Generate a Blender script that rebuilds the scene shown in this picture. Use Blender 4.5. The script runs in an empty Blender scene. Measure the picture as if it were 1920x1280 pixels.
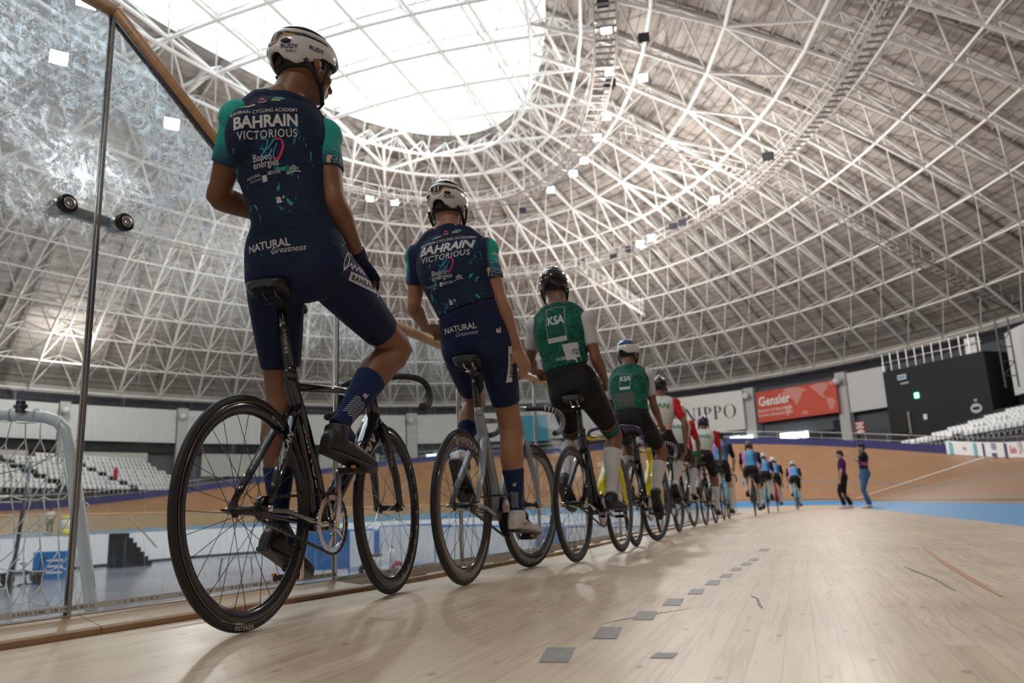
import bpy, bmesh, math, random
import numpy as np
from mathutils import Vector, Matrix, Quaternion
from mathutils.bvhtree import BVHTree
from math import sin, cos, pi, radians, sqrt, atan2, hypot

SC = bpy.context.scene
# ------------------------------------------------------------------ camera
FPX, PITCH, ROLL, CH = 1477.0, radians(12.2), radians(-2.3), 0.30
_f = Vector((0, cos(PITCH), sin(PITCH))); _u = Vector((0, -sin(PITCH), cos(PITCH))); _r = Vector((1, 0, 0))
_cr, _sr = cos(ROLL), sin(ROLL)
RIGHT = _cr*_r + _sr*_u; UP = -_sr*_r + _cr*_u; FWD = _f
cam = bpy.data.cameras.new('camera'); camo = bpy.data.objects.new('camera', cam); SC.collection.objects.link(camo)
M = Matrix((RIGHT, UP, -FWD)).transposed().to_4x4(); M.translation = Vector((0, 0, CH))
camo.matrix_world = M
cam.sensor_width = 36; cam.lens = 36*FPX/1920; cam.clip_start = 0.02; cam.clip_end = 600
cam.dof.use_dof = True; cam.dof.focus_distance = 2.75; cam.dof.aperture_fstop = 3.5
SC.camera = camo
SC.view_settings.view_transform = 'Standard'; SC.view_settings.look = 'None'
SC.view_settings.gamma = 1; SC.view_settings.exposure = 0.50; SC.view_settings.use_curve_mapping = False
SC.cycles.use_denoising = True
SC.cycles.max_bounces = 7; SC.cycles.diffuse_bounces = 4; SC.cycles.glossy_bounces = 3
SC.cycles.transparent_max_bounces = 12; SC.cycles.transmission_bounces = 4
SC.cycles.sample_clamp_indirect = 6; SC.cycles.caustics_reflective = False; SC.cycles.caustics_refractive = False
SKY_STRENGTH = 2.6
LAMPK = 0.19
# ------------------------------------------------------------------ world
W = bpy.data.worlds.new('world'); SC.world = W; W.use_nodes = True
bg = W.node_tree.nodes['Background']; bg.inputs[0].default_value = (0.85, 0.93, 1, 1); bg.inputs[1].default_value = 1.2

# ------------------------------------------------------------------ frames of reference
TH = radians(19.2)
UU = Vector((sin(TH), cos(TH), 0)); VV = Vector((cos(TH), -sin(TH), 0)); CC = Vector((-12.947, 25.157, 0))
def W3(u, v, z=0): return CC + UU*u + VV*v + Vector((0, 0, z))       # hall axes -> world
def px(x, y, D):                                                     # a point D metres ahead of the camera
    d = RIGHT*((x-960)/FPX) + UP*((640-y)/FPX) + FWD
    return Vector((0, 0, CH)) + d*(D/d.y)
RB, SEG = 50.0, 20.0                                                 # the dome's plan: every ring has half axes r+20 and r
def axes(rho): return RB*rho+SEG, RB*rho
def ell(phi, rho=1.0, z=0.0): A, B = axes(rho); return W3(A*cos(phi), B*sin(phi), z)
def hit(x, rho=1.0, y=700):                                          # azimuth where a sight line meets the oval
    d = px(x, y, 1.0); c = Vector((0, 0)) - Vector((CC.x, CC.y))
    u0, v0 = c.dot(UU.xy), c.dot(VV.xy); du, dv = d.xy.dot(UU.xy), d.xy.dot(VV.xy)
    A, B = axes(rho)
    a = (du/A)**2+(dv/B)**2; b = 2*(u0*du/A**2+v0*dv/B**2); cc = (u0/A)**2+(v0/B)**2-1
    t = (-b+sqrt(b*b-4*a*cc))/(2*a)
    return atan2((v0+t*dv)/B, (u0+t*du)/A), t*d.y                    # phi, depth

# ------------------------------------------------------------------ materials
MATS = {}
def mat(name, col=(.5, .5, .5), rough=.5, metal=0., spec=.5, coat=0., emit=None, es=0.):
    m = bpy.data.materials.new(name); m.use_nodes = True; b = m.node_tree.nodes['Principled BSDF']
    b.inputs['Base Color'].default_value = (*col, 1); b.inputs['Roughness'].default_value = rough
    b.inputs['Metallic'].default_value = metal; b.inputs['Specular IOR Level'].default_value = spec
    b.inputs['Coat Weight'].default_value = coat; b.inputs['Coat Roughness'].default_value = .08
    if emit: b.inputs['Emission Color'].default_value = (*emit, 1); b.inputs['Emission Strength'].default_value = es
    MATS[name] = m; return m
class NT:
    def __init__(s, m): s.t = m.node_tree; s.b = s.t.nodes['Principled BSDF']
    def n(s, kind, **kw):
        o = s.t.nodes.new(kind)
        for k, v in kw.items():
            if k in o.inputs.keys(): o.inputs[k].default_value = v
            else: setattr(o, k, v)
        return o
    def l(s, a, b): s.t.links.new(a, b)
    def coord(s, kind='Object', scale=(1, 1, 1), rot=(0, 0, 0), loc=(0, 0, 0)):
        c = s.n('ShaderNodeTexCoord'); m = s.n('ShaderNodeMapping')
        m.inputs['Scale'].default_value = scale; m.inputs['Rotation'].default_value = rot; m.inputs['Location'].default_value = loc
        s.l(c.outputs[kind], m.inputs['Vector']); return m.outputs[0]
    def noise(s, vec, scale=5., detail=3., rough=.5, dist=0.):
        o = s.n('ShaderNodeTexNoise'); o.inputs['Scale'].default_value = scale; o.inputs['Detail'].default_value = detail
        o.inputs['Roughness'].default_value = rough; o.inputs['Distortion'].default_value = dist
        if vec is not None: s.l(vec, o.inputs['Vector'])
        return o.outputs['Fac']
    def ramp(s, fac, stops):
        o = s.n('ShaderNodeValToRGB'); e = o.color_ramp.elements
        e[0].position, e[0].color = stops[0][0], (*stops[0][1], 1); e[1].position, e[1].color = stops[-1][0], (*stops[-1][1], 1)
        for p, c in stops[1:-1]:
            k = e.new(p); k.color = (*c, 1)
        s.l(fac, o.inputs[0]); return o.outputs[0]
    def mix(s, fac, a, b, mode='MIX'):
        o = s.n('ShaderNodeMix', data_type='RGBA', blend_type=mode)
        for i, x in ((0, fac), (6, a), (7, b)):
            if hasattr(x, 'is_output'): s.l(x, o.inputs[i])
            elif i == 0: o.inputs[0].default_value = x
            else: o.inputs[i].default_value = (*x, 1)
        return o.outputs[2]
    def math(s, op, a, b=0.):
        o = s.n('ShaderNodeMath', operation=op)
        for i, x in ((0, a), (1, b)):
            if hasattr(x, 'is_output'): s.l(x, o.inputs[i])
            else: o.inputs[i].default_value = x
        return o.outputs[0]
    def sep(s, vec):
        o = s.n('ShaderNodeSeparateXYZ'); s.l(vec, o.inputs[0]); return o.outputs
    def color(s, c): s.l(c, s.b.inputs['Base Color'])
    def bump(s, h, strength=.2, dist=.01):
        o = s.n('ShaderNodeBump'); o.inputs['Strength'].default_value = strength; o.inputs['Distance'].default_value = dist
        s.l(h, o.inputs['Height']); s.l(o.outputs[0], s.b.inputs['Normal'])

def wood(name, c1, c2, rotz=0., plank=(1.6, .085), coord='Object', scale=1., rough=.45, groove=.25, knots=True, spec=.4):
    m = mat(name, c1, rough, 0, spec); t = NT(m)
    v = t.coord(coord, scale=(scale,)*3, rot=(0, 0, rotz))
    br = t.n('ShaderNodeTexBrick'); t.l(v, br.inputs['Vector'])
    for k, x in (('Scale', 1.), ('Mortar Size', .0012), ('Mortar Smooth', .1), ('Bias', 0.), ('Brick Width', plank[0]), ('Row Height', plank[1])): br.inputs[k].default_value = x
    br.offset = .37; br.inputs['Color1'].default_value = (0, 0, 0, 1); br.inputs['Color2'].default_value = (1, 1, 1, 1); br.inputs['Mortar'].default_value = (.5, .5, .5, 1)
    mp = t.n('ShaderNodeMapping'); mp.inputs['Scale'].default_value = (1.1, 26, 1); t.l(v, mp.inputs['Vector'])
    add = t.n('ShaderNodeVectorMath', operation='ADD'); t.l(mp.outputs[0], add.inputs[0])
    cmb = t.n('ShaderNodeCombineXYZ'); t.l(t.math('MULTIPLY', br.outputs['Color'], 37.), cmb.inputs[0]); t.l(cmb.outputs[0], add.inputs[1])
    grain = t.noise(add.outputs[0], 1.6, 4., .6, 1.2)
    tone = t.mix(t.math('MULTIPLY', br.outputs['Color'], .55), c1, c2)
    g = t.ramp(grain, [(.3, (.72, .66, .6)), (.5, (1, 1, 1)), (.72, (1.06, 1.04, 1.0))])
    col = t.mix(.8, tone, g, 'MULTIPLY')
    big = t.noise(v, .9, 3.); col = t.mix(.6, col, t.ramp(big, [(.3, (.86, .83, .8)), (.7, (1.08, 1.06, 1.04))]), 'MULTIPLY')
    if knots:
        mk = t.n('ShaderNodeMapping'); mk.inputs['Scale'].default_value = (3.2, 6.5, 1); t.l(v, mk.inputs['Vector'])
        vo = t.n('ShaderNodeTexVoronoi', voronoi_dimensions='2D'); vo.inputs['Scale'].default_value = 1.1; t.l(mk.outputs[0], vo.inputs['Vector'])
        kk = t.ramp(vo.outputs['Distance'], [(.035, (1, 1, 1)), (.07, (0, 0, 0))])
        sel = t.ramp(t.noise(mk.outputs[0], .8, 1.), [(.47, (0, 0, 0)), (.52, (1, 1, 1))])
        col = t.mix(t.math('MULTIPLY', kk, t.math('MULTIPLY', sel, .75)), col, (c2[0]*.42, c2[1]*.32, c2[2]*.25))
    col = t.mix(t.math('MULTIPLY', br.outputs['Fac'], groove), col, (c2[0]*.35, c2[1]*.3, c2[2]*.25))
    t.color(col); m.use_fake_user = False
    return m, t, v, col

# ------------------------------------------------------------------ mesh building
class MB:
    def __init__(s): s.v = []; s.f = []; s.sm = []; s.mi = []; s.uv = None; s.n = 0
    def add(s, vs, fs, smooth=True, mi=0):
        o = s.n; s.v.extend([tuple(x) for x in vs]); s.n += len(vs)
        for f in fs: s.f.append([i+o for i in f]); s.sm.append(smooth); s.mi.append(mi)
        return s
    def box(s, c, size, R=None, mi=0, taper=1.):
        hx, hy, hz = size[0]/2, size[1]/2, size[2]/2; c = Vector(c); vs = []
        for z in (-1, 1):
            k = taper if z > 0 else 1
            for x, y in ((-1, -1), (1, -1), (1, 1), (-1, 1)):
                p = Vector((x*hx*k, y*hy*k, z*hz)); vs.append(c+(R @ p if R else p))
        return s.add(vs, [(3, 2, 1, 0), (4, 5, 6, 7), (0, 1, 5, 4), (1, 2, 6, 5), (2, 3, 7, 6), (3, 0, 4, 7)], False, mi)
    def bar(s, a, b, w, h, up=Vector((0, 0, 1)), mi=0):
        a, b = Vector(a), Vector(b); x = (b-a); L = x.length; x.normalize(); y = up.cross(x)
        if y.length < 1e-4: y = Vector((0, 1, 0)).cross(x)
        y.normalize(); z = x.cross(y); R = Matrix((x, y, z)).transposed()
        return s.box((a+b)/2, (L, w, h), R, mi)
    def loft(s, rings, caps=True, smooth=True, closed=True, mi=0):
        n = len(rings[0]); vs = [p for r in rings for p in r]; fs = []
        m = n if closed else n-1
        for i in range(len(rings)-1):
            for j in range(m):
                k = (j+1) % n; fs.append((i*n+j, i*n+k, (i+1)*n+k, (i+1)*n+j))
        s.add(vs, fs, smooth, mi)
        if caps and closed:
            o = s.n-len(vs)
            for base, rev in ((0, True), ((len(rings)-1)*n, False)):
                idx = [o+base+j for j in range(n)]
                if rev: idx.reverse()
                s.f.append(idx); s.sm.append(False); s.mi.append(mi)
        return s
    def tube(s, pts, r, n=10, caps=True, flat=1., up=Vector((0, 0, 1)), mi=0):
        pts = [Vector(p) for p in pts]; rr = r if hasattr(r, '__len__') else [r]*len(pts); rings = []; prev = None
        for i, p in enumerate(pts):
            t = (pts[min(i+1, len(pts)-1)]-pts[max(i-1, 0)]).normalized()
            if prev is None:
                a = up.cross(t)
                if a.length < 1e-3: a = Vector((0, 1, 0)).cross(t)
                a.normalize()
            else: a = (prev-t*prev.dot(t)).normalized()
            prev = a; b = t.cross(a)
            q = rr[i]; qa, qb = (q if hasattr(q, '__len__') else (q, q*flat))
            rings.append([p+a*(qa*cos(2*pi*k/n))+b*(qb*sin(2*pi*k/n)) for k in range(n)])
        return s.loft(rings, caps, True, True, mi)
    def revolve(s, prof, axis='y', n=48, c=(0, 0, 0), closed=False, mi=0, a0=0., a1=2*pi, smooth=True):
        c = Vector(c); full = abs(a1-a0-2*pi) < 1e-6; k = n if full else n+1; rings = []
        for i in range(k):
            a = a0+(a1-a0)*i/n
            if axis == 'y': rings.append([c+Vector((q[0]*cos(a), q[1], q[0]*sin(a))) for q in prof])
            elif axis == 'z': rings.append([c+Vector((q[0]*cos(a), q[0]*sin(a), q[1])) for q in prof])
            else: rings.append([c+Vector((q[1], q[0]*cos(a), q[0]*sin(a))) for q in prof])
        m = len(prof); vs = [p for r in rings for p in r]; fs = []
        for i in range(n):
            j = (i+1) % k
            for q in range(m if closed else m-1):
                w = (q+1) % m; fs.append((i*m+q, i*m+w, j*m+w, j*m+q))
        return s.add(vs, fs, smooth, mi)
    def ball(s, c, r, n=16, m=10, R=None, mi=0):
        c = Vector(c); r = r if hasattr(r, '__len__') else (r, r, r); rings = []
        for i in range(m+1):
            t = pi*(i+.02)/(m+.04); rings.append([c+(R @ Vector((r[0]*sin(t)*cos(2*pi*k/n), r[1]*sin(t)*sin(2*pi*k/n), -r[2]*cos(t))) if R else Vector((r[0]*sin(t)*cos(2*pi*k/n), r[1]*sin(t)*sin(2*pi*k/n), -r[2]*cos(t)))) for k in range(n)])
        return s.loft(rings, True, True, True, mi)
    def prism(s, poly, h, c=(0, 0, 0), R=None, mi=0):                # polygon in local xy, extruded in z
        c = Vector(c); n = len(poly); vs = []
        for z in (0, h):
            for x, y in poly:
                p = Vector((x, y, z)); vs.append(c+(R @ p if R else p))
        return s.add(vs, [list(range(n))[::-1], list(range(n, 2*n))]+[(i, (i+1) % n, n+(i+1) % n, n+i) for i in range(n)], False, mi)
    def mesh(s, name):
        me = bpy.data.meshes.new(name); me.from_pydata(s.v, [], s.f)
        me.polygons.foreach_set('use_smooth', s.sm); me.polygons.foreach_set('material_index', s.mi)
        if s.uv is not None:
            L = me.uv_layers.new(name='UVMap'); idx = np.zeros(len(me.loops), dtype=np.int32); me.loops.foreach_get('vertex_index', idx)
            L.data.foreach_set('uv', np.array(s.uv, dtype=np.float32)[idx].ravel())
        me.update(); return me
def link(o): SC.collection.objects.link(o); return o
def obj(name, mb, m=None, parent=None, loc=None, rot=None, mats=None):
    me = mb.mesh(name) if isinstance(mb, MB) else mb
    for x in (mats or ([m] if m else [])): me.materials.append(x)
    o = link(bpy.data.objects.new(name, me))
    if parent: o.parent = parent
    if loc is not None: o.location = loc
    if rot is not None: o.rotation_euler = rot
    return o
def thing(name, label, cat, loc=(0, 0, 0), rotz=0., group=None):
    o = link(bpy.data.objects.new(name, None)); o.empty_display_size = .1
    o.location = loc; o.rotation_euler = (0, 0, rotz); o['label'] = label; o['category'] = cat
    if group: o['group'] = group
    return o
def tag(o, label, cat=None, group=None):
    o['label'] = label
    if cat: o['category'] = cat
    if group: o['group'] = group
    return o
def struct(name, mb, m, label=None, mats=None):
    o = obj(name, mb, m, mats=mats); o['kind'] = 'structure'
    if label: o['label'] = label
    return o
KIDS = {}
def children(o): return [c for c in bpy.data.objects if c.parent == o]
def copy_tree(o, parent=None, kids=None):
    if kids is None:
        kids = {}
        for c in bpy.data.objects:
            if c.parent: kids.setdefault(c.parent.name, []).append(c)
    c = o.copy(); SC.collection.objects.link(c)
    if parent: c.parent = parent
    for k in list(kids.get(o.name, [])): copy_tree(k, c, kids)
    return c
def cyls(segs, n=6):                                                  # many struts at once: (p, q, r)
    P = np.array([list(a[0]) for a in segs], dtype=float); Q = np.array([list(a[1]) for a in segs], dtype=float); r = np.array([a[2] for a in segs])[:, None]
    t = Q-P; L = np.linalg.norm(t, axis=1, keepdims=True); t = t/np.maximum(L, 1e-9)
    up = np.where(np.abs(t[:, 2:3]) > .95, [[1., 0, 0]], [[0, 0, 1.]]); a = np.cross(up, t); a /= np.linalg.norm(a, axis=1, keepdims=True); b = np.cross(t, a)
    vs = []
    for E in (P, Q):
        for k in range(n):
            w = 2*pi*k/n; vs.append(E+a*r*cos(w)+b*r*sin(w))
    V = np.stack(vs, axis=1).reshape(-1, 3); N = len(segs)
    k = np.arange(n); base = np.stack([k, (k+1) % n, n+(k+1) % n, n+k], axis=1)
    F = (base[None]+(np.arange(N)*2*n)[:, None, None]).reshape(-1, 4)
    me = bpy.data.meshes.new('struts'); me.from_pydata(V.tolist(), [], F.tolist())
    me.polygons.foreach_set('use_smooth', [True]*len(F)); me.update(); return me

ORD = ['first', 'second', 'third', 'fourth', 'fifth', 'sixth', 'seventh', 'eighth', 'ninth', 'tenth', 'eleventh', 'twelfth', 'thirteenth', 'fourteenth', 'fifteenth', 'sixteenth', 'seventeenth', 'eighteenth', 'nineteenth', 'twentieth']
# ================================================================== basic materials
white_paint = mat('white_paint', (.74, .73, .71), .45)
steel = mat('brushed_steel', (.62, .62, .62), .28, 1.)
dark_steel = mat('dark_steel', (.1, .1, .11), .4, .8)
black_plastic = mat('black_plastic', (.012, .012, .014), .38)
black_gloss = mat('black_gloss', (.006, .006, .008), .12, 0, .5, 1.)
grey_concrete = mat('grey_concrete', (.3, .3, .29), .8)
wall_grey = mat('wall_grey', (.10, .11, .125), .8)
wall_light = mat('wall_light', (.52, .52, .51), .7)
wall_panel = mat('wall_panel', (.66, .67, .67), .7)
trim_black = mat('trim_black', (.012, .014, .025), .6)
board_white = mat('board_white', (.80, .82, .84), .5)
dark_box = mat('dark_box', (.016, .018, .02), .8)
navy_board = mat('navy_board', (.025, .03, .13), .45)
seat_white = mat('seat_white', (.7, .71, .72), .45)
blue_paint = mat('blue_paint', (.03, .19, .5), .5)
window_lit = mat('window_daylight', (.8, .9, .9), .5, emit=(.75, .97, .93), es=1.5)

truss_white = mat('truss_white', (.74, .72, .69), .38)
ink_black = mat('ink_black', (.03, .03, .03), .6)
ink_white = mat('ink_white', (.85, .85, .83), .6)

# ---------------------------------------------------------------- writing
def text_mesh(s, size=1., depth=0., bold=0., shear=0., width=1., spacing=1., font_res=3, align='CENTER'):
    c = bpy.data.curves.new('txt', 'FONT'); c.body = s; c.size = size; c.extrude = depth; c.offset = bold*size; c.shear = shear
    c.align_x = align; c.align_y = 'CENTER'; c.space_character = spacing; c.resolution_u = font_res
    o = bpy.data.objects.new('txt', c); SC.collection.objects.link(o)
    me = bpy.data.meshes.new_from_object(o.evaluated_get(bpy.context.evaluated_depsgraph_get())); bpy.data.objects.remove(o); bpy.data.curves.remove(c)
    if width != 1.:
        me.transform(Matrix.Diagonal((width, 1, 1, 1)))
    return me
def place_text(name, s, m, parent, origin, right, up, size, lift=.004, **kw):   # flat lettering on a board
    me = text_mesh(s, size, **kw); r = Vector(right).normalized(); n = r.cross(Vector(up)).normalized(); u = n.cross(r)
    M = Matrix((r, u, n)).transposed().to_4x4(); M.translation = Vector(origin)+n*lift
    me.transform(M); me.materials.clear(); me.materials.append(m)
    o = link(bpy.data.objects.new(name, me)); o.parent = parent
    return o

# ================================================================== the track
HS, RR = 23.0, 22.35                                                  # half straight, radius of the blue band's inner edge
def path(s):                                                          # s = arc length from the middle of the near straight, forwards
    Lt = pi*RR; per = 4*HS+2*Lt; s = (s+HS) % per
    if s < 2*HS: return (-HS+s, RR), (0, 1), min(2*HS-s, s)*-1
    s -= 2*HS
    if s < Lt: a = pi/2-s/RR; return (HS+RR*cos(a), RR*sin(a)), (cos(a), sin(a)), min(s, Lt-s)
    s -= Lt
    if s < 2*HS: return (HS-s, -RR), (0, -1), min(2*HS-s, s)*-1
    s -= 2*HS
    a = -pi/2-s/RR; return (-HS+RR*cos(a), RR*sin(a)), (cos(a), sin(a)), min(s, Lt-s)
PER = 4*HS+2*pi*RR
def beta(d):
    t = min(1, max(0, (d+3)/33)); t = t*t*(3-2*t); return radians(12.5+30.5*t)
BW, TW = .9, 7.3
def track_pt(s, w, lift=0.):                                          # w = width measured up the banking from the blue band's inner edge
    (u, v), (nu, nv), d = path(s); b = beta(d); bb = b*.75
    w0 = min(w, BW); o = w0*cos(bb); z = w0*sin(bb)
    if w > BW: o += (w-BW)*cos(b); z += (w-BW)*sin(b)
    return W3(u+nu*o, v+nv*o, z+lift)
NS = 320
def strip(name, ws, m, s0=0., s1=PER, n=NS, lift=0., closed=True):
    mb = MB(); mb.uv = []; k = n if closed else n+1; vs = []; fs = []
    for i in range(k):
        s = s0+(s1-s0)*i/n
        for w in ws: vs.append(track_pt(s, w, lift)); mb.uv.append((s, w))
    q = len(ws)
    for i in range(n):
        j = (i+1) % k
        for a in range(q-1): fs.append((i*q+a, i*q+a+1, j*q+a+1, j*q+a))
    mb.add(vs, fs); return struct(name, mb, m)
track_wood, t, v, col = wood('track_wood', (.31, .175, .09), (.27, .145, .07), 0, (3., .12), 'UV', 1., .42, .12, False)
sp = t.sep(t.coord('UV'))
def line(w, half, c):
    global col
    d = t.math('ABSOLUTE', t.math('SUBTRACT', sp[1], w)); col = t.mix(t.math('LESS_THAN', d, half), col, c)
line(BW+.2, .04, (.03, .03, .03)); line(BW+.95, .035, (.45, .06, .04)); line(BW+2.7, .045, (.12, .14, .22))
t.color(col)
strip('track_banking', [BW+TW*i/8 for i in range(9)], track_wood, closed=True)
strip('track_blue_band', [0, BW/2, BW], mat('blue_band_paint', (.035, .225, .47), .5))
mb = MB(); vs = []; fs = []                                            # back of the banking down to the hall floor
for i in range(160):
    s = PER*i/160
    (u, v_), (nu, nv), d = path(s); p = track_pt(s, BW+TW, -.03); vs += [p, Vector((p.x, p.y, -1.9))]
for i in range(160): j = (i+1) % 160; fs.append((2*i, 2*j, 2*j+1, 2*i+1))
mb.add(vs, fs); struct('track_back', mb, wall_grey)

# apron of flat pine boards between the glass and the blue band
apron_mat, t, v, col = wood('apron_pine', (.70, .56, .43), (.55, .405, .28), -(pi/2-TH), (1.9, .062), 'Object', 1., .34, .3, True, .45)
# dark inlay blocks, scuffs and one worn orange line, where they lie on the boards
marks = [(1045.5, 1228, 66, 28), (1140, 1186.5, 52, 22), (1211, 1154, 44, 16), (1263.5, 1128.6, 38, 13), (1306.7, 1109, 30, 10), (1338, 1092, 28, 9), (1363, 1079, 24, 7), (1382, 1067, 22, 6), (1400.6, 1057, 20, 6), (1414.5, 1048.5, 20, 5), (1433.6, 1030.8, 20, 5), (1246, 1229, 50, 10)]
def ground(x, y, z=0.):
    d = px(x, y, 1.)-Vector((0, 0, CH)); k = (z-CH)/d.z; return Vector((0, 0, CH))+d*k
mk = t.n('ShaderNodeTexNoise'); mk.inputs['Scale'].default_value = 60
mp = t.n('ShaderNodeMapping'); mp.inputs['Scale'].default_value = (.6, 4.5, 1); t.l(v, mp.inputs['Vector'])
stain = t.ramp(t.noise(mp.outputs[0], 1.1, 5., .65), [(.52, (0, 0, 0)), (.78, (1, 1, 1))])
col = t.mix(t.math('MULTIPLY', stain, .38), col, (.30, .25, .215))
# contour-like grain of the softwood, faint orange
wv = t.n('ShaderNodeTexWave', wave_type='BANDS', bands_direction='Y'); wv.inputs['Scale'].default_value = 9; wv.inputs['Distortion'].default_value = 14; wv.inputs['Detail'].default_value = 2; wv.inputs['Detail Scale'].default_value = .9
mg = t.n('ShaderNodeMapping'); mg.inputs['Scale'].default_value = (.35, 1, 1); t.l(v, mg.inputs['Vector']); t.l(mg.outputs[0], wv.inputs['Vector'])
gl = t.ramp(wv.outputs['Fac'], [(.80, (0, 0, 0)), (.95, (1, 1, 1))]); gs = t.ramp(t.noise(v, 1.3, 2.), [(.5, (0, 0, 0)), (.62, (1, 1, 1))])
col = t.mix(t.math('MULTIPLY', t.math('MULTIPLY', gl, gs), .35), col, (.48, .26, .13))
t.color(col); t.bump(t.noise(v, 90, 2.), .05, .002)
rr_ = t.n('ShaderNodeMapRange'); t.l(t.noise(v, 3., 3.), rr_.inputs[0]); rr_.inputs[3].default_value = .26; rr_.inputs[4].default_value = .45; t.l(rr_.outputs[0], t.b.inputs['Roughness'])

GI = 3.47                                                             # glass line, this far inside the blue band
J0 = Vector((-1.357, 2.455, 0)); J2 = Vector((-.793, 3.471, 0)); J3 = Vector((.14, 5.6, 0))
_dl = (J2-J0).normalized()
KP = [J0-_dl*3.6, J0-_dl*1.16, J0, J2, (J2+J3)/2, J3]                 # joints of the near glass, then along the straight
def inner(s, w=GI): (u, v_), (nu, nv), d = path(s); return W3(u-nu*w, v_-nv*w)
s_j3 = (J3-CC).dot(UU)
near_s = [s_j3+1.32*k for k in range(1, 15)]
KN = KP+[inner(s, RR-((J3-CC).dot(VV))) for s in near_s]
s_far0 = near_s[-1]
mb = MB(); edge_in = []; edge_out = []
ss = [-30+2*i for i in range(0, 12)]
# near straight piece follows the real kerb, the rest of the ring follows the oval
ring = []
for i in range(260):
    s = PER*i/260; (u, v_), (nu, nv), d = path(s); s_rel = s if s < PER/2 else s-PER
    ring.append((u, v_, nu, nv, s_rel))
vs = []; fs = []
for u, v_, nu, nv, sr in ring:
    g = GI
    if -24 < sr < -17: g = GI
    vs += [W3(u, v_, 0), W3(u-nu*1.6, v_-nv*1.6, 0), W3(u-nu*(g+.16), v_-nv*(g+.16), 0)]
for i in range(260):
    j = (i+1) % 260
    for a in (0, 1): fs.append((i*3+a, i*3+a+1, j*3+a+1, j*3+a))
mb.add(vs, fs); 
p0, p1 = J0-_dl*6, J3                                                # apron also fills the wedge behind the kerb line near the camera
a = [J0-_dl*6+Vector((0, 0, -.001)), J0+Vector((0, 0, -.001)), J2+Vector((0, 0, -.001)), J3+Vector((0, 0, -.001)), J3+VV*1.0+Vector((0, 0, -.001)), J0-_dl*6+VV*2+Vector((0, 0, -.001))]
mb.add(a, [tuple(range(6))[::-1]])
floor = struct('floor', mb, apron_mat)
mb = MB(); zf = -1.9                                                   # infield floor, polished dark
n = 96; vs = [W3(0, 0, zf)]; fs = []
for i in range(n):
    a = 2*pi*i/n; vs.append(ell(a, 1.04, zf))
for i in range(n): fs.append((0, 1+i, 1+(i+1) % n))
inf = mat('infield_floor', (.12, .13, .19), .18, 0, .5); t = NT(inf)
t.bump(t.noise(t.coord('Object'), .6, 2.), .15, .05); t.color(t.ramp(t.noise(t.coord('Object'), .25, 4.), [(.3, (.13, .145, .20)), (.7, (.30, .32, .38))]))
mb.add(vs, fs); struct('floor_infield', mb, inf)
mb = MB(); vs = []; fs = []                                            # white retaining wall under the apron edge
for i in range(200):
    s = PER*i/200; p = inner(s, GI+.17); vs += [Vector((p.x, p.y, -.02)), Vector((p.x, p.y, -1.75)), Vector((p.x, p.y, -1.9))]
for i in range(200): j = (i+1) % 200; fs += [(3*i, 3*i+1, 3*j+1, 3*j)]
mb.add(vs, fs); mb.add([v for v in vs], [(3*i+1, 3*i+2, 3*((i+1) % 200)+2, 3*((i+1) % 200)+1) for i in range(200)], True, 1)
struct('wall_infield', mb, None, mats=[board_white, dark_steel])

# inlay blocks and marks as thin inlaid pieces of the floor
mb = MB()
for x, y, w, h in marks:
    sh = -w*.12; q = [ground(x-w/2-3, y+h/2), ground(x+w/2-w*.2, y+h/2), ground(x+w/2, y-h/2), ground(x-w/2+w*.2, y-h/2)]
    mb.add([p+Vector((0, 0, .0012)) for p in q], [(0, 1, 2, 3)], False)
inlay = mat('inlay_grey', (.17, .15, .14), .5); tt = NT(inlay); tt.color(tt.ramp(tt.noise(tt.coord(), 30, 3.), [(.3, (.13, .12, .115)), (.7, (.25, .22, .2))]))
struct('floor_inlay', mb, inlay)
def scuff(pts, w, m, name):
    mb = MB(); P = [ground(x, y) for x, y in pts]; vs = []
    for i, p in enumerate(P):
        t_ = (P[min(i+1, len(P)-1)]-P[max(i-1, 0)]).normalized(); nn = Vector((-t_.y, t_.x, 0)); k = w*(.25+.75*sin(pi*(i+.3)/(len(P)-.4)))
        vs += [p+nn*k+Vector((0, 0, .0014)), p-nn*k+Vector((0, 0, .0014))]
    mb.add(vs, [(2*i, 2*i+1, 2*i+3, 2*i+2) for i in range(len(P)-1)], False); return struct(name, mb, m)
scuff_m = mat('scuff_grey', (.22, .19, .17), .6)
scuff([(1127, 1170), (1160, 1163), (1196, 1156), (1240, 1149), (1298, 1140)], .0035, scuff_m, 'floor_scuff')
scuff([(1408, 1117), (1420, 1122), (1424, 1134), (1430, 1140)], .0045, scuff_m, 'floor_scuff')
scuff([(1696, 1062), (1722, 1073), (1752, 1085), (1790, 1107)], .006, scuff_m, 'floor_scuff')
scuff([(1730, 1025), (1760, 1048), (1800, 1073), (1840, 1097), (1878, 1118)], .012, mat('worn_orange', (.46, .22, .09), .5), 'floor_scuff')
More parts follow.
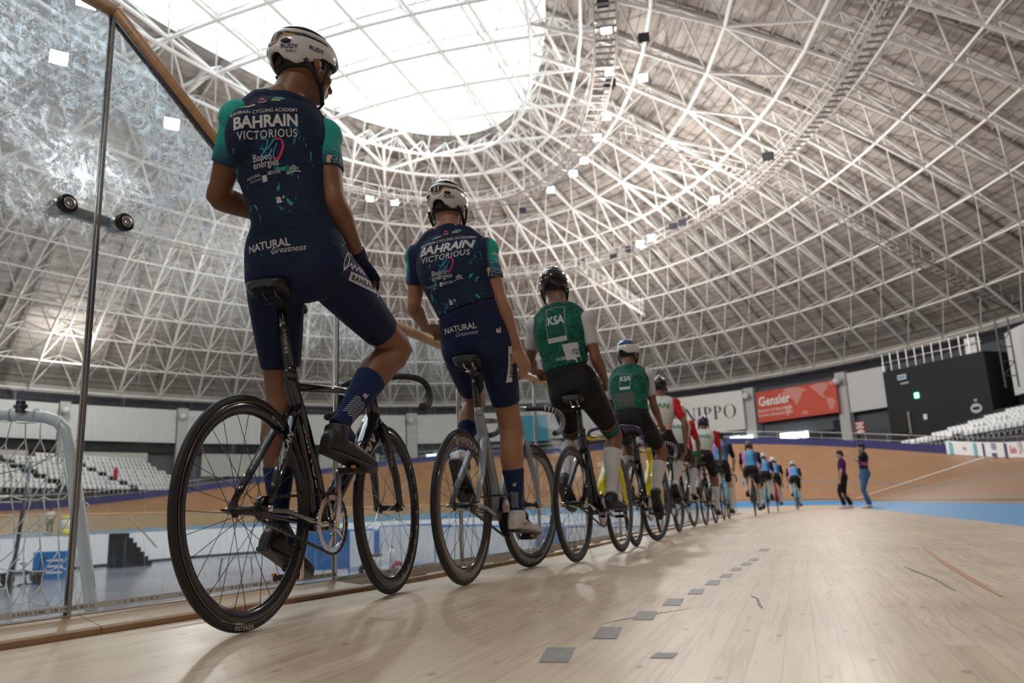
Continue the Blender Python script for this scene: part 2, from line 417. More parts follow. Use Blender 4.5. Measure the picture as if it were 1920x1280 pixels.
# white start lines painted straight across the surface of the track
_tv = []; _tf = []; _n = 200
for i in range(_n+1):
    for w in range(10): _tv.append(track_pt(-5+60*i/_n, [0, BW, 1.7, 2.5, 3.4, 4.3, 5.3, 6.3, 7.3, BW+TW][w]))
for i in range(_n):
    for w in range(9): _tf.append((i*10+w, i*10+w+1, i*10+11+w, i*10+10+w))
_tb = BVHTree.FromPolygons(_tv, _tf)
def painted_line(x0, y0, x1, y1, half, name):
    P = []
    for i in range(31):
        k = i/30; o = Vector((0, 0, CH)); d = (px(x0+(x1-x0)*k, y0+(y1-y0)*k, 1.)-o).normalized(); h = _tb.ray_cast(o, d, 200)
        if h[0]: P.append((h[0], h[1] if h[1].z > 0 else -h[1]))
    vs = []
    for i, (p, n) in enumerate(P):
        t_ = (P[min(i+1, len(P)-1)][0]-P[max(i-1, 0)][0]).normalized(); q = n.cross(t_).normalized()*half; vs += [p+q+n*.02, p-q+n*.02]
    mb = MB(); mb.add(vs, [(2*i, 2*i+1, 2*i+3, 2*i+2) for i in range(len(P)-1)]); return struct(name, mb, mat(name+'_paint', (.68, .66, .6), .5))
painted_line(1606, 935, 1866, 851, .16, 'track_start_line')
painted_line(1652, 936, 1862, 880, .14, 'track_pursuit_line')

# ---------------------------------------------------------------- fence on top of the banking
mb = MB(); FH = .48
vs = []; fs = []
for i in range(NS):
    s = PER*i/NS; p = track_pt(s, BW+TW); (u, v_), (nu, nv), d = path(s); o = (UU*nu+VV*nv)*.05
    vs += [p, p+Vector((0, 0, FH)), p+o+Vector((0, 0, FH)), p+o-Vector((0, 0, .2))]
for i in range(NS):
    j = (i+1) % NS
    for a in range(3): fs.append((4*i+a, 4*i+a+1, 4*j+a+1, 4*j+a))
mb.add(vs, fs, False); fence = obj('track_fence', mb, navy_board); tag(fence, 'dark blue fence board running along the top of the banked track', 'fence')
segs = []
N2 = 150
tops = []
for i in range(N2):
    s = PER*i/N2; p = track_pt(s, BW+TW, FH); (u, v_), (nu, nv), d = path(s); q = p+(UU*nu+VV*nv)*.1; tops.append(q)
    segs.append((q, q+Vector((0, 0, .5)), .022))
for i in range(N2):
    for z in (.1, .5): segs.append((tops[i]+Vector((0, 0, z)), tops[(i+1) % N2]+Vector((0, 0, z)), .02 if z < .4 else .03))
obj('guard_rail', cyls(segs, 5), steel, fence)
# advertising boards on the fence along the near straight's far end
def ad_board(sa, sb, m, label, group=None, h=FH+.28):
    mb = MB(); vs = []; n = 4
    for i in range(n+1):
        s = sa+(sb-sa)*i/n; p = track_pt(s, BW+TW-.03); q = track_pt(s, BW+TW-.08)
        vs += [q+Vector((0, 0, .03)), q+Vector((0, 0, h)), p+Vector((0, 0, h)), p+Vector((0, 0, .03))]
    fs = [(4*i+a, 4*i+(a+1) % 4, 4*i+4+(a+1) % 4, 4*i+4+a) for i in range(n) for a in range(4)]+[(3, 2, 1, 0), (4*n, 4*n+1, 4*n+2, 4*n+3)]
    mb.add(vs, fs, False); o = obj('advertising_board', mb, m); tag(o, label, 'board', group); return o
def ad_frame(s, w=.12): p = track_pt(s, BW+TW-w); q = track_pt(s-.5, BW+TW-w); return p, (q-p).normalized()
teal_stripe = mat('teal_stripe', (.16, .52, .6), .5); purple_ink = mat('purple_ink', (.07, .06, .22), .5); red_ink = mat('red_ink', (.62, .04, .06), .5)
def ad_patch(parent, s, w, z0, z1, m):
    p, r = ad_frame(s); a = p-r*w/2; mb = MB(); mb.add([a+Vector((0, 0, z0)), a+r*w+Vector((0, 0, z0)), a+r*w+Vector((0, 0, z1)), a+Vector((0, 0, z1))], [(0, 1, 2, 3)], False); obj('printed_stripe', mb, m, parent)
b = ad_board(29.6, 26.6, board_white, 'pale sponsor board with two light teal stripes at the end of the blue fence')
for s in (29.2, 27.2): ad_patch(b, s, .35, .04, FH+.26, teal_stripe)
ad_patch(b, 28.1, .35, .35, .5, mat('grey_ink', (.4, .42, .45), .6))
b = ad_board(26.6, 25.1, board_white, 'white sponsor board with a purple edge and purple lettering')
ad_patch(b, 26.45, .22, .04, FH+.26, purple_ink); ad_patch(b, 25.5, .6, .08, .25, purple_ink); ad_patch(b, 25.5, .55, .45, .75, mat('lilac_ink', (.3, .3, .5), .6))
b = ad_board(25.1, 24.5, board_white, 'plain white fence panel beside the painted start line')
b = ad_board(24.5, 21.4, board_white, 'white sponsor board with a navy end and red lettering')
ad_patch(b, 24.3, .35, .04, FH+.26, purple_ink)
for k, (s, z0, z1, m) in enumerate(((23.75, .25, .62, red_ink), (23.55, .25, .5, red_ink), (23.35, .25, .55, red_ink), (23.15, .25, .5, red_ink), (22.6, .5, .8, red_ink), (22.55, .2, .4, red_ink), (22.2, .3, .8, purple_ink))): ad_patch(b, s, .1, z0, z1, m)
ad_board(21.4, 16, board_white, 'long white board at the top of the straight')

# ================================================================== roof
def zi(rho): return 13.0+14.2*(1-min(rho, 1.15)**2.2)
def zo(rho): return zi(rho)+2.1
def rho_of(u, v):
    lo, hi = .001, 1.3
    for _ in range(22):
        m = (lo+hi)/2; A, B = axes(m)
        if (u/A)**2+(v/B)**2 > 1: lo = m
        else: hi = m
    return m
SKR = .245
def sky_edge(phi): return SKR                                         # outline of the rooflight
NP = 144; rings_n = 22; mb = MB(); vs = []; fs = []
for i in range(NP):
    phi = 2*pi*i/NP; k0 = sky_edge(phi)
    for j in range(rings_n+1):
        r = k0+(1.05-k0)*j/rings_n; vs.append(ell(phi, r, zo(r)+.15))
for i in range(NP):
    a = i*(rings_n+1); b = ((i+1) % NP)*(rings_n+1)
    for j in range(rings_n): fs.append((a+j, a+j+1, b+j+1, b+j))
deck = mat('roof_deck', (.5, .45, .41), .75); mb.add(vs, fs)
t = NT(deck); mb.uv = []
for i in range(NP):
    for j in range(rings_n+1): mb.uv.append((i*2.3, (SKR+(1.05-SKR)*j/rings_n)*50))
v = t.coord('UV')
br = t.n('ShaderNodeTexBrick'); t.l(v, br.inputs['Vector']); br.offset = .5
for k, x in (('Scale', 1.), ('Mortar Size', .035), ('Mortar Smooth', .2), ('Brick Width', 3.2), ('Row Height', .62), ('Bias', 0.)): br.inputs[k].default_value = x
br.inputs['Color1'].default_value = (.46, .41, .37, 1); br.inputs['Color2'].default_value = (.41, .365, .33, 1); br.inputs['Mortar'].default_value = (.19, .17, .155, 1)
t.color(br.outputs['Color'])
struct('ceiling', mb, deck)
# rooflight
mb = MB(); vs = [W3(0, 0, zo(0)+.5)]; fs = []; R_ = 5
for j in range(1, R_+1):
    for i in range(NP):
        phi = 2*pi*i/NP; k = j/R_; r = sky_edge(phi)*k; A, B = axes(SKR); vs.append(W3(A*k*cos(phi), B*k*sin(phi), zo(r)+.5))
for i in range(NP):
    fs.append((0, 1+(i+1) % NP, 1+i))
    for j in range(R_-1): a = 1+j*NP; fs.append((a+i, a+(i+1) % NP, a+NP+(i+1) % NP, a+NP+i))
skym = mat('rooflight_daylight', (.8, .9, 1), .6, emit=(.84, .96, 1.), es=SKY_STRENGTH)
t = NT(skym); v = t.coord('Object', rot=(0, 0, -(pi/2-TH)))
br = t.n('ShaderNodeTexBrick'); t.l(v, br.inputs['Vector']); br.offset = 0.
for k, x in (('Scale', 1.), ('Mortar Size', .07), ('Mortar Smooth', 0.), ('Brick Width', 1.65), ('Row Height', .96), ('Bias', 0.)): br.inputs[k].default_value = x
br.inputs['Color1'].default_value = (1, 1, 1, 1); br.inputs['Color2'].default_value = (.42, .42, .42, 1); br.inputs['Mortar'].default_value = (.2, .2, .2, 1)
t.l(t.math('MULTIPLY', br.outputs['Color'], SKY_STRENGTH), t.b.inputs['Emission Strength'])
mb.add(vs, fs, False); sky = struct('window_1', mb, skym, 'daylight pouring through the glazed rooflight grid')
mb = MB(); vs = []                                                      # upstand between deck and glazing
for i in range(NP): phi = 2*pi*i/NP; k = sky_edge(phi); vs += [ell(phi, k, zo(k)+.1), ell(phi, k, zo(k)+.55)]
mb.add(vs, [(2*i, 2*i+1, 2*((i+1) % NP)+1, 2*((i+1) % NP)) for i in range(NP)]); struct('trim_1', mb, truss_white)

segs = []
# lower zone: square-on-square double layer grid following the rings
def zone(rhos, n, r_ring, r_rad, r_web, skip=lambda a, r: False, off=0.):
    for i in range(len(rhos)):
        for j in range(n):
            a0 = 2*pi*(j+off)/n; a1 = 2*pi*(j+1+off)/n; am = (a0+a1)/2
            A = ell(a0, rhos[i], zi(rhos[i])); 
            if skip(a0, rhos[i]): continue
            segs.append((A, ell(a1, rhos[i], zi(rhos[i])), r_ring))
            if i+1 < len(rhos):
                B = ell(a0, rhos[i+1], zi(rhos[i+1])); segs.append((A, B, r_rad))
                rm = (rhos[i]+rhos[i+1])/2; O = ell(am, rm, zo(rm)-.15)
                for (aa, rr) in ((a0, rhos[i]), (a1, rhos[i]), (a0, rhos[i+1]), (a1, rhos[i+1])): segs.append((O, ell(aa, rr, zi(rr)), r_web))
                if i+2 < len(rhos):
                    r2 = (rhos[i+1]+rhos[i+2])/2; segs.append((O, ell(am, r2, zo(r2)-.15), .07))
zone([1.0-.0675*i for i in range(8)], 104, .085, .115, .055)
zone([.5275, .44, .36, .285, .225], 52, .12, .12, .065)
for j in range(52):                                                     # transition chords between the two zones
    a0 = 2*pi*j/52
    for k in (-1, 1): segs.append((ell(a0, .44, zi(.44)), ell(a0+2*pi*k/104, .5275, zi(.5275)), .09))

tr = link(bpy.data.objects.new('ceiling_truss', cyls(segs, 7))); tr.data.materials.append(truss_white); tr['kind'] = 'structure'; tr['label'] = 'white tubular space frame of the domed roof'
# straight grid under the rooflight
segs = []
us = [-38.5+3.85*i for i in range(21)]; vsr = [-13.2+3.3*i for i in range(9)]
for i, u in enumerate(us):
    for j, v_ in enumerate(vsr):
        r = rho_of(u, v_)
        if r > .30: continue
        P = W3(u, v_, zi(r)+.2)
        if i+1 < len(us) and rho_of(us[i+1], v_) <= .30:
            segs.append((P, W3(us[i+1], v_, zi(rho_of(us[i+1], v_))+.2), .12))
        if j+1 < len(vsr): segs.append((P, W3(u, vsr[j+1], zi(rho_of(u, vsr[j+1]))+.2), .12))
        if i+1 < len(us) and j+1 < len(vsr):
            um, vm = u+1.925, v_+1.65; O = W3(um, vm, zo(rho_of(um, vm))+.25)
            for a, b in ((u, v_), (us[i+1], v_), (u, vsr[j+1]), (us[i+1], vsr[j+1])): segs.append((O, W3(a, b, zi(rho_of(a, b))+.2), .05))
            if i+2 < len(us): segs.append((O, W3(um+3.85, vm, zo(rho_of(um+3.85, vm))+.25), .10))
            if j+2 < len(vsr): segs.append((O, W3(um, vm+3.3, zo(rho_of(um, vm+3.3))+.25), .10))
tr = link(bpy.data.objects.new('ceiling_grid', cyls(segs, 7))); tr.data.materials.append(truss_white); tr['kind'] = 'structure'; tr['label'] = 'white rectangular truss grid under the rooflight'
# ribs: heavy beams and purlins under the deck
segs = []
for j in range(52):
    a = 2*pi*(j+.5)/52; k0 = max(sky_edge(a), .2); rr = [k0+(1.02-k0)*q/8 for q in range(9)]
    for q in range(8): segs.append((ell(a, rr[q], zo(rr[q])+.0), ell(a, rr[q+1], zo(rr[q+1])+.0), .12))
for k in range(30):
    r = .24+.027*k
    for j in range(104):
        a0, a1 = 2*pi*j/104, 2*pi*(j+1)/104
        if r > sky_edge(a0)+.01 and r > sky_edge(a1)+.01: segs.append((ell(a0, r, zo(r)+.05), ell(a1, r, zo(r)+.05), .045))
tr = link(bpy.data.objects.new('ceiling_purlins', cyls(segs, 4))); tr.data.materials.append(mat('purlin_grey', (.42, .385, .35), .6)); tr['kind'] = 'structure'; tr['label'] = 'purlins under the roof deck'

# catwalk rings with their floodlights
grate = mat('catwalk_grating', (.30, .27, .25), .6, .2)
def ladder_walk(pts, w, root, m_floor, m_rail, closed=True, rail_h=1.0, side_dirs=None):
    n = len(pts); A = []; B = []
    for i, p in enumerate(pts):
        a = pts[(i-1) % n] if closed or i > 0 else p; b = pts[(i+1) % n] if closed or i < n-1 else p; t_ = (b-a).normalized(); q = Vector((t_.y, -t_.x, 0)).normalized()*w; A.append(p+q-root.location); B.append(p-q-root.location)
    fl, rl = [], []; m = n if closed else n-1
    for i in range(m):
        j = (i+1) % n
        for S_ in (A, B):
            fl.append((S_[i], S_[j], .07)); rl.append((S_[i]+Vector((0, 0, rail_h)), S_[j]+Vector((0, 0, rail_h)), .03)); rl.append((S_[i]+Vector((0, 0, rail_h*.5)), S_[j]+Vector((0, 0, rail_h*.5)), .022)); rl.append((S_[i], S_[i]+Vector((0, 0, rail_h)), .028))
        L = (A[j]-A[i]).length; k_ = max(2, int(L/.55))
        for k in range(k_): fl.append((A[i].lerp(A[j], k/k_), B[i].lerp(B[j], k/k_), .075))
    r2 = rl[:]; rA = [q for i_, q in enumerate(r2) if (i_//3) % 2 == 0]; rB = [q for i_, q in enumerate(r2) if (i_//3) % 2 == 1]
    for nm, sg, mm in (('walkway', fl, m_floor), ('railing', rA, m_rail), ('railing', rB, m_rail)):
        o = link(bpy.data.objects.new(nm, cyls(sg, 4 if nm == 'walkway' else 5))); o.data.materials.append(mm); o.parent = root
def catwalk(rho, name, label, w=.55, dz=-.1, n=110):
    root = thing(name, label, 'catwalk', ell(0, rho, zi(rho)+dz)); ladder_walk([ell(2*pi*i/n, rho, zi(rho)+dz) for i in range(n)], w, root, grate, truss_white); return root
catwalk(.31, 'catwalk', 'inner oval catwalk hung round the rooflight', .55, -2.0)
catwalk(.57, 'catwalk', 'outer oval catwalk hung lower under the roof truss', .40, -1.3, 150)
_r = thing('service_walkway', 'ladder-like walkway climbing the right side of the roof', 'walkway', ground(1440, 335, 21.8))
_p = [ground(1170, 268, 23.6), ground(1440, 335, 21.8), ground(1720, 490, 17), ground(1930, 590, 13.5)]; _q = []
for a_, b_ in zip(_p, _p[1:]): _q += [a_.lerp(b_, k/10) for k in range(10)]
ladder_walk(_q+[_p[-1]], .45, _r, grate, truss_white, False)
_r = thing('service_walkway', 'short ladder-like walkway descending above the third rider', 'walkway', ground(1130, 560, 18))
_p = [ground(1080, 505, 20.5), ground(1210, 590, 16)]; ladder_walk([_p[0].lerp(_p[1], k/12) for k in range(13)], .4, _r, grate, truss_white, False)
lamp_face = mat('floodlight_lens', (1, 1, 1), .3, emit=(1, .98, .95), es=60)
lamp_off = mat('floodlight_glass', (.05, .05, .06), .1)
def floodlight(p, aim, size, lit, label, group):
    root = thing('floodlight', label, 'floodlight', p, 0, group)
    d = (Vector(aim)-Vector(p)).normalized(); q = d.to_track_quat('Z', 'Y').to_matrix()
    mb = MB(); mb.box((0, 0, 0), (size, size*.8, size*.35), q); obj('housing', mb, black_plastic, root)
    mb = MB(); mb.box(q @ Vector((0, 0, size*.19)), (size*.86, size*.66, .02), q); obj('lens', mb, lamp_face if lit else lamp_off, root)
    mb = MB()
    for s in (-1, 1): mb.bar(q @ Vector((s*size*.55, 0, 0)), q @ Vector((s*size*.55, 0, -size*.55)), .03, .05)
    mb.bar(q @ Vector((-size*.55, 0, -size*.55)), q @ Vector((size*.55, 0, -size*.55)), .03, .05); obj('bracket', mb, dark_steel, root)
def on_ring(x, y, rho, dz=.2):
    phi, D = hit(x, rho); P = px(x, y, D); return P
LAMPS = [(1130, 5, 24, 0), (1143, 134, 24, 1), (1137, 55, 24, 1), (1141, 160, 22, 0), (1205, 146, 26, 1), (1207, 70, 24, 0), (1145, 155, 24, 0), (1120, 258, 24, 1), (1137, 218, 24, 1), (1095, 301, 24, 1), (1075, 325, 24, 1), (1033, 356, 24, 1), (980, 394, 26, 0), (740, 379, 24, 1), (693, 372, 24, 1)]
for i, (x, y, _, lit) in enumerate(LAMPS):
    P = ground(x, y, 24.3); phi = 0
    where = ['above the right end of the rooflight', 'on the inner catwalk', 'behind the second rider'][0 if x > 1060 else (2 if x < 800 else 1)]
    floodlight(P, (0, 3, 0), .58, lit, ('bright' if lit else 'unlit black')+' floodlight '+(('%s down the right side of the inner catwalk' % ORD[i]) if x > 1060 else {1033: 'at the lower right bend of the inner catwalk', 980: 'at the bottom of the inner catwalk', 740: 'right of the pair beside the second rider', 693: 'left of the pair beside the second rider'}[x]), 'floodlights on the inner catwalk')
for i, (x, y, lit) in enumerate([(1340, 375, 1), (1222, 446, 1), (1200, 457, 1), (1280, 417, 0), (1262, 424, 0), (1180, 467, 0), (1090, 492, 0), (1440, 293, 0), (1150, 480, 0), (110, 108, 1), (322, 232, 1), (162, 0, 1), (133, 651, 1), (226, 661, 1)]):
    P = ground(x, y, 22.3 if x > 400 else (20 if y < 300 else 17.5))
    nm = 'floodlight seen through the left glass panel' if x < 400 else 'floodlight on the outer catwalk'
    floodlight(P, (0, 3, 0), .7 if x > 400 else (.75 if y < 300 else .5), lit, ('bright ' if lit else 'unlit black ')+(('floodlight on the outer catwalk, %s counted from its right' % ORD[i]) if x > 400 else 'floodlight seen through the left glass panels, '+{110: 'beside the top corner', 322: 'under the sloping handrail', 162: 'at the picture top', 133: 'low and left above the goal', 226: 'low, right of the joint strip'}[x]), 'floodlights on the outer catwalk')
for x, y, z, e in ((1120, 258, 22, 6000), (740, 379, 22, 6000), (1340, 375, 20, 7000), (1222, 446, 20, 7000), (322, 232, 18, 6000), (133, 651, 16, 4000), (1060, 585, 17, 5000)):
    L = bpy.data.lights.new('floodlight_and_fill', 'POINT'); L.energy = e*LAMPK; L.shadow_soft_size = .35; L.color = (1, .96, .92)
    o = link(bpy.data.objects.new('floodlight_and_fill', L)); o.location = ground(x, y-4, z)+Vector((0, 0, -.8))
for a_ in (-2.6, -1.6, -.9, .25, .9, 1.5, 2.2, 3.0):  # added fill lights spaced round the hall below the outer catwalk, without fixtures
    L = bpy.data.lights.new('floodlight_and_fill', 'POINT'); L.energy = 9000*LAMPK; L.shadow_soft_size = .6; L.color = (1, .95, .90)
    o = link(bpy.data.objects.new('floodlight_and_fill', L)); o.location = ell(a_, .57, 15.5)
# ================================================================== hall walls
NWL = 160; mb = MB(); vs = []; RW = 1.045
for i in range(NWL):
    a = 2*pi*i/NWL
    for z in (-1.9, 3, 12.1, 13.1, 17.5): vs.append(ell(a, RW, z))
for i in range(NWL):
    j = (i+1) % NWL
    for k in range(4): mb.f.append([5*i+k, 5*i+k+1, 5*j+k+1, 5*j+k]); mb.sm.append(False); mb.mi.append((0, 0, 1, 2)[k])
mb.v = [tuple(v) for v in vs]; mb.n = len(vs)
struct('wall_hall', mb, None, mats=[wall_grey, trim_black, mat('wall_plaster', (.42, .40, .37), .8)])
def wall_pt(x, rho=1.03): return hit(x, rho)[0]
def wall_z(x, y, rho=1.03): return px(x, y, hit(x, rho)[1]).z
def wall_box(name, x0, x1, z0, z1, m, rho=1.03, th=.25, kind='structure', label=None, cat=None, group=None):
    a, b = ell(wall_pt(x0, rho), rho), ell(wall_pt(x1, rho), rho); mb = MB()
    mb.bar(a+Vector((0, 0, (z0+z1)/2)), b+Vector((0, 0, (z0+z1)/2)), th, z1-z0)
    o = obj(name, mb, m)
    if kind: o['kind'] = kind
    if label: tag(o, label, cat, group)
    return o, a, b
cols = [125, 345, 560, 770, 980, 1190, 1401, 1577]
mb = MB()
for x in [-90]+cols:
    a, b = ell(wall_pt(x-9), 1.03), ell(wall_pt(x+10), 1.03)
    m_ = MB(); m_.bar(a+Vector((0, 0, 5.2)), b+Vector((0, 0, 5.2)), .7, 14.0); struct('wall_column', m_, wall_light)
    m_ = MB()
    c = ell(wall_pt(x), 1.008, 11.3); m_.ball(c, .38, 12, 8); o = obj('security_camera_dome', m_, mat('dome_white', (.7, .7, .7), .3) if 'dome_white' not in MATS else MATS['dome_white']); tag(o, 'small white camera dome on the %s grey column of the hall wall from the left' % ORD[([-90]+cols).index(x)], 'camera', 'camera domes on the columns')
def pad(k): return 11
pairs = [(-90, 125), (125, 345), (345, 560), (560, 770), (770, 980), (980, 1190)]
for x0, x1 in pairs:
    wall_box('wall_panel', x0+11, x1-11, 8.6, 12.0, wall_panel, 1.028)
    wall_box('wall_lintel', x0+11, x1-11, 7.6, 8.6, dark_box, 1.036)
    wall_box('wall_recess', x0+40, x1-60, 5.2, 7.6, wall_light, 1.036)
# right hand side banners
BZ0 = wall_z(1340, 806); 
o, a, b = wall_box('sponsor_banner', 1204, 1388, wall_z(1300, 815), 12.0, mat('banner_white', (.72, .71, .68), .6), 1.014, .25, None, 'long white banner with black serif lettering on the end wall', 'banner')
r = (b-a).normalized(); w1 = (b-a).length
def along(a, b, x, rho=1.026): return ell(wall_pt(x, rho), rho)
zt = (wall_z(1330, 760)+wall_z(1330, 792))/2; hh = wall_z(1330, 762)-wall_z(1330, 793)
# the serif letters N I P P O are cut from strokes so that they read like the printed face
def serif_word(word, parent, p0, r, z, H, m, lift=.15):
    x = 0.; n = r.cross(Vector((0, 0, 1))).normalized(); mb = MB(); T = .17*H; t_ = .06*H
    def q(pts):
        nonlocal x
        P = [p0+r*(x+a)+Vector((0, 0, z+b))+n*lift for a, b in pts]; c = sum(P, Vector())/len(P)
        mb.add(P, [tuple(range(len(P)))], False)
    def serif(cx, y, w=.34*H): q([(cx-w/2, y), (cx+w/2, y), (cx+w/2, y+t_*.7), (cx-w/2, y+t_*.7)])
    def arc(cx, cy, rx, ry, a0, a1, fat):
        k = 20
        for i in range(k):
            A0 = a0+(a1-a0)*i/k; A1 = a0+(a1-a0)*(i+1)/k
            f0 = t_*.6+(fat-t_*.6)*abs(cos(A0))**1.5; f1 = t_*.6+(fat-t_*.6)*abs(cos(A1))**1.5
            q([(cx+(rx-f0)*cos(A0), cy+(ry-f0*.6)*sin(A0)), (cx+rx*cos(A0), cy+ry*sin(A0)), (cx+rx*cos(A1), cy+ry*sin(A1)), (cx+(rx-f1)*cos(A1), cy+(ry-f1*.6)*sin(A1))])
    for ch in word:
        if ch == 'I': q([(.1*H, 0), (.1*H+T, 0), (.1*H+T, H), (.1*H, H)]); serif(.1*H+T/2, 0); serif(.1*H+T/2, H-t_*.7); x += .48*H
        elif ch == 'N':
            q([(.12*H, 0), (.12*H+t_, 0), (.12*H+t_, H), (.12*H, H)]); q([(.78*H, 0), (.78*H+t_, 0), (.78*H+t_, H), (.78*H, H)])
            q([(.10*H, H), (.10*H+T*1.1, H), (.80*H+t_, 0), (.80*H+t_-T*1.1, 0)]); serif(.14*H, 0, .3*H); serif(.81*H, H-t_*.7, .3*H); x += 1.05*H
        elif ch == 'P': q([(.1*H, 0), (.1*H+T, 0), (.1*H+T, H), (.1*H, H)]); serif(.1*H+T/2, 0); arc(.1*H+T*.8, .73*H, .42*H, .27*H, -pi/2, pi/2, T); x += .78*H
        elif ch == 'O': arc(.5*H, .5*H, .48*H, .52*H, 0, 2*pi, T); x += 1.1*H
    o = obj('banner_lettering', mb, m, parent); return o
def on_board(a, b, x):
    d = px(x, 780, 1).xy; rr2 = (b-a).xy; den = d.x*rr2.y-d.y*rr2.x; k = (a.x*rr2.y-a.y*rr2.x)/den; return Vector((d.x*k, d.y*k, 0))
pN = on_board(a, b, 1284)
serif_word('NIPPO', o, pN, r, zt-hh*.42, hh*.80, ink_black)
o, a, b = wall_box('sponsor_banner', 1414, 1565, wall_z(1490, 785), wall_z(1490, 727), mat('banner_red', (.62, .085, .055), .6), 1.014, .25, None, 'red banner with white lettering and a pale world map', 'banner')
r = (b-a).normalized(); L = (b-a).length; z0 = wall_z(1490, 785); z1 = wall_z(1490, 727); Hb = z1-z0
n_ = r.cross(Vector((0, 0, 1))).normalized()
p = a+n_*.13
place_text('banner_lettering', 'Gensler', ink_white, o, p+r*L*.235+Vector((0, 0, z0+Hb*.66)), r, (0, 0, 1), Hb*.42, bold=.022, width=.88, lift=.03)
place_text('banner_lettering', 'DESIGN WORLDWIDE', ink_white, o, p+r*L*.235+Vector((0, 0, z0+Hb*.36)), r, (0, 0, 1), Hb*.13, width=1.0, lift=.03)
place_text('banner_lettering', 'WWW.GENSLER.COM', ink_white, o, p+r*L*.235+Vector((0, 0, z0+Hb*.21)), r, (0, 0, 1), Hb*.13, width=1.0, lift=.03)
mb = MB()
def land(pts):
    P = [p+r*L*x+Vector((0, 0, z0+Hb*y))+n_*.02 for x, y in pts]; mb.add(P, [tuple(range(len(P)))], False)
land([(.40, .98), (.52, .97), (.62, .90), (.66, .82), (.60, .78), (.58, .62), (.55, .50), (.52, .40), (.49, .50), (.47, .62), (.43, .68), (.36, .72), (.34, .84)])
land([(.36, .42), (.44, .44), (.44, .30), (.40, .08), (.38, .14), (.36, .30)])
land([(.57, .18), (.63, .20), (.65, .12), (.62, .06), (.57, .10)])
land([(.70, .94), (.84, .98), (.92, .92), (.90, .76), (.84, .64), (.88, .50), (.85, .50), (.80, .62), (.76, .76), (.72, .84)])
land([(.88, .50), (.96, .46), (.98, .34), (.94, .10), (.91, .10), (.89, .32)]); land([(.92, .96), (.97, .98), (.97, .86), (.94, .86)])
obj('world_map', mb, mat('map_pink', (.66, .28, .22), .6), o)
wall_box('wall_panel', 1588, 1662, wall_z(1625, 768), 12.0, wall_panel, 1.03)
for x0, x1 in ((1200, 1390), (1407, 1566)):
    wall_box('wall_lintel', x0, x1, 6.9, 8.3, wall_grey, 1.034)
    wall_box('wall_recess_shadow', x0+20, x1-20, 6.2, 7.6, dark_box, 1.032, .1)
for x in (1428, 1560): wall_box('wall_louvre', x-8, x+8, wall_z(x, 815), wall_z(x, 787), dark_box, 1.032)
for k, (x0, x1, y0, y1) in enumerate([(1357, 1376, 830, 818), (1378, 1399, 829, 817), (1450, 1470, 826, 812), (1472, 1489, 824, 810), (1491, 1502, 823, 809), (797, 825, 866, 852), (832, 858, 866, 852), (948, 970, 862, 848), (972, 1000, 861, 847), (1002, 1032, 860, 846), (870, 900, 865, 851), (905, 940, 864, 850)]):
    ob = wall_box('window_%d' % (k+2), x0, x1, wall_z(x0, y0), wall_z(x1, y1), window_lit, 1.015, .1)
o, a, b = wall_box('sponsor_banner', 1592, 1608, wall_z(1600, 816), wall_z(1600, 793), mat('banner_crimson', (.5, .03, .05), .6), 1.0, .1, None, 'small crimson vertical banner beside the last grey column', 'banner')
r = (b-a).normalized(); c = (a+b)/2; nn = r.cross(Vector((0, 0, 1)))
for i, yy in enumerate((797, 801, 805, 810, 813)):
    zc = wall_z(1600, yy); w_ = (.42, .3, .42, .25, .42)[i]; mb = MB(); mb.add([c+nn*.07+r*x+Vector((0, 0, zc+y)) for x, y in ((-w_, -.06), (w_, -.06), (w_, .06), (-w_, .06))], [(0, 1, 2, 3)], False); obj('printed_line', mb, ink_white, o)
o, a, b = wall_box('sponsor_banner', 948, 1022, wall_z(985, 830), wall_z(985, 782), mat('banner_teal', (.03, .30, .42), .6), 1.0, .1, None, 'teal banner on the far wall seen between second and third riders', 'banner')

# black stage block on the right with its exit sign, hanging signs and track emblem
Pa, Pb = px(1655, 700, 66), px(1851, 700, 57.5); Pa.z = Pb.z = 0
rb = (Pb-Pa).normalized(); nb = rb.cross(Vector((0, 0, 1))).normalized(); back = -nb
ztop = 10.6
mb = MB(); q = [Pa, Pb, Pb+back*5+rb*.0, Pa+back*5]
mb.add([Vector((v.x, v.y, z)) for z in (0, ztop) for v in q], [(3, 2, 1, 0), (4, 5, 6, 7), (0, 1, 5, 4), (1, 2, 6, 5), (2, 3, 7, 6), (3, 0, 4, 7)], False)
blk = thing('equipment_block', 'large matt black box structure rising behind the white seats', 'block', Pa)
def local(mb_, root): mb_.v = [(v[0]-root.location.x, v[1]-root.location.y, v[2]-root.location.z) for v in mb_.v]; return mb_
obj('wall', local(mb, blk), dark_box, blk)
def on_blk(x, y):                                                    # sight line meets the block's front
    d = px(x, y, 1)-Vector((0, 0, CH)); k = (Pa-Vector((0, 0, CH))).dot(nb)/d.dot(nb); return Vector((0, 0, CH))+d*k
mb = MB(); segs = []
for i in range(12):
    p = Pa.lerp(Pb, (i+.2)/11.5); segs.append((Vector((p.x, p.y, ztop)), Vector((p.x, p.y, ztop+1.5)), .045))
for z in (.75, 1.5): segs.append((Pa+Vector((0, 0, ztop+z)), Pb+Vector((0, 0, ztop+z)), .045))
g = cyls(segs, 6); g.transform(Matrix.Translation(-blk.location)); ob = obj('guard_rail', g, steel, blk)
c = on_blk(1694, 707); mb = MB(); mb.bar(c-rb*.42+nb*.15, c+rb*.42+nb*.15, .12, .42); sg = obj('hanging_sign', mb, mat('sign_frame', (.5, .55, .6), .4)); tag(sg, 'small rectangular grey sign high on the black block', 'sign')
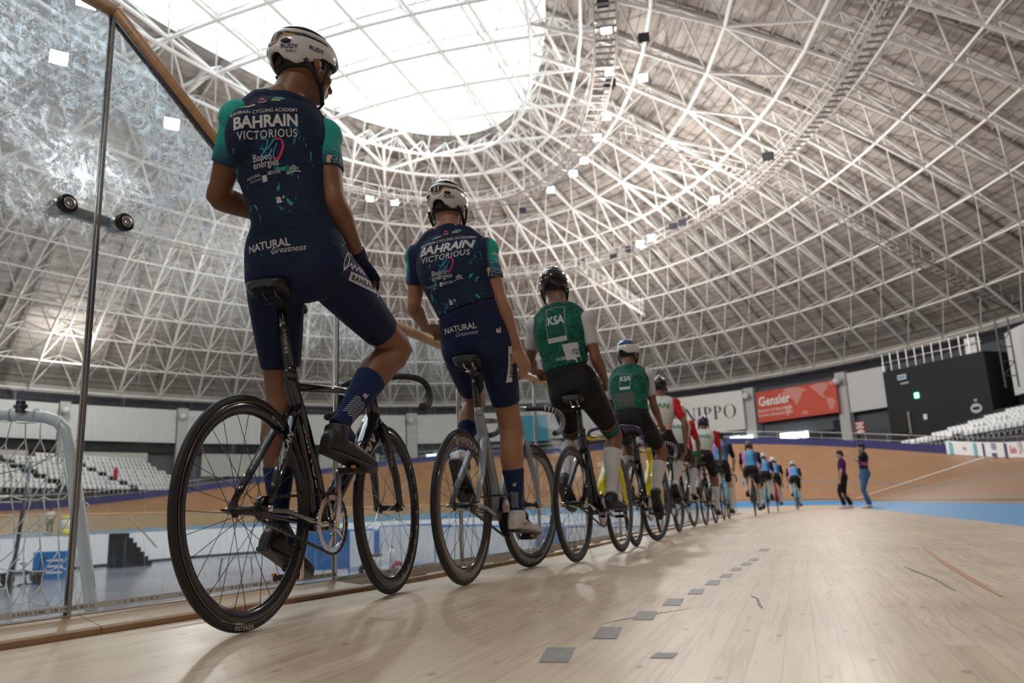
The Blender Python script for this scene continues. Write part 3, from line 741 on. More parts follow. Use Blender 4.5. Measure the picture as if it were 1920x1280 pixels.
mb = MB(); mb.bar(c-rb*.3+nb*.22, c+rb*.3+nb*.22, .02, .2); obj('sign_face', mb, mat('sign_blue', (.1, .25, .45), .4), sg)
c = on_blk(1698, 718); mb = MB(); mb.bar(c-rb*.4+nb*.1, c+rb*.4+nb*.1, .05, .16); sg = obj('hanging_sign', mb, mat('sign_grey', (.35, .36, .37), .5)); tag(sg, 'narrow grey nameplate just below the framed sign on the black block', 'sign')
c = on_blk(1720, 741); mb = MB(); mb.bar(c-rb*.17+nb*.08, c+rb*.17+nb*.08, .12, .42); sg = obj('exit_sign', mb, mat('exit_green', (.1, .8, .4), .5, emit=(.25, 1, .55), es=2.2)); tag(sg, 'glowing green emergency exit sign on the black block', 'sign')
c = on_blk(1736, 781); mb = MB(); mb.bar(c-rb*.16+nb*.06, c+rb*.16+nb*.06, .03, .42); sg = obj('notice', mb, board_white); tag(sg, 'white paper notice beside the door of the black block', 'notice')
c0, c1 = on_blk(1677, 812), on_blk(1705, 772); mb = MB(); mb.bar(Vector((c0.x, c0.y, (c0.z+c1.z)/2))+nb*.04, Vector((c1.x, c1.y, (c0.z+c1.z)/2))+nb*.04, .06, c1.z-c0.z); obj('door_leaf', local(mb, blk), mat('door_black', (.006, .006, .006), .6), blk)
c = on_blk(1707, 792); mb = MB(); mb.bar(c+Vector((0, 0, -.9))+nb*.09, c+Vector((0, 0, .9))+nb*.09, .06, .25); obj('door_edge', local(mb, blk), grey_concrete, blk)
c = on_blk(1832, 765); mb = MB(); k = 40; vs = []
for i in range(k):
    a = 2*pi*i/k
    for s in (1., .0):
        if s: p = rb*.47*cos(a)+Vector((0, 0, .36*sin(a)))
        else: p = rb*(.16*cos(a)+(.15 if cos(a) > 0 else -.15))+Vector((0, 0, .11*sin(a)))
        vs.append(c+p+nb*.08)
mb.add(vs, [(2*i, 2*i+1, 2*((i+1) % k)+1, 2*((i+1) % k)) for i in range(k)], False); sg = obj('oval_emblem', mb, mat('emblem_grey', (.42, .52, .55), .5)); tag(sg, 'pale grey oval ring emblem on the black block', 'emblem')
c = on_blk(1830, 750); mb = MB(); mb.bar(c-rb*.14+nb*.05, c+rb*.14+nb*.05, .03, .18); obj('emblem_caption', mb, MATS['sign_grey'], sg)
sc_ = Vector((on_blk(1816, 655).x, on_blk(1816, 655).y, ztop)); mb = MB(); mb.box(sc_+Vector((0, 0, .63))-nb*.5, (.9, .5, 1.2), Matrix.Rotation(atan2(rb.y, rb.x), 3, 'Z')); o = obj('loudspeaker', mb, board_white); tag(o, 'white box loudspeaker standing on top of the black block', 'loudspeaker')
# lattice mast and pale wall beyond the block
mb = MB(); m0 = px(1880, 690, 53); m0.z = 0; sg = []
for dx in (0, .9): sg.append((m0+Vector((dx, 0, 7.2)), m0+Vector((dx, 0, 12)), .06))
for i in range(6, 10): sg.append((m0+Vector((0, 0, 2+i)), m0+Vector((.9, 0, 2+i)), .04))
for i in range(6, 9, 2): sg.append((m0+Vector((0, 0, 2+i)), m0+Vector((.9, 0, 3+i)), .03))
o = link(bpy.data.objects.new('lattice_mast', cyls(sg, 6))); o.data.materials.append(dark_steel); tag(o, 'dark steel lattice mast to the right of the black block', 'mast')
P1, P2 = px(1902, 700, 56), px(1990, 700, 50); P1.z = P2.z = 0; mb = MB(); mb.bar(P1+Vector((0, 0, 9.3)), P2+Vector((0, 0, 9.3)), .4, 4.6); struct('wall_right', mb, wall_panel)
P1, P2 = px(1890, 700, 60), px(1990, 700, 53); P1.z = P2.z = 0; mb = MB(); mb.bar(P1+Vector((0, 0, 3.5)), P2+Vector((0, 0, 3.5)), .4, 7.6); struct('wall_right', mb, dark_box)

# ================================================================== stands and seats
tier_m = mat('stand_concrete', (.05, .052, .06), .9)
def stand(origin, rdir, bdir, rows, rise, depth, length, z0):         # concrete steps, one tier after another
    a = Vector(origin)
    for k in range(rows):
        h = z0+rise*k-.75+1.9; c = a+bdir*(depth*k-.35+depth/2)+rdir*(length/2); mb = MB(); mb.box((0, 0, h/2), (length, depth, h)); o = struct('wall_tier', mb, tier_m); o.location = (c.x, c.y, -1.9); o.rotation_euler = (0, 0, atan2(rdir.y, rdir.x))
def seat_mesh():
    mb = MB(); w = .44
    prof = [(-.02, .0), (-.21, .03), (-.22, .06), (-.02, .05), (.03, .10), (.07, .36), (.05, .40), (.03, .385), (.0, .12), (-.03, .02)]
    rings = []
    for k in range(7):
        x = -w/2+w*k/6; ins = .02 if k in (0, 6) else 0
        rings.append([Vector((x, y, z*(1-ins)+ .02*(abs(k-3)/3)**2)) for y, z in prof])
    mb.loft(rings); mb.bar((0, -.08, -.29), (0, -.08, .05), .05, .05, Vector((0, 1, 0))); return mb
SEAT = seat_mesh().mesh('stadium_seat'); SEAT.materials.append(seat_white)
seats = []
SR_ = atan2(-.62, -.78)+pi/2                                                     # far side stand: rows run along the hall
o0 = W3(10, -33.0, 0)
stand(W3(8, -33.0, 0), UU, -VV, 9, .41, .8, 33.5, 3.8)
ang_far = atan2(UU.y, UU.x)
aisles = [18.6, 26.2, 33.0]
for k in range(8):
    u = 13.0+.1*k
    while u < 41:
        ai = any(abs(u-(x_+.0-.36*(k-3))) < .62 for x_ in aisles)
        top = k == 7 and 25 < u < 29 or k > 6 and u < 17
        if not ai and not top: seats.append((W3(u, -33.0-.8*k, 3.8+.41*k-.40), ang_far, 'far', k))
        u += .475
stand(Vector((25.9, 34, 0)), Vector((0, 1, 0)), Vector((1, 0, 0)), 12, .27, .85, 24, 3.95)
for k in range(12):
    y = 35.0+.12*k; yend = [55.2, 51.0, 50.5, 49.5, 49, 48.6, 44.3, 43.5, 42.8, 42, 41.5, 41][k]
    while y < yend:
        if not (k < 2 and 51.0 < y < 51.6) and not any(abs(y-(a_-.9*k)) < .6 for a_ in (46.5, 54.0)): seats.append((Vector((25.9+.85*k, y, 3.95+.27*k-.42)), -pi/2, 'right', k))
        y += .5
def fence_pass(c): return True
def vis(p):
    q = M.inverted() @ p; return q.z < 0 and abs(q.x/q.z)*FPX < 975 and abs(q.y/q.z)*FPX < 650
seats = [s for s in seats if vis(s[0]+Vector((0, 0, .4)))]
seats.sort(key=lambda s: s[0].length)
rest = MB()
for i, (p, r_, side, k) in enumerate(seats):
    if i < 300:
        o = link(bpy.data.objects.new('stadium_seat', SEAT)); o.location = p; o.rotation_euler = (0, 0, r_ if side == 'far' else SR_)
        tag(o, 'white plastic stadium seat in row %s of the %s stand' % (['one', 'two', 'three', 'four', 'five', 'six', 'seven', 'eight', 'nine', 'ten', 'eleven', 'twelve'][k], 'right hand' if side == 'right' else 'far side'), 'seat', 'white seats of the %s stand, row %d' % (side, k+1))
    else:
        R_m = Matrix.Translation(p) @ Matrix.Rotation(r_ if side == 'far' else SR_, 4, 'Z')
        rest.add([R_m @ v.co for v in SEAT.vertices], [list(f.vertices) for f in SEAT.polygons])
if rest.n:
    o = obj('stadium_seats', rest, seat_white); o['kind'] = 'stuff'; tag(o, 'remaining rows of white plastic seats in the far stand', 'seat')
print('SEATS', len(seats))
# red fire equipment boxes in the far stand aisles
for n_s, (x, y) in (('left hand', (70, 884)), ('right hand', (217, 888))):
    P = px(x, y, 66); mb = MB(); mb.box((0, 0, 0), (.26, .26, .7)); mb.tube([(0, 0, .3), (0, 0, .55)], .10, 10); o = obj('fire_hydrant_box', mb, mat('red_'+n_s[:4], (.55, .03, .05), .5), loc=P); tag(o, 'red fire post standing in the %s aisle of the far stand' % n_s, 'fire post')

# ================================================================== near glass barrier, kerb and handrail
glass = bpy.data.materials.new('clear_glass'); glass.use_nodes = True; nt = glass.node_tree; nt.nodes.clear()
def nn_(k, **kw):
    o = nt.nodes.new(k)
    for a, b in kw.items():
        if a in o.inputs.keys(): o.inputs[a].default_value = b
        else: setattr(o, a, b)
    return o
out = nn_('ShaderNodeOutputMaterial'); tp = nn_('ShaderNodeBsdfTransparent'); tp.inputs[0].default_value = (.965, .985, .98, 1)
gl_ = nn_('ShaderNodeBsdfGlossy'); gl_.inputs['Roughness'].default_value = .02; lw = nn_('ShaderNodeLayerWeight'); lw.inputs[0].default_value = .5; pw = nn_('ShaderNodeMath', operation='POWER'); pw.inputs[1].default_value = 4.; nt.links.new(lw.outputs['Facing'], pw.inputs[0]); fr = nn_('ShaderNodeMapRange'); fr.inputs[3].default_value = .03; fr.inputs[4].default_value = .5; nt.links.new(pw.outputs[0], fr.inputs[0])
m1 = nn_('ShaderNodeMixShader'); nt.links.new(fr.outputs[0], m1.inputs[0]); nt.links.new(tp.outputs[0], m1.inputs[1]); nt.links.new(gl_.outputs[0], m1.inputs[2])
nt.links.new(m1.outputs[0], out.inputs[0])
# the same glass with hand smears and dust on it
smear = glass.copy(); smear.name = 'smeared_glass'; nt = smear.node_tree
out = [n for n in nt.nodes if n.bl_idname == 'ShaderNodeOutputMaterial'][0]; m1 = [n for n in nt.nodes if n.bl_idname == 'ShaderNodeMixShader'][0]
tc = nn_('ShaderNodeTexCoord')
def nz(scale, detail, dist, loc=(0, 0, 0), sc=(1, 1, 1)):
    mp = nn_('ShaderNodeMapping'); mp.inputs['Location'].default_value = loc; mp.inputs['Scale'].default_value = sc; nt.links.new(tc.outputs['Object'], mp.inputs[0])
    o = nn_('ShaderNodeTexNoise'); o.inputs['Scale'].default_value = scale; o.inputs['Detail'].default_value = detail; o.inputs['Distortion'].default_value = dist; o.inputs['Roughness'].default_value = .62; nt.links.new(mp.outputs[0], o.inputs['Vector']); return o.outputs['Fac']
def rmp(f, a, b, hi=1.):
    o = nn_('ShaderNodeMapRange'); o.inputs[1].default_value = a; o.inputs[2].default_value = b; o.inputs[4].default_value = hi; nt.links.new(f, o.inputs[0]); return o.outputs[0]
def mm(op, a, b):
    o = nn_('ShaderNodeMath', operation=op)
    for i, x in ((0, a), (1, b)):
        if hasattr(x, 'is_output'): nt.links.new(x, o.inputs[i])
        else: o.inputs[i].default_value = x
    return o.outputs[0]
sp_ = nn_('ShaderNodeSeparateXYZ'); nt.links.new(tc.outputs['Object'], sp_.inputs[0])
hz = rmp(sp_.outputs[2], .95, 1.45)                                   # people lean and put their hands on the upper half
whirl = rmp(nz(13, 7, 2.8), .46, .62); fine = rmp(nz(46, 5, 3.2, (3, 1, 5)), .50, .62); cloud = rmp(nz(3.0, 5, 1.4, (7, 2, 1)), .36, .56)
k1 = mm('MULTIPLY', mm('ADD', mm('MULTIPLY', whirl, .55), mm('MULTIPLY', fine, .45)), cloud)
streak = mm('MULTIPLY', rmp(nz(9, 6, .6, (1, 1, 1), (3.5, 3.5, .35)), .58, .74), .22)
msk = mm('MINIMUM', mm('ADD', mm('MULTIPLY', mm('MULTIPLY', k1, hz), 1.15), mm('ADD', streak, mm('MULTIPLY', hz, .10))), .85)
tl = nn_('ShaderNodeBsdfTranslucent'); tl.inputs[0].default_value = (.86, .94, 1, 1); df = nn_('ShaderNodeBsdfDiffuse'); df.inputs[0].default_value = (.62, .74, .82, 1)
rf = nn_('ShaderNodeBsdfRefraction'); rf.inputs['IOR'].default_value = 1.18; rf.inputs['Roughness'].default_value = .55; rf.inputs[0].default_value = (.85, .93, 1, 1)
md = nn_('ShaderNodeMixShader'); md.inputs[0].default_value = .35; nt.links.new(tl.outputs[0], md.inputs[1]); nt.links.new(df.outputs[0], md.inputs[2])
me_ = nn_('ShaderNodeMixShader'); me_.inputs[0].default_value = .45; nt.links.new(md.outputs[0], me_.inputs[1]); nt.links.new(rf.outputs[0], me_.inputs[2])
ms = nn_('ShaderNodeMixShader'); nt.links.new(msk, ms.inputs[0]); nt.links.new(m1.outputs[0], ms.inputs[1]); nt.links.new(me_.outputs[0], ms.inputs[2]); nt.links.new(ms.outputs[0], out.inputs[0])
glass_edge = mat('glass_edge', (.05, .20, .17), .08, 0, .6)
etched = mat('etched_strip', (.62, .68, .66), .6); t = NT(etched); sp = t.sep(t.coord('UV'))
wn = t.n('ShaderNodeTexWhiteNoise', noise_dimensions='1D'); t.l(t.math('FLOOR', t.math('MULTIPLY', sp[0], 210.)), wn.inputs['W']); w2 = t.n('ShaderNodeTexWhiteNoise', noise_dimensions='1D'); t.l(t.math('FLOOR', t.math('MULTIPLY', sp[0], 13.)), w2.inputs['W'])
band = t.math('MULTIPLY', t.math('GREATER_THAN', sp[1], .28), t.math('LESS_THAN', sp[1], .72))
t.color(t.mix(t.math('MULTIPLY', t.math('MULTIPLY', t.math('GREATER_THAN', wn.outputs['Value'], .55), t.math('GREATER_THAN', w2.outputs['Value'], .35)), t.math('MULTIPLY', band, .8)), (.78, .84, .82), (.16, .20, .19)))

rail_wood, t, v, col = wood('rail_wood', (.62, .40, .22), (.52, .31, .15), 0, (4, 4), 'Object', 1., .38, 0, False)
GB = thing('glass_barrier', 'near glass barrier with a wooden handrail beside the line of riders', 'barrier', (0, 0, 0))
rail_pale, _, _, _ = wood('rail_pale_wood', (.74, .52, .30), (.66, .43, .23), 0, (4, 4), 'Object', 1., .38, 0, False)
RAILZ = 1.235; tops_ = {0: 2.08, 1: 2.08, 2: 2.08, 3: 1.27}
def rz(i): return tops_.get(i, RAILZ)
for i in range(len(KN)-1):
    a, b = KN[i], KN[i+1]; d = (b-a).normalized(); n = Vector((-d.y, d.x, 0)); g = .004; a2, b2 = a+d*g, b-d*g
    z0 = .03 if i >= 3 else .05; near = i < 7
    za, zb = rz(i)-.02, rz(i+1)-.02; mb = MB(); th = .006
    P = [a2+n*th, a2-n*th, b2-n*th, b2+n*th]; org = a.copy()
    V_ = [p-org+Vector((0, 0, z0)) for p in P]+[P[0]-org+Vector((0, 0, za)), P[1]-org+Vector((0, 0, za)), P[2]-org+Vector((0, 0, zb)), P[3]-org+Vector((0, 0, zb))]
    F = [(1, 2, 6, 5), (3, 0, 4, 7)]; E_ = [(0, 1, 5, 4), (2, 3, 7, 6), (4, 5, 6, 7), (3, 2, 1, 0)]
    o = obj('glass_panel', MB(), None, GB, loc=org)
    mb.add(V_, F, False, 0); mb.add(V_, E_, False, 1); o.data = mb.mesh('glass_panel'); o.data.materials.append(smear if near else glass); o.data.materials.append(glass_edge)
    if i < 7:                                                         # etched scale strip along the foot of the pane
        mb = MB(); q = -n*.0075; mb.add([a2-org+q+Vector((0, 0, z0+.012)), b2-org+q+Vector((0, 0, z0+.012)), b2-org+q+Vector((0, 0, z0+.030)), a2-org+q+Vector((0, 0, z0+.030))], [(0, 1, 2, 3)], False); mb.uv = [(0, 0), ((b-a).length, 0), ((b-a).length, 1), (0, 1)]; st = obj('etched_strip', mb, etched, o)
    if i > 0:
        mb = MB(); mb.box((0, 0, (rz(i)+z0)/2-.01), (.010, .022, rz(i)-z0-.02), Matrix.Rotation(atan2(d.y, d.x), 3, 'Z')); mb.tube([(-.006, -.006, z0), (-.006, -.006, rz(i)-.02)], .0035, 6)
        o2 = obj('joint_strip', mb, steel, GB, loc=a)
# bottom channel
for k, (ia, ib) in enumerate(((0, 3), (3, len(KN)-1))):
    mb = MB()
    for i in range(ia, ib):
        a, b = KN[i], KN[i+1]; z = .012+(.05 if k == 0 else .03)/2
        mb.bar(a+Vector((0, 0, z)), b+Vector((0, 0, z)), .024, .03)
    o = obj('glass_channel', mb, steel, GB)
# handrail
rp = []
for i in range(0, 3):
    rp.append(KN[i]+Vector((0, 0, 2.08)))
rp_s = [KN[2]+Vector((0, 0, 2.08)), KN[3]+Vector((0, 0, 1.29))]
mb = MB(); mb.tube(rp, .026, 18); o = obj('handrail', mb, rail_wood, GB); o['label'] = 'level handrail at the top left corner'
mb = MB(); mb.tube(rp_s, .026, 18); o = obj('handrail', mb, rail_wood, GB); o['label'] = 'sloping handrail behind the first rider'
mb = MB(); mb.tube([p-Vector((0, 0, .031)) for p in rp_s], .012, 8); obj('rail_bracket', mb, dark_steel, o)
mb = MB(); mb.tube([KN[3]+Vector((0, 0, 1.27))]+[p+Vector((0, 0, RAILZ)) for p in KN[4:]], .026, 18); o = obj('handrail', mb, rail_pale, GB); o['label'] = 'pale round handrail held by the riders'
# round steel point fixings joined by a bar across the first joint
fx = obj('glass_clamp', MB().bar((J0-KP[1]).normalized()*-.105-Vector((0, 0, 0)), (J0-KP[1]).normalized()*.08, .012, .036), mat('clamp_bar', (.35, .42, .38), .35, .4), GB, loc=J0+Vector((0, 0, 1.315)))
d0 = (J0-KP[1]).normalized(); n0 = Vector((d0.y, -d0.x, 0))
for q in (-.112, .088):
    c = d0*q; R_ = n0.to_track_quat('Z', 'Y').to_matrix(); mb = MB()
    mb.revolve([(0, 0), (.030, 0), (.031, .004), (.031, .016), (.027, .020), (.020, .021), (.0, .021)], 'z', 40); mb.v = [tuple(R_ @ Vector(v)+c+n0*.006) for v in mb.v]; obj('disc', mb, black_plastic, fx)
    mb = MB(); mb.revolve([(0, .0215), (.020, .0215), (.019, .0235), (.004, .0235), (.003, .021), (0, .021)], 'z', 40); mb.v = [tuple(R_ @ Vector(v)+c+n0*.006) for v in mb.v]; obj('cap', mb, steel, fx)
    mb = MB(); mb.revolve([(0, -.045), (.028, -.045), (.030, -.008), (0, -.008)], 'z', 32); mb.v = [tuple(R_ @ Vector(v)+c) for v in mb.v]; obj('spacer', mb, steel, fx)
fx.location = fx.location-n0*.03
for c_ in children(fx): c_.location = n0*.03
# kerb boards with a sloping top, screwed down, ending in a bevel; low strip on blocks after that
kerb_m, t, v, col = wood('kerb_pine', (.46, .29, .16), (.38, .22, .11), -(pi/2-radians(29)), (3., .5), 'Object', 1., .42, 0, True)
def kerb(a, b, name_, label, bev_end=False, h=.052):
    d = (b-a).normalized(); n = Vector((d.y, -d.x, 0)); org = a.copy(); mb = MB()
    prof = [(-.012, 0), (.128, 0), (.128, .016), (.118, .022), (.0, h), (-.012, h)]
    rings = [[(n*x+Vector((0, 0, z))) for x, z in prof]]
    L = (b-a).length
    if bev_end: rings += [[(d*(L-.12*(x+.0)/.13)+n*x+Vector((0, 0, z))) if False else (d*(L-(.10 if z > .03 else 0))+n*x+Vector((0, 0, z))) for x, z in prof]]
    else: rings += [[(d*(L-.003)+n*x+Vector((0, 0, z))) for x, z in prof]]
    mb.loft(rings, True, False); o = obj(name_, mb, kerb_m, loc=org); tag(o, label, 'kerb board', 'kerb boards at the foot of the glass')
    mb = MB()
    for x in (.12, L-.3) if L > .5 else (.15,):
        c = d*x+n*.055+Vector((0, 0, h-.0145)); 
        mb.revolve([(0, .003), (.004, .0028), (.0062, 0)], 'z', 14, c)
    obj('screw', mb, steel, o); return o
kb0 = KP[0]+_dl*0; c1 = J0+_dl*.03; c2 = J2+_dl*.06
kerb(J0-_dl*1.35, c1, 'kerb_board', 'sloping pine kerb board in the lower left corner')
kerb(c1, c2, 'kerb_board', 'sloping pine kerb board behind the first bicycle, cut off at an angle', True)
mb = MB(); pts = [J2+_dl*.05]+KN[4:]
for i in range(len(pts)-1):
    d = (pts[i+1]-pts[i]).normalized(); n = Vector((d.y, -d.x, 0)); mb.bar(pts[i]+n*.115+Vector((0, 0, .010)), pts[i+1]+n*.115+Vector((0, 0, .010)), .03, .02)
o = obj('kerb_strip', mb, kerb_m); tag(o, 'low reddish pine strip along the foot of the further glass', 'kerb strip')
for k, (ra, rb_) in enumerate(((.35, 0), (.62, 0), (.05, 1), (.5, 1), (.2, 2), (.7, 2), (.3, 3), (.8, 3))):
    seq = KN[3:]; a, b = seq[rb_], seq[rb_+1]; d = (b-a).normalized(); n = Vector((d.y, -d.x, 0)); c = a.lerp(b, ra)+n*-.03
    mb = MB(); mb.box((0, 0, .0), (.10, .06, .07), Matrix.Rotation(atan2(d.y, d.x), 3, 'Z')); o = obj('wooden_spacer', mb, kerb_m, loc=c+Vector((0, 0, .0))); tag(o, 'small wooden spacer under the glass, %s from the slanted kerb end' % ['first', 'second', 'third', 'fourth', 'fifth', 'sixth', 'seventh', 'eighth'][k], 'spacer', 'wooden spacers under the glass')

# ================================================================== far barrier round the infield (other side)
fb = thing('glass_fence', 'wood-topped glass fence on the far side of the infield', 'fence', inner(HS+60, GI))
fl = fb.location
pts = [inner(HS+20+2.3*i, GI+.1) for i in range(42)]
mb = MB(); mb.tube([p-fl+Vector((0, 0, 1.15)) for p in pts], .045, 8); obj('handrail', mb, rail_wood, fb)
for p in pts: 
    mb = MB(); mb.bar(p-fl, p-fl+Vector((0, 0, 1.15)), .06, .05, Vector((1, 0, 0))); obj('post', mb, rail_wood, fb)
mb = MB(); vs = []
for p in pts: vs += [p-fl+Vector((0, 0, .05)), p-fl+Vector((0, 0, 1.1))]
mb.add(vs, [(2*i, 2*i+1, 2*i+3, 2*i+2) for i in range(len(pts)-1)], False)
gt = mat('greenish_glass', (.5, .55, .35), .1); b_ = gt.node_tree.nodes['Principled BSDF']; b_.inputs['Alpha'].default_value = .28
obj('glass', mb, gt, fb)

# ================================================================== infield furniture
ZF = -1.9
def fl_pt(x, D): p = px(x, 1000, D); p.z = ZF; return p
# black steps up to the apron
st = thing('access_stair', 'black steps rising from the infield to the far apron', 'stair', fl_pt(228, 47.3)); ang = atan2(UU.y, UU.x)
Rz = Matrix.Rotation(ang, 3, 'Z'); mb = MB()
for k in range(7): mb.box(Rz @ Vector((-1.15+.3*k-(-.0), -1.0, .135*(7-k))), (.3, 1.2, .27*(7-k)), Rz)
obj('steps', mb, black_plastic, st); mb = MB(); mb.tube([Rz @ Vector((-1.2, -1.6, 2.9)), Rz @ Vector((1.1, -1.6, 1.0))], .04, 8); obj('handrail', mb, rail_wood, st)
# blue cabinet with shelves
c = fl_pt(103, 38); cb = thing('blue_cabinet', 'bright blue cabinet with white labels behind the goal net', 'cabinet', c, 0)
mb = MB(); mb.box((0, 0, .62), (1.5, .6, 1.24)); obj('body', mb, blue_paint, cb)
for k in range(3): mb = MB(); mb.box((.28, -.31, .3+.27*k), (.75, .02, .09)); obj('label_strip', mb, board_white, cb)
# exercise bikes
def trainer(loc, rz, label):
    t_ = thing('exercise_bike', label, 'exercise bike', loc, rz, 'exercise bikes on the infield'); mb = MB()
    mb.tube([(-.35, 0, .06), (.45, 0, .06)], .04); mb.tube([(-.35, -.25, .04), (-.35, .25, .04)], .035); mb.tube([(.45, -.25, .04), (.45, .25, .04)], .035); mb.tube([(-.1, 0, .06), (-.25, 0, .85)], .035); mb.tube([(.2, 0, .1), (.42, 0, 1.0)], .035); mb.tube([(-.18, 0, .5), (.3, 0, .55)], .04); obj('frame', mb, black_plastic, t_)
    mb = MB(); mb.revolve([(0, -.05), (.25, -.05), (.27, -.03), (.27, .03), (.25, .05), (0, .05)], 'y', 24, (.28, 0, .34)); obj('flywheel', mb, black_gloss, t_)
    mb = MB(); mb.ball((-.27, 0, .9), (.14, .08, .04)); obj('saddle', mb, black_plastic, t_)
    mb = MB(); mb.tube([(.40, -.22, 1.02), (.42, 0, 1.02), (.40, .22, 1.02)], .02); 
    for s in (-1, 1): mb.tube([(.40, .22*s, 1.02), (.60, .2*s, 1.12)], .02)
    obj('handlebar', mb, black_plastic, t_)
trainer(fl_pt(8, 33), .2, 'dark exercise bike at the far left edge behind the net')
trainer(fl_pt(62, 34), .3, 'dark exercise bike beside the blue cabinet')
mb = MB(); p = fl_pt(28, 30); mb.tube([(0, 0, 0), (.35, 0, 4.8)], .07); o = obj('pole', mb, dark_steel, loc=p); tag(o, 'thin dark leaning pole on the infield at the far left', 'pole')
# yellow drink cooler on the far apron
p = px(126, 985, 50); p.z = .02; t_ = thing('drink_cooler', 'yellow and white drink cooler standing on the far apron', 'cooler', p)
mb = MB(); mb.revolve([(0, 0), (.34, 0), (.36, .35), (0, .35)], 'z', 20); obj('base', mb, mat('yellow_plastic', (.75, .75, .08), .5), t_)
mb = MB(); mb.revolve([(0, .35), (.36, .35), (.40, .95), (0, .95)], 'z', 20); obj('barrel', mb, board_white, t_)
mb = MB(); mb.revolve([(0, .95), (.44, .95), (.44, 1.15), (.2, 1.22), (0, 1.22)], 'z', 20); obj('lid', mb, MATS['yellow_plastic'], t_)
# workbenches, partitions and tents of the pit area beyond the wheels
rnd = random.Random(5)
def partition(x, D, w, h, m, label):
    p = fl_pt(x, D); t_ = thing('partition_screen', label, 'screen', p, rnd.uniform(-.2, .2), 'screens of the pit area')
    mb = MB(); mb.box((0, 0, h/2+.1), (w, .04, h-.1)); obj('panel', mb, m, t_)
    mb = MB(); mb.tube([(-w/2, 0, 0), (-w/2, 0, h), (-w/2+.06, 0, h+.1), (w/2-.06, 0, h+.1), (w/2, 0, h), (w/2, 0, 0)], .03, 6, up=Vector((0, 1, 0))); obj('frame', mb, blue_paint, t_)
bl2 = mat('screen_blue', (.04, .16, .42), .6)
for i, (x, D, w, h, m, c_) in enumerate([(612, 34, 1.9, 1.7, bl2, 'blue'), (655, 36, 2.2, 1.6, board_white, 'white'), (700, 40, 2.4, 1.5, bl2, 'deep blue'), (765, 37, 2.6, 1.7, board_white, 'pale'), (806, 41, 2.2, 1.6, bl2, 'dark blue'), (862, 36, 2.2, 1.6, board_white, 'whitish'), (900, 39, 2.4, 1.5, board_white, 'broad white'), (958, 35, 2.0, 1.5, board_white, 'plain white'), (1010, 38, 2.4, 1.5, board_white, 'low white'), (1052, 36, 2.2, 1.4, bl2, 'royal blue'), (1105, 34, 2.0, 1.4, board_white, 'upright white'), (1140, 38, 2.2, 1.4, board_white, 'farther white'), (1195, 34, 2.2, 1.3, board_white, 'last white')]):
    partition(x, D, w, h, m, c_+' framed screen on the infield, '+['seen through the chainring', 'left of the front wheel', 'inside the front wheel of the first bicycle', 'right of the first front wheel', 'left of the second rear wheel', 'inside the second rear wheel', 'beside the second chainring', 'under the second front shoe', 'seen right of the second front wheel', 'left of the third rear wheel', 'inside the third rear wheel', 'inside the third front wheel', 'inside the fourth wheel'][i])
# motor scooter with a red wheel
p = fl_pt(716, 31); ms_ = thing('motor_scooter', 'white and black motor scooter with a pinkish red wheel', 'scooter', p, .3)
mb = MB(); mb.revolve([(.12, -.05), (.26, -.05), (.28, 0), (.26, .05), (.12, .05)], 'y', 24, (.6, 0, .28), True); obj('front_wheel', mb, mat('wheel_red', (.6, .08, .12), .5), ms_)
mb = MB(); mb.revolve([(.1, -.06), (.26, -.06), (.28, 0), (.26, .06), (.1, .06)], 'y', 24, (-.6, 0, .28), True); obj('rear_wheel', mb, black_plastic, ms_)
mb = MB(); mb.ball((-.35, 0, .6), (.42, .17, .2)); mb.ball((.35, 0, .7), (.16, .2, .35)); mb.box((0, 0, .32), (.6, .3, .1)); mb.tube([(.6, 0, .28), (.4, 0, 1.05)], .04); obj('body', mb, board_white, ms_)
mb = MB(); mb.ball((-.35, 0, .8), (.38, .15, .06)); mb.tube([(.38, -.3, 1.06), (.38, .3, 1.06)], .025); obj('saddle', mb, black_plastic, ms_)
# folding table
p = fl_pt(445, 36); t_ = thing('folding_table', 'grey folding table on the infield seen through the rear wheel', 'table', p, .3)
mb = MB(); mb.box((0, 0, .73), (1.6, .7, .04)); obj('tabletop', mb, mat('table_grey', (.3, .32, .35), .5), t_)
for sx in (-1, 1):
    for sy in (-1, 1): mb = MB(); mb.tube([(sx*.7, sy*.28, 0), (sx*.6, sy*.25, .72)], .02, 6); obj('leg', mb, dark_steel, t_)

# ================================================================== goal with net standing behind the glass
gp = thing('futsal_goal', 'white tubular goal with a white cord net behind the glass', 'goal', px(150, 1118, 5.6))
gl0 = gp.location; alu = mat('goal_white', (.66, .70, .72), .35, .1)
def G(x, y, D=5.6): return px(x, y, D)-gl0
mb = MB(); pts = [G(-60, 770), G(0, 777), G(40, 778), G(85, 782), G(108, 790), G(124, 808), G(131, 835), G(140, 900), G(152, 985), G(168, 1112), G(176, 1170)]
mb.tube([pts[0]]+[p for p in pts[1:]], .042, 20); obj('post_frame', mb, alu, gp)
mb = MB(); c = G(40, 762, 5.55); 
for i in range(6): mb.ball(c+Vector((.034*cos(i*pi/3), -.01, .034*sin(i*pi/3))), .018, 10, 8)
mb.ball(c, (.034, .03, .034)); obj('clamp_knob', mb, black_plastic, gp)
mb = MB()
for x in (22, 68, 116): 
    cx = G(x, 778 if x < 100 else 797); R_ = Matrix.Rotation(pi/2 if x < 100 else .8, 3, 'Y')
    mb.revolve([(.044, -.006), (.050, -.006), (.050, .006), (.044, .006)], 'x', 16, cx, True)
obj('net_tie', mb, alu, gp)
cord = mat('net_cord', (.78, .78, .75), .8)
rnd = random.Random(3); Nw = {}
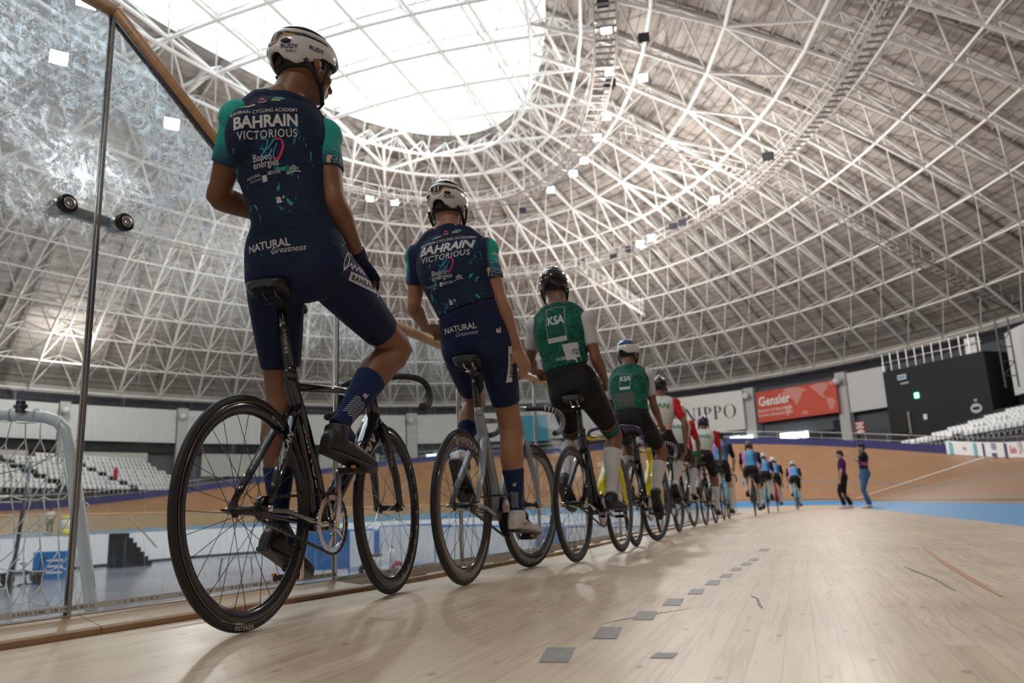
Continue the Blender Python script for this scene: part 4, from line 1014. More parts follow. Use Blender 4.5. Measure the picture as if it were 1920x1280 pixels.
for i in range(9):
    for j in range(15):
        x = -70+30*i+rnd.uniform(-7, 7)+5*sin(j*.9+i); y = 793+34*j+rnd.uniform(-8, 8); D = 5.75+.06*sin(i*1.3+j*.7)
        lim = 108+ (y-800)*.165
        if x > lim: x = lim
        Nw[i, j] = G(x, y, D)
mb = MB()
def cordline(P, Q, sag=.012): mb.tube([P, (P+Q)/2+Vector((rnd.uniform(-.008, .008), 0, -sag)), Q], .0048, 5)
for i in range(9):
    for j in range(15):
        if j+1 < 15: cordline(Nw[i, j], Nw[i, j+1], 0)
        if i+1 < 9 and j % 2 == 0: cordline(Nw[i, j], Nw[i+1, j])
        if i+1 < 9 and j % 2 == 1 and j+1 < 15: cordline(Nw[i, j+1], Nw[i+1, j], .004)
        mb.ball(Nw[i, j], .009, 6, 4)
for x, y in ((163, 940), (160, 1105)): mb.tube([G(x-6, y), G(x+4, y+6), G(x, y+16)], .005, 5)
obj('net', mb, cord, gp)
mb = MB(); mb.tube([G(0, 888, 5.9), G(60, 875, 5.9), G(125, 842, 5.9)], .004, 5); mb.tube([G(134, 850), G(150, 960), G(172, 1060), G(178, 1100)], .004, 5); obj('green_cord', mb, mat('green_cord', (.02, .35, .2), .7), gp)
# platform the goal stands on, below the apron edge
mb = MB(); mb.bar(gl0+Vector((-2.5, .1, -1.2))+Vector((0, 0, 0)), gl0+Vector((1.0, .1, -1.2)), 1.6, 1.4); o = struct('floor_platform', mb, grey_concrete)
# ================================================================== bicycles
tyre_m = mat('tyre_rubber', (.012, .012, .013), .55); chrome = mat('polished_alloy', (.75, .72, .70), .16, 1.); spoke_m = mat('spoke_steel', (.08, .08, .085), .3, .9)
spoke_b = mat('spoke_bright', (.6, .6, .6), .25, 1.); tape_m = mat('bar_tape', (.02, .02, .022), .7); tape_w = mat('bar_tape_white', (.55, .55, .55), .5)
frame_black = mat('frame_black', (.006, .007, .010), .10, 0, .5, 1.); frame_grey = mat('frame_grey', (.30, .32, .35), .28, .1, .5, .6); frame_yellow = mat('frame_yellow', (.78, .66, .02), .22, 0, .5, .8)
frame_blue = mat('frame_pale_blue', (.15, .50, .68), .3, 0, .5, .5); frame_green = mat('frame_olive', (.25, .30, .16), .3); frame_red = mat('frame_red', (.5, .03, .04), .3, 0, .5, .5)
rim_black = mat('rim_black', (.010, .010, .011), .22, 0, .5, .4); rim_brown = mat('rim_bronze', (.10, .085, .078), .15, .3, .5, .6); rim_silver = mat('rim_grey', (.13, .15, .16), .12, .6, .5, .6); rim_grey = mat('rim_matt_grey', (.07, .07, .075), .4)
chain_m = mat('chain_steel', (.07, .065, .06), .35, .9); gum = mat('tyre_side_line', (.30, .22, .12), .6)
pedal_m = mat('pedal_black', (.015, .015, .016), .4); orange_m = mat('orange_plastic', (.8, .35, .03), .4)
WR = .336; _cache = {}
def cached(key, fn):
    if key not in _cache: _cache[key] = fn()
    return _cache[key]
def shared(name, key, fn, m, parent, mats=None, loc=None, rot=None):   # objects of one shape share mesh data per colour
    k = (key, m.name if m else tuple(x.name for x in mats))
    def mk():
        r = fn(); me = r.mesh(name) if isinstance(r, MB) else r
        for x in (mats or [m]): me.materials.append(x)
        return me
    me = cached(k, mk); o = link(bpy.data.objects.new(name, me)); o.parent = parent
    if loc is not None: o.location = loc
    if rot is not None: o.rotation_euler = rot
    return o
def rim_bm(d):
    return MB().revolve([(.3105, -.0095), (.309, -.0115), (.311-d*.35, -.0125), (.311-d*.75, -.0098), (.311-d, -.003), (.311-d, .003), (.311-d*.75, .0098), (.311-d*.35, .0125), (.309, .0115), (.3105, .0095)], 'y', 96, closed=True)
def tyre_bm():
    return MB().revolve([(.3235+.0118*cos(2*pi*k/12), .0118*sin(2*pi*k/12)) for k in range(12)], 'y', 96, closed=True)
def hub_bm(w):
    return MB().revolve([(0, -w-.012), (.009, -w-.012), (.009, -w), (.020, -w), (.020, -w+.005), (.0125, -w+.009), (.0115, w-.009), (.020, w-.005), (.020, w), (.009, w), (.009, w+.012), (0, w+.012)], 'y', 20)
def wheel(root, name, cx, steer, depth, rim_m, spk, nsp, w, detail, tilt=0.):
    # local wheel frame: y = axle.  steer = 4x4 matrix applied to the wheel
    hubp = Vector((cx, 0, WR))
    W_ = shared(name, ('rim', depth), lambda: rim_bm(depth), rim_m, root); W_.matrix_local = steer @ Matrix.Translation(hubp)
    shared('tyre', 'tyre', tyre_bm, tyre_m, W_)
    shared('hub', ('hub', w), lambda: hub_bm(w), black_plastic, W_)
    if detail > 1:
        shared('sidewall_line', ('sw', 1), lambda: MB().revolve([(.3125, -.0112), (.3145, -.0117), (.3145, -.0119), (.3123, -.0117)], 'y', 96, closed=True), gum, W_)
    def sp(): return MB().tube([(0, 0, .018), (0, 0, .311-depth+.004)], .00115, 5)
    allmb = MB()
    for k in range(nsp):
        a = 2*pi*k/nsp; side = 1 if k % 2 else -1; cross = (1 if (k//2) % 2 else -1)*(.32 if detail else .3)
        p0 = Vector((.019*cos(a+cross*3.2), side*w*.92, .019*sin(a+cross*3.2))); r1_ = .311-depth+.003; p1 = Vector((r1_*cos(a), side*.002, r1_*sin(a)))
        if detail > 1:
            me = cached(('spoke1', spk.name), lambda: None)
            d = p1-p0
            def mkc():
                m_ = MB().tube([(0, 0, 0), (0, 0, 1)], .0011, 5).mesh('spoke'); m_.materials.append(spk); return m_
            if _cache.get(('spokem', spk.name)) is None: _cache[('spokem', spk.name)] = mkc()
            o = link(bpy.data.objects.new('spoke', _cache[('spokem', spk.name)])); o.parent = W_
            q = d.to_track_quat('Z', 'Y'); o.rotation_mode = 'QUATERNION'; o.rotation_quaternion = q; o.location = p0; o.scale = (1, 1, d.length)
        else: allmb.tube([p0, p1], .0013, 4)
    if detail <= 1: obj('spokes', allmb, spk, W_)
    return W_
def arc_text(name, s, m, parent, cx, R, a_mid, size, side=-1, step=None, flip=1, bold=.02, y=.0126, steer=Matrix.Identity(4), out=True, shear=0.):
    # letters set round a rim on the side facing the camera (side -1 = right side of the bicycle)
    step = step or size*.78/R; n = len(s)
    for k, ch in enumerate(s):
        if ch == ' ': continue
        a = a_mid+flip*(k-(n-1)/2)*step*-1                            # clockwise as seen from the right side
        me = text_mesh(ch, size, bold=bold, shear=shear)
        radial = Vector((cos(a), 0, sin(a)))*(1 if out else -1); nrm = Vector((0, side, 0)); right = radial.cross(nrm)
        right = Vector((radial.z, 0, -radial.x)) if side < 0 else -Vector((radial.z, 0, -radial.x))
        Mx = Matrix((right, radial, nrm)).transposed().to_4x4(); Mx.translation = Vector((cx, 0, WR))+Vector((cos(a), 0, sin(a)))*R+nrm*y
        me.transform(Mx); me.transform(steer); me.materials.clear(); me.materials.append(m); o = link(bpy.data.objects.new(name, me)); o.parent = parent
def flat_text(name, s, m, parent, origin, right, up, size, **kw): return place_text(name, s, m, parent, origin, right, up, size, lift=0, **kw)
def chainring_bm(teeth=49, r=.0985, arms=True):
    mb = MB(); y0 = -.0015; n = teeth*4; prof = []
    for k in range(n):
        a = 2*pi*k/n; rr = r+(.0035 if k % 4 in (1, 2) else -.0025); prof.append((rr*cos(a), rr*sin(a)))
    inner_ = [(.078*cos(2*pi*k/n), .078*sin(2*pi*k/n)) for k in range(n)]
    vs = []
    for y in (-.0016, .0016):
        for x, z in prof: vs.append((x, y, z))
        for x, z in inner_: vs.append((x, y, z))
    fs = []
    for k in range(n):
        j = (k+1) % n; fs += [(k, j, n+j, n+k), (2*n+j, 2*n+k, 3*n+k, 3*n+j), (j, k, 2*n+k, 2*n+j), (n+k, n+j, 3*n+j, 3*n+k)]
    mb.add(vs, fs, False)
    for k in range(5):
        a = 2*pi*k/5+pi/2; mb.tube([(.012*cos(a), -.004, .012*sin(a)), (.045*cos(a), -.005, .045*sin(a)), (.084*cos(a), -.002, .084*sin(a))], [(.012, .004), (.008, .004), (.010, .003)], 8, up=Vector((0, 1, 0)))
        mb.revolve([(0, -.005), (.006, -.005), (.006, .001)], 'y', 10, (.080*cos(a), 0, .080*sin(a)))
    return mb
def disc_ring_bm(): return MB().revolve([(0, -.004), (.075, -.005), (.099, -.0015), (.102, 0), (.099, .0015), (.05, .004), (0, .004)], 'y', 56)
def chain_bm(bbx, bbz, r1=.0985, r2=.032):
    pts = []; c1 = Vector((bbx, 0, bbz)); c2 = Vector((0, 0, WR)); d = c1-c2; D = d.length; th = atan2(d.z, d.x); be = math.acos((r1-r2)/D)
    # upper tangent, round the ring, lower tangent, round the cog
    def arc(c, r, a0, a1, n):
        for k in range(n+1): a = a0+(a1-a0)*k/n; pts.append(c+Vector((r*cos(a), 0, r*sin(a))))
    aT = th+pi-be; aB = th+pi+be
    arc(c1, r1, aT, aT-(2*pi-2*be), 40); arc(c2, r2, aB, aB-(2*be), 12)
    pts.append(pts[0].copy()); L = 0; seg = []
    for a, b in zip(pts, pts[1:]): seg.append((L, (b-a).length, a, b)); L += (b-a).length
    n = int(L/.0127); mb = MB(); q = 0
    for k in range(n):
        s = L*k/n
        while q < len(seg)-1 and s > seg[q][0]+seg[q][1]: q += 1
        t0 = (s-seg[q][0])/max(seg[q][1], 1e-6); p = seg[q][2].lerp(seg[q][3], t0); t_ = (seg[q][3]-seg[q][2]).normalized()
        if t_.length < .5: continue
        w = .0062 if k % 2 else .0042
        mb.bar(p-t_*.0075, p+t_*.0075, .0085, w*1.6, Vector((0, 1, 0)))
    return mb
def saddle_bm():
    sec = [(-.005, .045, .024, -.012), (.01, .064, .028, -.004), (.04, .073, .044, .0), (.08, .068, .044, .0), (.12, .052, .036, .001), (.16, .034, .022, .002), (.20, .022, .019, .001), (.24, .018, .017, -.002), (.262, .014, .014, -.008), (.270, .006, .008, -.014)]
    rings = []
    for x, w, h, z in sec:
        r = []
        for k in range(20):
            a = 2*pi*k/20; c, s = cos(a), sin(a)
            yy = w*(abs(c)**.8)*(1 if c > 0 else -1); zz = (h*.32*s if s > 0 else h*abs(s)**.6*(-1)*(1.0 if abs(c) > .5 else .65)); r.append(Vector((x, yy, z+zz)))
        rings.append(r)
    return MB().loft(rings)
def bicycle(label, rear, heading, opt):
    """opt: frame/fork colours, rims, crank angle, steer angle, saddle height, bar tape, detail"""
    o = dict(frame=frame_black, fork=None, wb=.97, phi=90, steer=0, sad=1.05, rr=(.034, rim_black), fr=(.048, rim_black), tape='black', ring='star', crank=chrome, detail=2, spoke=spoke_m, lean=0, post=None, stays=None, top=None)
    o.update(opt); det = o['detail']; wb = o['wb']
    root = thing('bicycle', label, 'bicycle', rear, heading, o.get('group')); root.rotation_euler = (-o['lean'], 0, heading)
    fm = o['frame']; fk = o['fork'] or fm; stm = o['stays'] or fm; tm = o['top'] or fm
    BB = Vector((.41, 0, .285)); cl = Vector((.225, 0, .775)); HT = Vector((wb-.165, 0, .80)); HB = Vector((wb-.130, 0, .685)); AX = Vector((0, 0, WR)); FA = Vector((wb, 0, WR))
    ax = (HT-HB).normalized(); S = Matrix.Translation(HB) @ Matrix.Rotation(radians(o['steer']), 4, ax) @ Matrix.Translation(-HB); I4 = Matrix.Identity(4)
    rw = wheel(root, 'rear_wheel', 0, I4, o['rr'][0], o['rr'][1], o['spoke'], 28 if det > 1 else 20, .045, det)
    fw = wheel(root, 'front_wheel', wb, S, o['fr'][0], o['fr'][1], o.get('fspoke', o['spoke']), 22 if det > 1 else 18, .038, det)
    # frame
    mb = MB(); N = 18
    mb.tube([BB+Vector((-.012, 0, .0)), BB.lerp(cl, .12)+Vector((.004, 0, 0)), BB.lerp(cl, .30)+Vector((.018, 0, 0)), BB.lerp(cl, .62)+Vector((.010, 0, 0)), cl+Vector((0, 0, -.03)), cl], [(.026, .033), (.016, .040), (.0145, .033), (.0145, .030), (.016, .026), (.016, .022)], N, up=Vector((0, 1, 0)))
    mb2 = MB(); mb2.tube([BB+Vector((.01, 0, .01)), BB.lerp(HB, .5), HB+Vector((-.01, 0, .01))], [(.028, .034), (.020, .036), (.018, .034)], N, up=Vector((0, 1, 0)))
    mb3 = MB(); mb3.tube([cl+Vector((0, 0, -.045)), (cl+HT)/2+Vector((0, 0, -.03)), HT+Vector((-.01, 0, -.02))], [(.013, .020), (.014, .020), (.018, .024)], N, up=Vector((0, 1, 0)))
    mh = MB(); mh.tube([HB+Vector((.004, 0, -.012)), HB.lerp(HT, .5), HT+Vector((-.002, 0, .012))], [(.022, .030), (.018, .026), (.020, .022)], N, up=Vector((0, 1, 0)))
    mb.revolve([(0, -.036), (.022, -.036), (.024, -.030), (.024, .030), (.022, .036), (0, .036)], 'y', 24, BB)
    fr = obj('frame', mb, fm, root)
    obj('head_tube', mh, fk if fk in (frame_yellow,) else fm, root); obj('down_tube', mb2, o.get('down') or fm, root); obj('top_tube', mb3, tm, root)
    for s in (-1, 1):
        m_ = MB(); m_.tube([BB+Vector((-.02, s*.020, .0)), (.30, s*.026, .30), (.12, s*.055, .325), AX+Vector((.0, s*.064, -.002)), AX+Vector((-.028, s*.064, .004))], [(.008, .014), (.008, .017), (.008, .015), (.006, .015), (.003, .010)], 12, up=Vector((0, 1, 0)))
        obj('chain_stay', m_, fm, root)
        m_ = MB(); m_.tube([BB.lerp(cl, .80)+Vector((.0, s*.012, .0)), (.20, s*.024, .62), (.10, s*.05, .47), AX+Vector((.006, s*.062, .012))], [(.008, .016), (.0065, .020), (.006, .018), (.006, .012)], 12, up=Vector((0, 1, 0)))
        obj('seat_stay', m_, stm, root)
        m_ = MB(); m_.revolve([(0, -.0), (.010, -.0), (.010, .009), (.006, .014), (.0, .014)], 'y', 12, (0, 0, 0)); m_.v = [(v[0], v[1]*s+s*.066, v[2]+WR) for v in m_.v]; obj('axle_nut', m_, chrome, root)
    # seat post and saddle
    sz = o['sad']; pc = Vector((.215, 0, .78)); pt = Vector((.165, 0, sz-.045))
    m_ = MB(); m_.tube([cl+Vector((.004, 0, -.03)), cl.lerp(pt, .45)+Vector((-.006, 0, 0)), pt+Vector((0, 0, -.01))], [(.0115, .018), (.011, .017), (.0115, .016)], 14, up=Vector((0, 1, 0))); sp_o = obj('seat_post', m_, o['post'] or black_gloss, root)
    m_ = MB(); m_.revolve([(.0195, -.02), (.0225, -.018), (.0225, .018), (.0195, .02)], 'z', 18, cl+Vector((0, 0, -.0)), True); obj('seat_clamp', m_, fm, root)
    sd = shared('saddle', 'saddle', saddle_bm, mat('saddle_black', (.012, .012, .013), .42) if 'saddle_black' not in MATS else MATS['saddle_black'], root, loc=(.055, 0, sz), rot=(0, o.get('sp', .12), 0))
    m_ = MB()
    for s in (-1, 1): m_.tube([(.03, s*.022, -.018), (.06, s*.022, -.040), (.15, s*.020, -.042), (.22, s*.010, -.022)], .0035, 8)
    m_.box((.11, 0, -.043), (.05, .055, .022)); obj('saddle_rails', m_, o.get('rails') or dark_steel, sd)
    # fork, stem, bars (all turn with the steering)
    def st(m_): m_.v = [tuple(S @ Vector(v)) for v in m_.v]; return m_
    m_ = MB(); m_.tube([HB+Vector((.004, 0, -.008)), HB+Vector((.008, 0, -.028))], [(.020, .026), (.026, .026)], 16, up=Vector((0, 1, 0)))
    for s in (-1, 1): m_.tube([HB+Vector((.004, s*.010, -.010)), HB+Vector((.014, s*.030, -.035)), HB+Vector((.036, s*.037, -.10)), FA+Vector((-.030, s*.046, .12)), FA+Vector((-.004, s*.050, .004)), FA+Vector((.002, s*.050, -.016))], [(.014, .018), (.010, .020), (.0085, .020), (.0070, .017), (.006, .013), (.004, .009)], 14, up=Vector((0, 1, 0)))
    fo = obj('fork', st(m_), fk, root)
    m_ = MB()
    for s in (-1, 1): m_.revolve([(0, 0), (.010, 0), (.009, .008), (0, .010)], 'y', 12); m_.v[-48:] = m_.v[-48:]
    m_ = MB(); m_.tube([FA+Vector((0, -.066, 0)), FA+Vector((0, .066, 0))], .0075, 12); obj('front_axle', st(m_), chrome, root)
    bx = wb-.085; bz = HT.z+.055
    m_ = MB(); m_.tube([HT+Vector((-.004, 0, .012)), HT+Vector((-.014, 0, .045)), (bx-.03, 0, bz), (bx, 0, bz)], [(.016, .016), (.017, .018), (.015, .016), (.017, .018)], 14, up=Vector((0, 1, 0))); obj('stem', st(m_), fk if fk != frame_yellow else black_gloss, root)
    bw = .198
    def barpts(s): return [(bx, 0, bz), (bx, s*.06, bz+.001), (bx+.006, s*.115, bz-.002), (bx+.030, s*.160, bz-.010), (bx+.062, s*(bw-.014), bz-.026), (bx+.078, s*(bw-.003), bz-.055), (bx+.072, s*bw, bz-.090), (bx+.045, s*(bw+.003), bz-.118), (bx+.008, s*(bw+.005), bz-.132), (bx-.035, s*(bw+.006), bz-.140)]
    def smooth(P, n=6):
        P = [Vector(p) for p in P]; out_ = []
        for i in range(len(P)-1):
            a, b, c, d = P[max(i-1, 0)], P[i], P[i+1], P[min(i+2, len(P)-1)]
            for k in range(n): t_ = k/n; out_.append(.5*((2*b)+(c-a)*t_+(2*a-5*b+4*c-d)*t_*t_+(3*b-a-3*c+d)*t_**3))
        out_.append(P[-1]); return out_
    m_ = MB()
    for s in (-1, 1):
        m_.tube(smooth(barpts(s)), .0125, 14)
    hb = obj('handlebar', st(m_), o.get('bar') or tape_m, root)
    for s in (-1, 1):
        m_ = MB(); P = smooth(barpts(s), 8); P = P[16:]if o['tape'] == 'striped' else P[44:]; rr = [.0150+(.0012 if k % 2 else 0) for k in range(len(P))]
        m_.tube(P, rr, 12)
        if o['tape'] == 'striped':
            for q in range(len(m_.f)): m_.mi[q] = 1 if (q//12) % 3 == 1 else 0
        m_.revolve([(0, -.008), (.011, -.008), (.0145, -.004), (.0145, 0)], 'x', 12, P[-1])
        obj('grip_tape', st(m_), None, hb, mats=[tape_m if o['tape'] != 'purple' else o['bar'], tape_w])
    # drive train
    ph = radians(o['phi']); ringm = chrome if o['ring'] == 'star' else black_gloss
    cr = shared('chainring', ('ring', o['ring']), chainring_bm if o['ring'] == 'star' else disc_ring_bm, ringm, root, loc=BB+Vector((0, -.047, 0)), rot=(0, -ph*.2, 0))
    shared('chain', 'chain', lambda: chain_bm(BB.x, BB.z), chain_m, root, loc=(0, -.047, 0))
    m_ = MB(); m_.revolve([(0, -.052), (.030, -.052), (.0335, -.048), (.030, -.044), (.014, -.044)], 'y', 30, (0, 0, WR)); obj('sprocket', m_, chain_m, root)
    for s, a, nm in ((-1, ph, 'crank_arm'), (1, ph+pi, 'crank_arm')):
        dv = Vector((cos(a), 0, sin(a))); m_ = MB(); y0 = s*.060; y1 = s*.072
        m_.tube([BB+Vector((0, y0, 0))-dv*.014, BB+Vector((0, y0, 0))+dv*.01, BB+Vector((0, y1, 0))+dv*.08, BB+Vector((0, y1, 0))+dv*.165, BB+Vector((0, y1, 0))+dv*.176], [(.008, .012), (.009, .017), (.0065, .011), (.0065, .011), (.004, .007)], 14, up=Vector((0, 1, 0)))
        m_.revolve([(0, -.006), (.010, -.006), (.012, .0)], 'y', 16, BB+Vector((0, s*.062, 0)), a0=0, a1=2*pi) if s < 0 else None
        ca = obj(nm, m_, o['crank'], root)
        pp = BB+Vector((0, s*.082, 0))+dv*.168; m_ = MB(); m_.tube([pp, pp+Vector((0, s*.012, 0))], .008, 10)
        m_.box(pp+Vector((0, s*.042, .002)), (.085, .058, .018)); m_.box(pp+Vector((.045, s*.042, .006)), (.02, .045, .012)); pe = obj('pedal', m_, pedal_m, root)
        if det > 1: m_ = MB(); m_.box(pp+Vector((-.040, s*.068, .012)), (.014, .010, .010)); obj('pedal_clip', m_, orange_m, pe)
    return root, S

def head_of(rear, front): a, b = Vector(rear), Vector(front); return atan2((b-a).y, (b-a).x)
B_R = [Vector((-.777, 2.325, 0)), Vector((-.241, 3.531, 0)), Vector((.327, 4.739, 0)), Vector((.90, 6.30, 0))]
B_F = [Vector((-.518, 3.259, 0)), Vector((.069, 4.46, 0)), Vector((.69, 5.60, 0)), Vector((1.25, 7.18, 0))]
b1, S1 = bicycle('glossy black track bicycle nearest the camera', B_R[0], head_of(B_R[0], B_F[0]), dict(phi=91, steer=3, sad=1.05, lean=.02, post=black_gloss, frame=frame_black, stays=frame_black, fspoke=spoke_b))
rot1 = None
ink = mat('decal_white', (.62, .62, .60), .4); ink_d = mat('decal_grey', (.25, .25, .25), .5)
arc_text('rim_lettering', 'BONTRAGER', ink, b1, .97, .288, -.30, .030, step=.235, steer=S1, bold=.02, y=.0134)
arc_text('tyre_lettering', 'EXTENZA', ink, b1, 0, .3235, -1.66, .016, step=.040, y=.0122, out=False, flip=-1, shear=.2)
arc_text('rim_lettering', 'BRIDGESTONE', ink, b1, 0, .298, 1.02, .015, step=.038, y=.0128, bold=.01)
def along_text(s, m, parent, p0, p1, size, off, **kw):                # lettering running along a tube, read from the right hand side
    p0, p1 = Vector(p0), Vector(p1); r = (p1-p0).normalized(); n = Vector((0, -1, 0)); up = n.cross(r); me = text_mesh(s, size, **kw)
    Mx = Matrix((r, up, n)).transposed().to_4x4(); Mx.translation = (p0+p1)/2+Vector((0, -off, 0)); me.transform(Mx); me.materials.clear(); me.materials.append(m); o = link(bpy.data.objects.new('frame_lettering', me)); o.parent = parent; return o
along_text('SOLAN', ink, b1, (.03, 0, .40), (.19, 0, .64), .038, .040, width=1.0, spacing=1.0, bold=.012).location = (0, -.016, 0)
along_text('EQUIPE', ink, b1, (.40, 0, .36), (.27, 0, .66), .046, .0165, width=1.5, bold=.03)
along_text('SOLAN', ink, b1, (.52, 0, .385), (.86, 0, .675), .082, .0255, width=1.0, bold=.03)
along_text('WING TT', ink, b1, (.185, 0, .80), (.163, 0, .98), .030, .0125, width=1.0, bold=.02, shear=.3)
o_ = along_text('WING', ink, b1, (.925, 0, .46), (.875, 0, .62), .034, .0475, width=1.0, bold=.03, shear=.3)
b2, S2 = bicycle('grey aero track bicycle with bronze deep rims, second in line', B_R[1], head_of(B_R[1], B_F[1]), dict(phi=-42, steer=-10, sad=1.02, lean=.0, frame=frame_grey, fork=frame_grey, post=black_gloss, rr=(.052, rim_brown), fr=(.052, rim_silver), tape='striped', ring='disc', crank=black_gloss, rails=chrome))
arc_text('rim_lettering', 'CAMPAGNOLO', ink, b2, 0, .288, 1.35, .034, step=.118, y=.0131, bold=.03, out=False, flip=-1)
arc_text('rim_lettering', 'PISTA', ink, b2, 0, .285, -1.75, .022, step=.07, y=.0131, out=False, flip=-1)
along_text('CC', frame_black, b2, (.60, 0, .46), (.72, 0, .57), .05, .0225, bold=.02)
b3, S3 = bicycle('black and yellow track bicycle, third in line', B_R[2], head_of(B_R[2], B_F[2]), dict(phi=-14, steer=0, sad=.985, frame=frame_black, down=frame_yellow, top=frame_yellow, fork=frame_yellow, rr=(.030, rim_grey), fr=(.030, rim_grey), tape='purple', bar=mat('purple_bar', (.06, .05, .11), .3, .3), ring='disc', crank=black_gloss, detail=2, rails=chrome))
along_text('SOLAN', frame_black, b3, (.46, 0, .345), (.80, 0, .64), .060, .0215, width=1.1, bold=.02)
b4, S4 = bicycle('black and yellow track bicycle with its front wheel turned right, fourth in line', B_R[3], radians(90-20.5), dict(phi=195, steer=-11, sad=.93, wb=.93, frame=frame_black, down=frame_yellow, top=frame_yellow, fork=frame_yellow, rr=(.030, rim_grey), fr=(.030, rim_grey), tape='striped', ring='disc', crank=dark_steel, detail=1, spoke=spoke_b))
# ================================================================== people
def fabric(name, col, rough=.75, wrinkle=.25, scale=26.):
    m = mat(name, col, rough, 0, .3); t = NT(m); v = t.coord('Object', scale=(1, 1, 2.6))
    t.bump(t.math('ADD', t.noise(v, scale*.55, 3., .55, 1.2), t.math('MULTIPLY', t.noise(v, scale*1.6, 2.), .3)), wrinkle*1.7, .012); b = t.b; b.inputs['Sheen Weight'].default_value = .03; b.inputs['Specular IOR Level'].default_value = .2; return m, t
def skin(name, col):
    m = mat(name, col, .48, 0, .4); t = NT(m); t.color(t.ramp(t.noise(t.coord('Object'), 9., 3.), [(.3, tuple(c*.86 for c in col)), (.7, tuple(min(1, c*1.1) for c in col))])); t.bump(t.noise(t.coord('Object'), 160., 2.), .08, .002); return m
skin1 = skin('skin_brown', (.225, .105, .058)); skin2 = skin('skin_tan', (.37, .185, .11)); skin3 = skin('skin_deep', (.22, .105, .062)); skin4 = skin('skin_light', (.52, .34, .25))
hair_m = mat('hair_black', (.012, .010, .009), .6); 
def blotch_kit(name, base, spot, lo=.60):
    m, t = fabric(name, base); v = t.coord('Object')
    n1 = t.noise(v, 11., 2., .5, .3); mp = t.n('ShaderNodeMapping'); mp.inputs['Scale'].default_value = (1, 1, .45); mp.inputs['Rotation'].default_value = (.3, 0, .6); t.l(v, mp.inputs[0])
    n2 = t.noise(mp.outputs[0], 34., 2., .5, 1.5)
    k = t.math('MULTIPLY', t.ramp(n1, [(.53, (0, 0, 0)), (.58, (1, 1, 1))]), t.ramp(n2, [(lo, (0, 0, 0)), (lo+.025, (1, 1, 1))]))
    tone = t.ramp(t.noise(v, 3., 2.), [(.4, base), (.62, (base[0]*.8, base[1]*1.35, base[2]*1.0))])
    sz = t.sep(v)[2]; fade = t.n('ShaderNodeMapRange'); fade.inputs[1].default_value = 1.60; fade.inputs[2].default_value = 1.45; t.l(sz, fade.inputs[0])
    t.color(t.mix(t.math('MULTIPLY', k, fade.outputs[0]), tone, spot)); return m
bj = blotch_kit('jersey_navy', (.012, .019, .052), (.04, .33, .30), .585)
def sleeve_mat(name, zt, zb, yl=None, yr=None):                                          # teal shoulder running into navy at the cuff
    m, t = fabric(name, (.03, .3, .25)); v = t.coord('Object'); sp = t.sep(v); r_ = t.n('ShaderNodeMapRange'); r_.inputs[1].default_value = zb; r_.inputs[2].default_value = zt; t.l(t.math('ADD', sp[2], t.math('MULTIPLY', t.noise(v, 9., 2.), .05)), r_.inputs[0])
    c_ = t.ramp(r_.outputs[0], [(.22, (.018, .035, .10)), (.40, (.03, .13, .19)), (.58, (.03, .36, .31)), (1., (.03, .40, .33))])
    if yl is not None:                                                 # only the outer side of the sleeve is teal
        k = t.n('ShaderNodeMapRange'); k.inputs[1].default_value = -.006; k.inputs[2].default_value = .014; t.l(t.math('MAXIMUM', t.math('SUBTRACT', sp[1], yl), t.math('SUBTRACT', yr, sp[1])), k.inputs[0]); c_ = t.mix(k.outputs[0], (.014, .02, .055), c_)
    t.color(c_); return m
navy_short, _ = fabric('shorts_navy', (.010, .017, .055), .7, .12, 18.); black_short, _ = fabric('shorts_black', (.010, .010, .011), .7, .12, 18.)
navy_panel, t = fabric('shorts_navy_panel', (.018, .026, .075), .6, .08)
vo = t.n('ShaderNodeTexVoronoi'); vo.inputs['Scale'].default_value = 130; t.l(t.coord('Object'), vo.inputs['Vector']); t.color(t.mix(t.ramp(vo.outputs['Distance'], [(.15, (1, 1, 1)), (.35, (0, 0, 0))]), (.024, .034, .095), (.012, .018, .05)))
green_j, t = fabric('jersey_green', (.01, .13, .08))
wv = t.n('ShaderNodeTexWave', wave_type='BANDS', bands_direction='DIAGONAL'); wv.inputs['Scale'].default_value = 16; wv.inputs['Distortion'].default_value = 9; wv.inputs['Detail'].default_value = 1; wv.inputs['Detail Scale'].default_value = 3
mp = t.n('ShaderNodeMapping'); mp.inputs['Scale'].default_value = (1, 1, .5); t.l(t.coord('Object'), mp.inputs[0]); t.l(mp.outputs[0], wv.inputs['Vector'])
t.color(t.ramp(wv.outputs['Fac'], [(.2, (.006, .06, .042)), (.5, (.009, .105, .068)), (.8, (.011, .135, .088))]))
white_j, _ = fabric('sleeve_white', (.55, .54, .56), .7, .15); sock_navy, _ = fabric('sock_navy', (.012, .025, .085), .8, .1, 60.); sock_white, _ = fabric('sock_white', (.62, .62, .62), .8, .1, 60.)
oman_j, t = fabric('jersey_oman', (.66, .64, .62), .7, .12)
sp = t.sep(t.coord('Object')); z = sp[2]; wv = t.n('ShaderNodeTexWave', wave_type='BANDS', bands_direction='Z'); wv.inputs['Scale'].default_value = 11; wv.inputs['Distortion'].default_value = 4; t.l(t.coord('Object'), wv.inputs['Vector'])
low = t.n('ShaderNodeMapRange'); low.inputs[1].default_value = 1.30; low.inputs[2].default_value = 1.16; t.l(z, low.inputs[0])
pc = t.mix(t.ramp(t.noise(t.coord('Object'), 7.), [(.46, (0, 0, 0)), (.52, (1, 1, 1))]), (.05, .30, .12), (.55, .05, .05))
t.color(t.mix(t.math('MULTIPLY', t.math('MULTIPLY', t.ramp(wv.outputs['Fac'], [(.5, (0, 0, 0)), (.6, (1, 1, 1))]), low.outputs[0]), .8), (.66, .64, .62), pc))
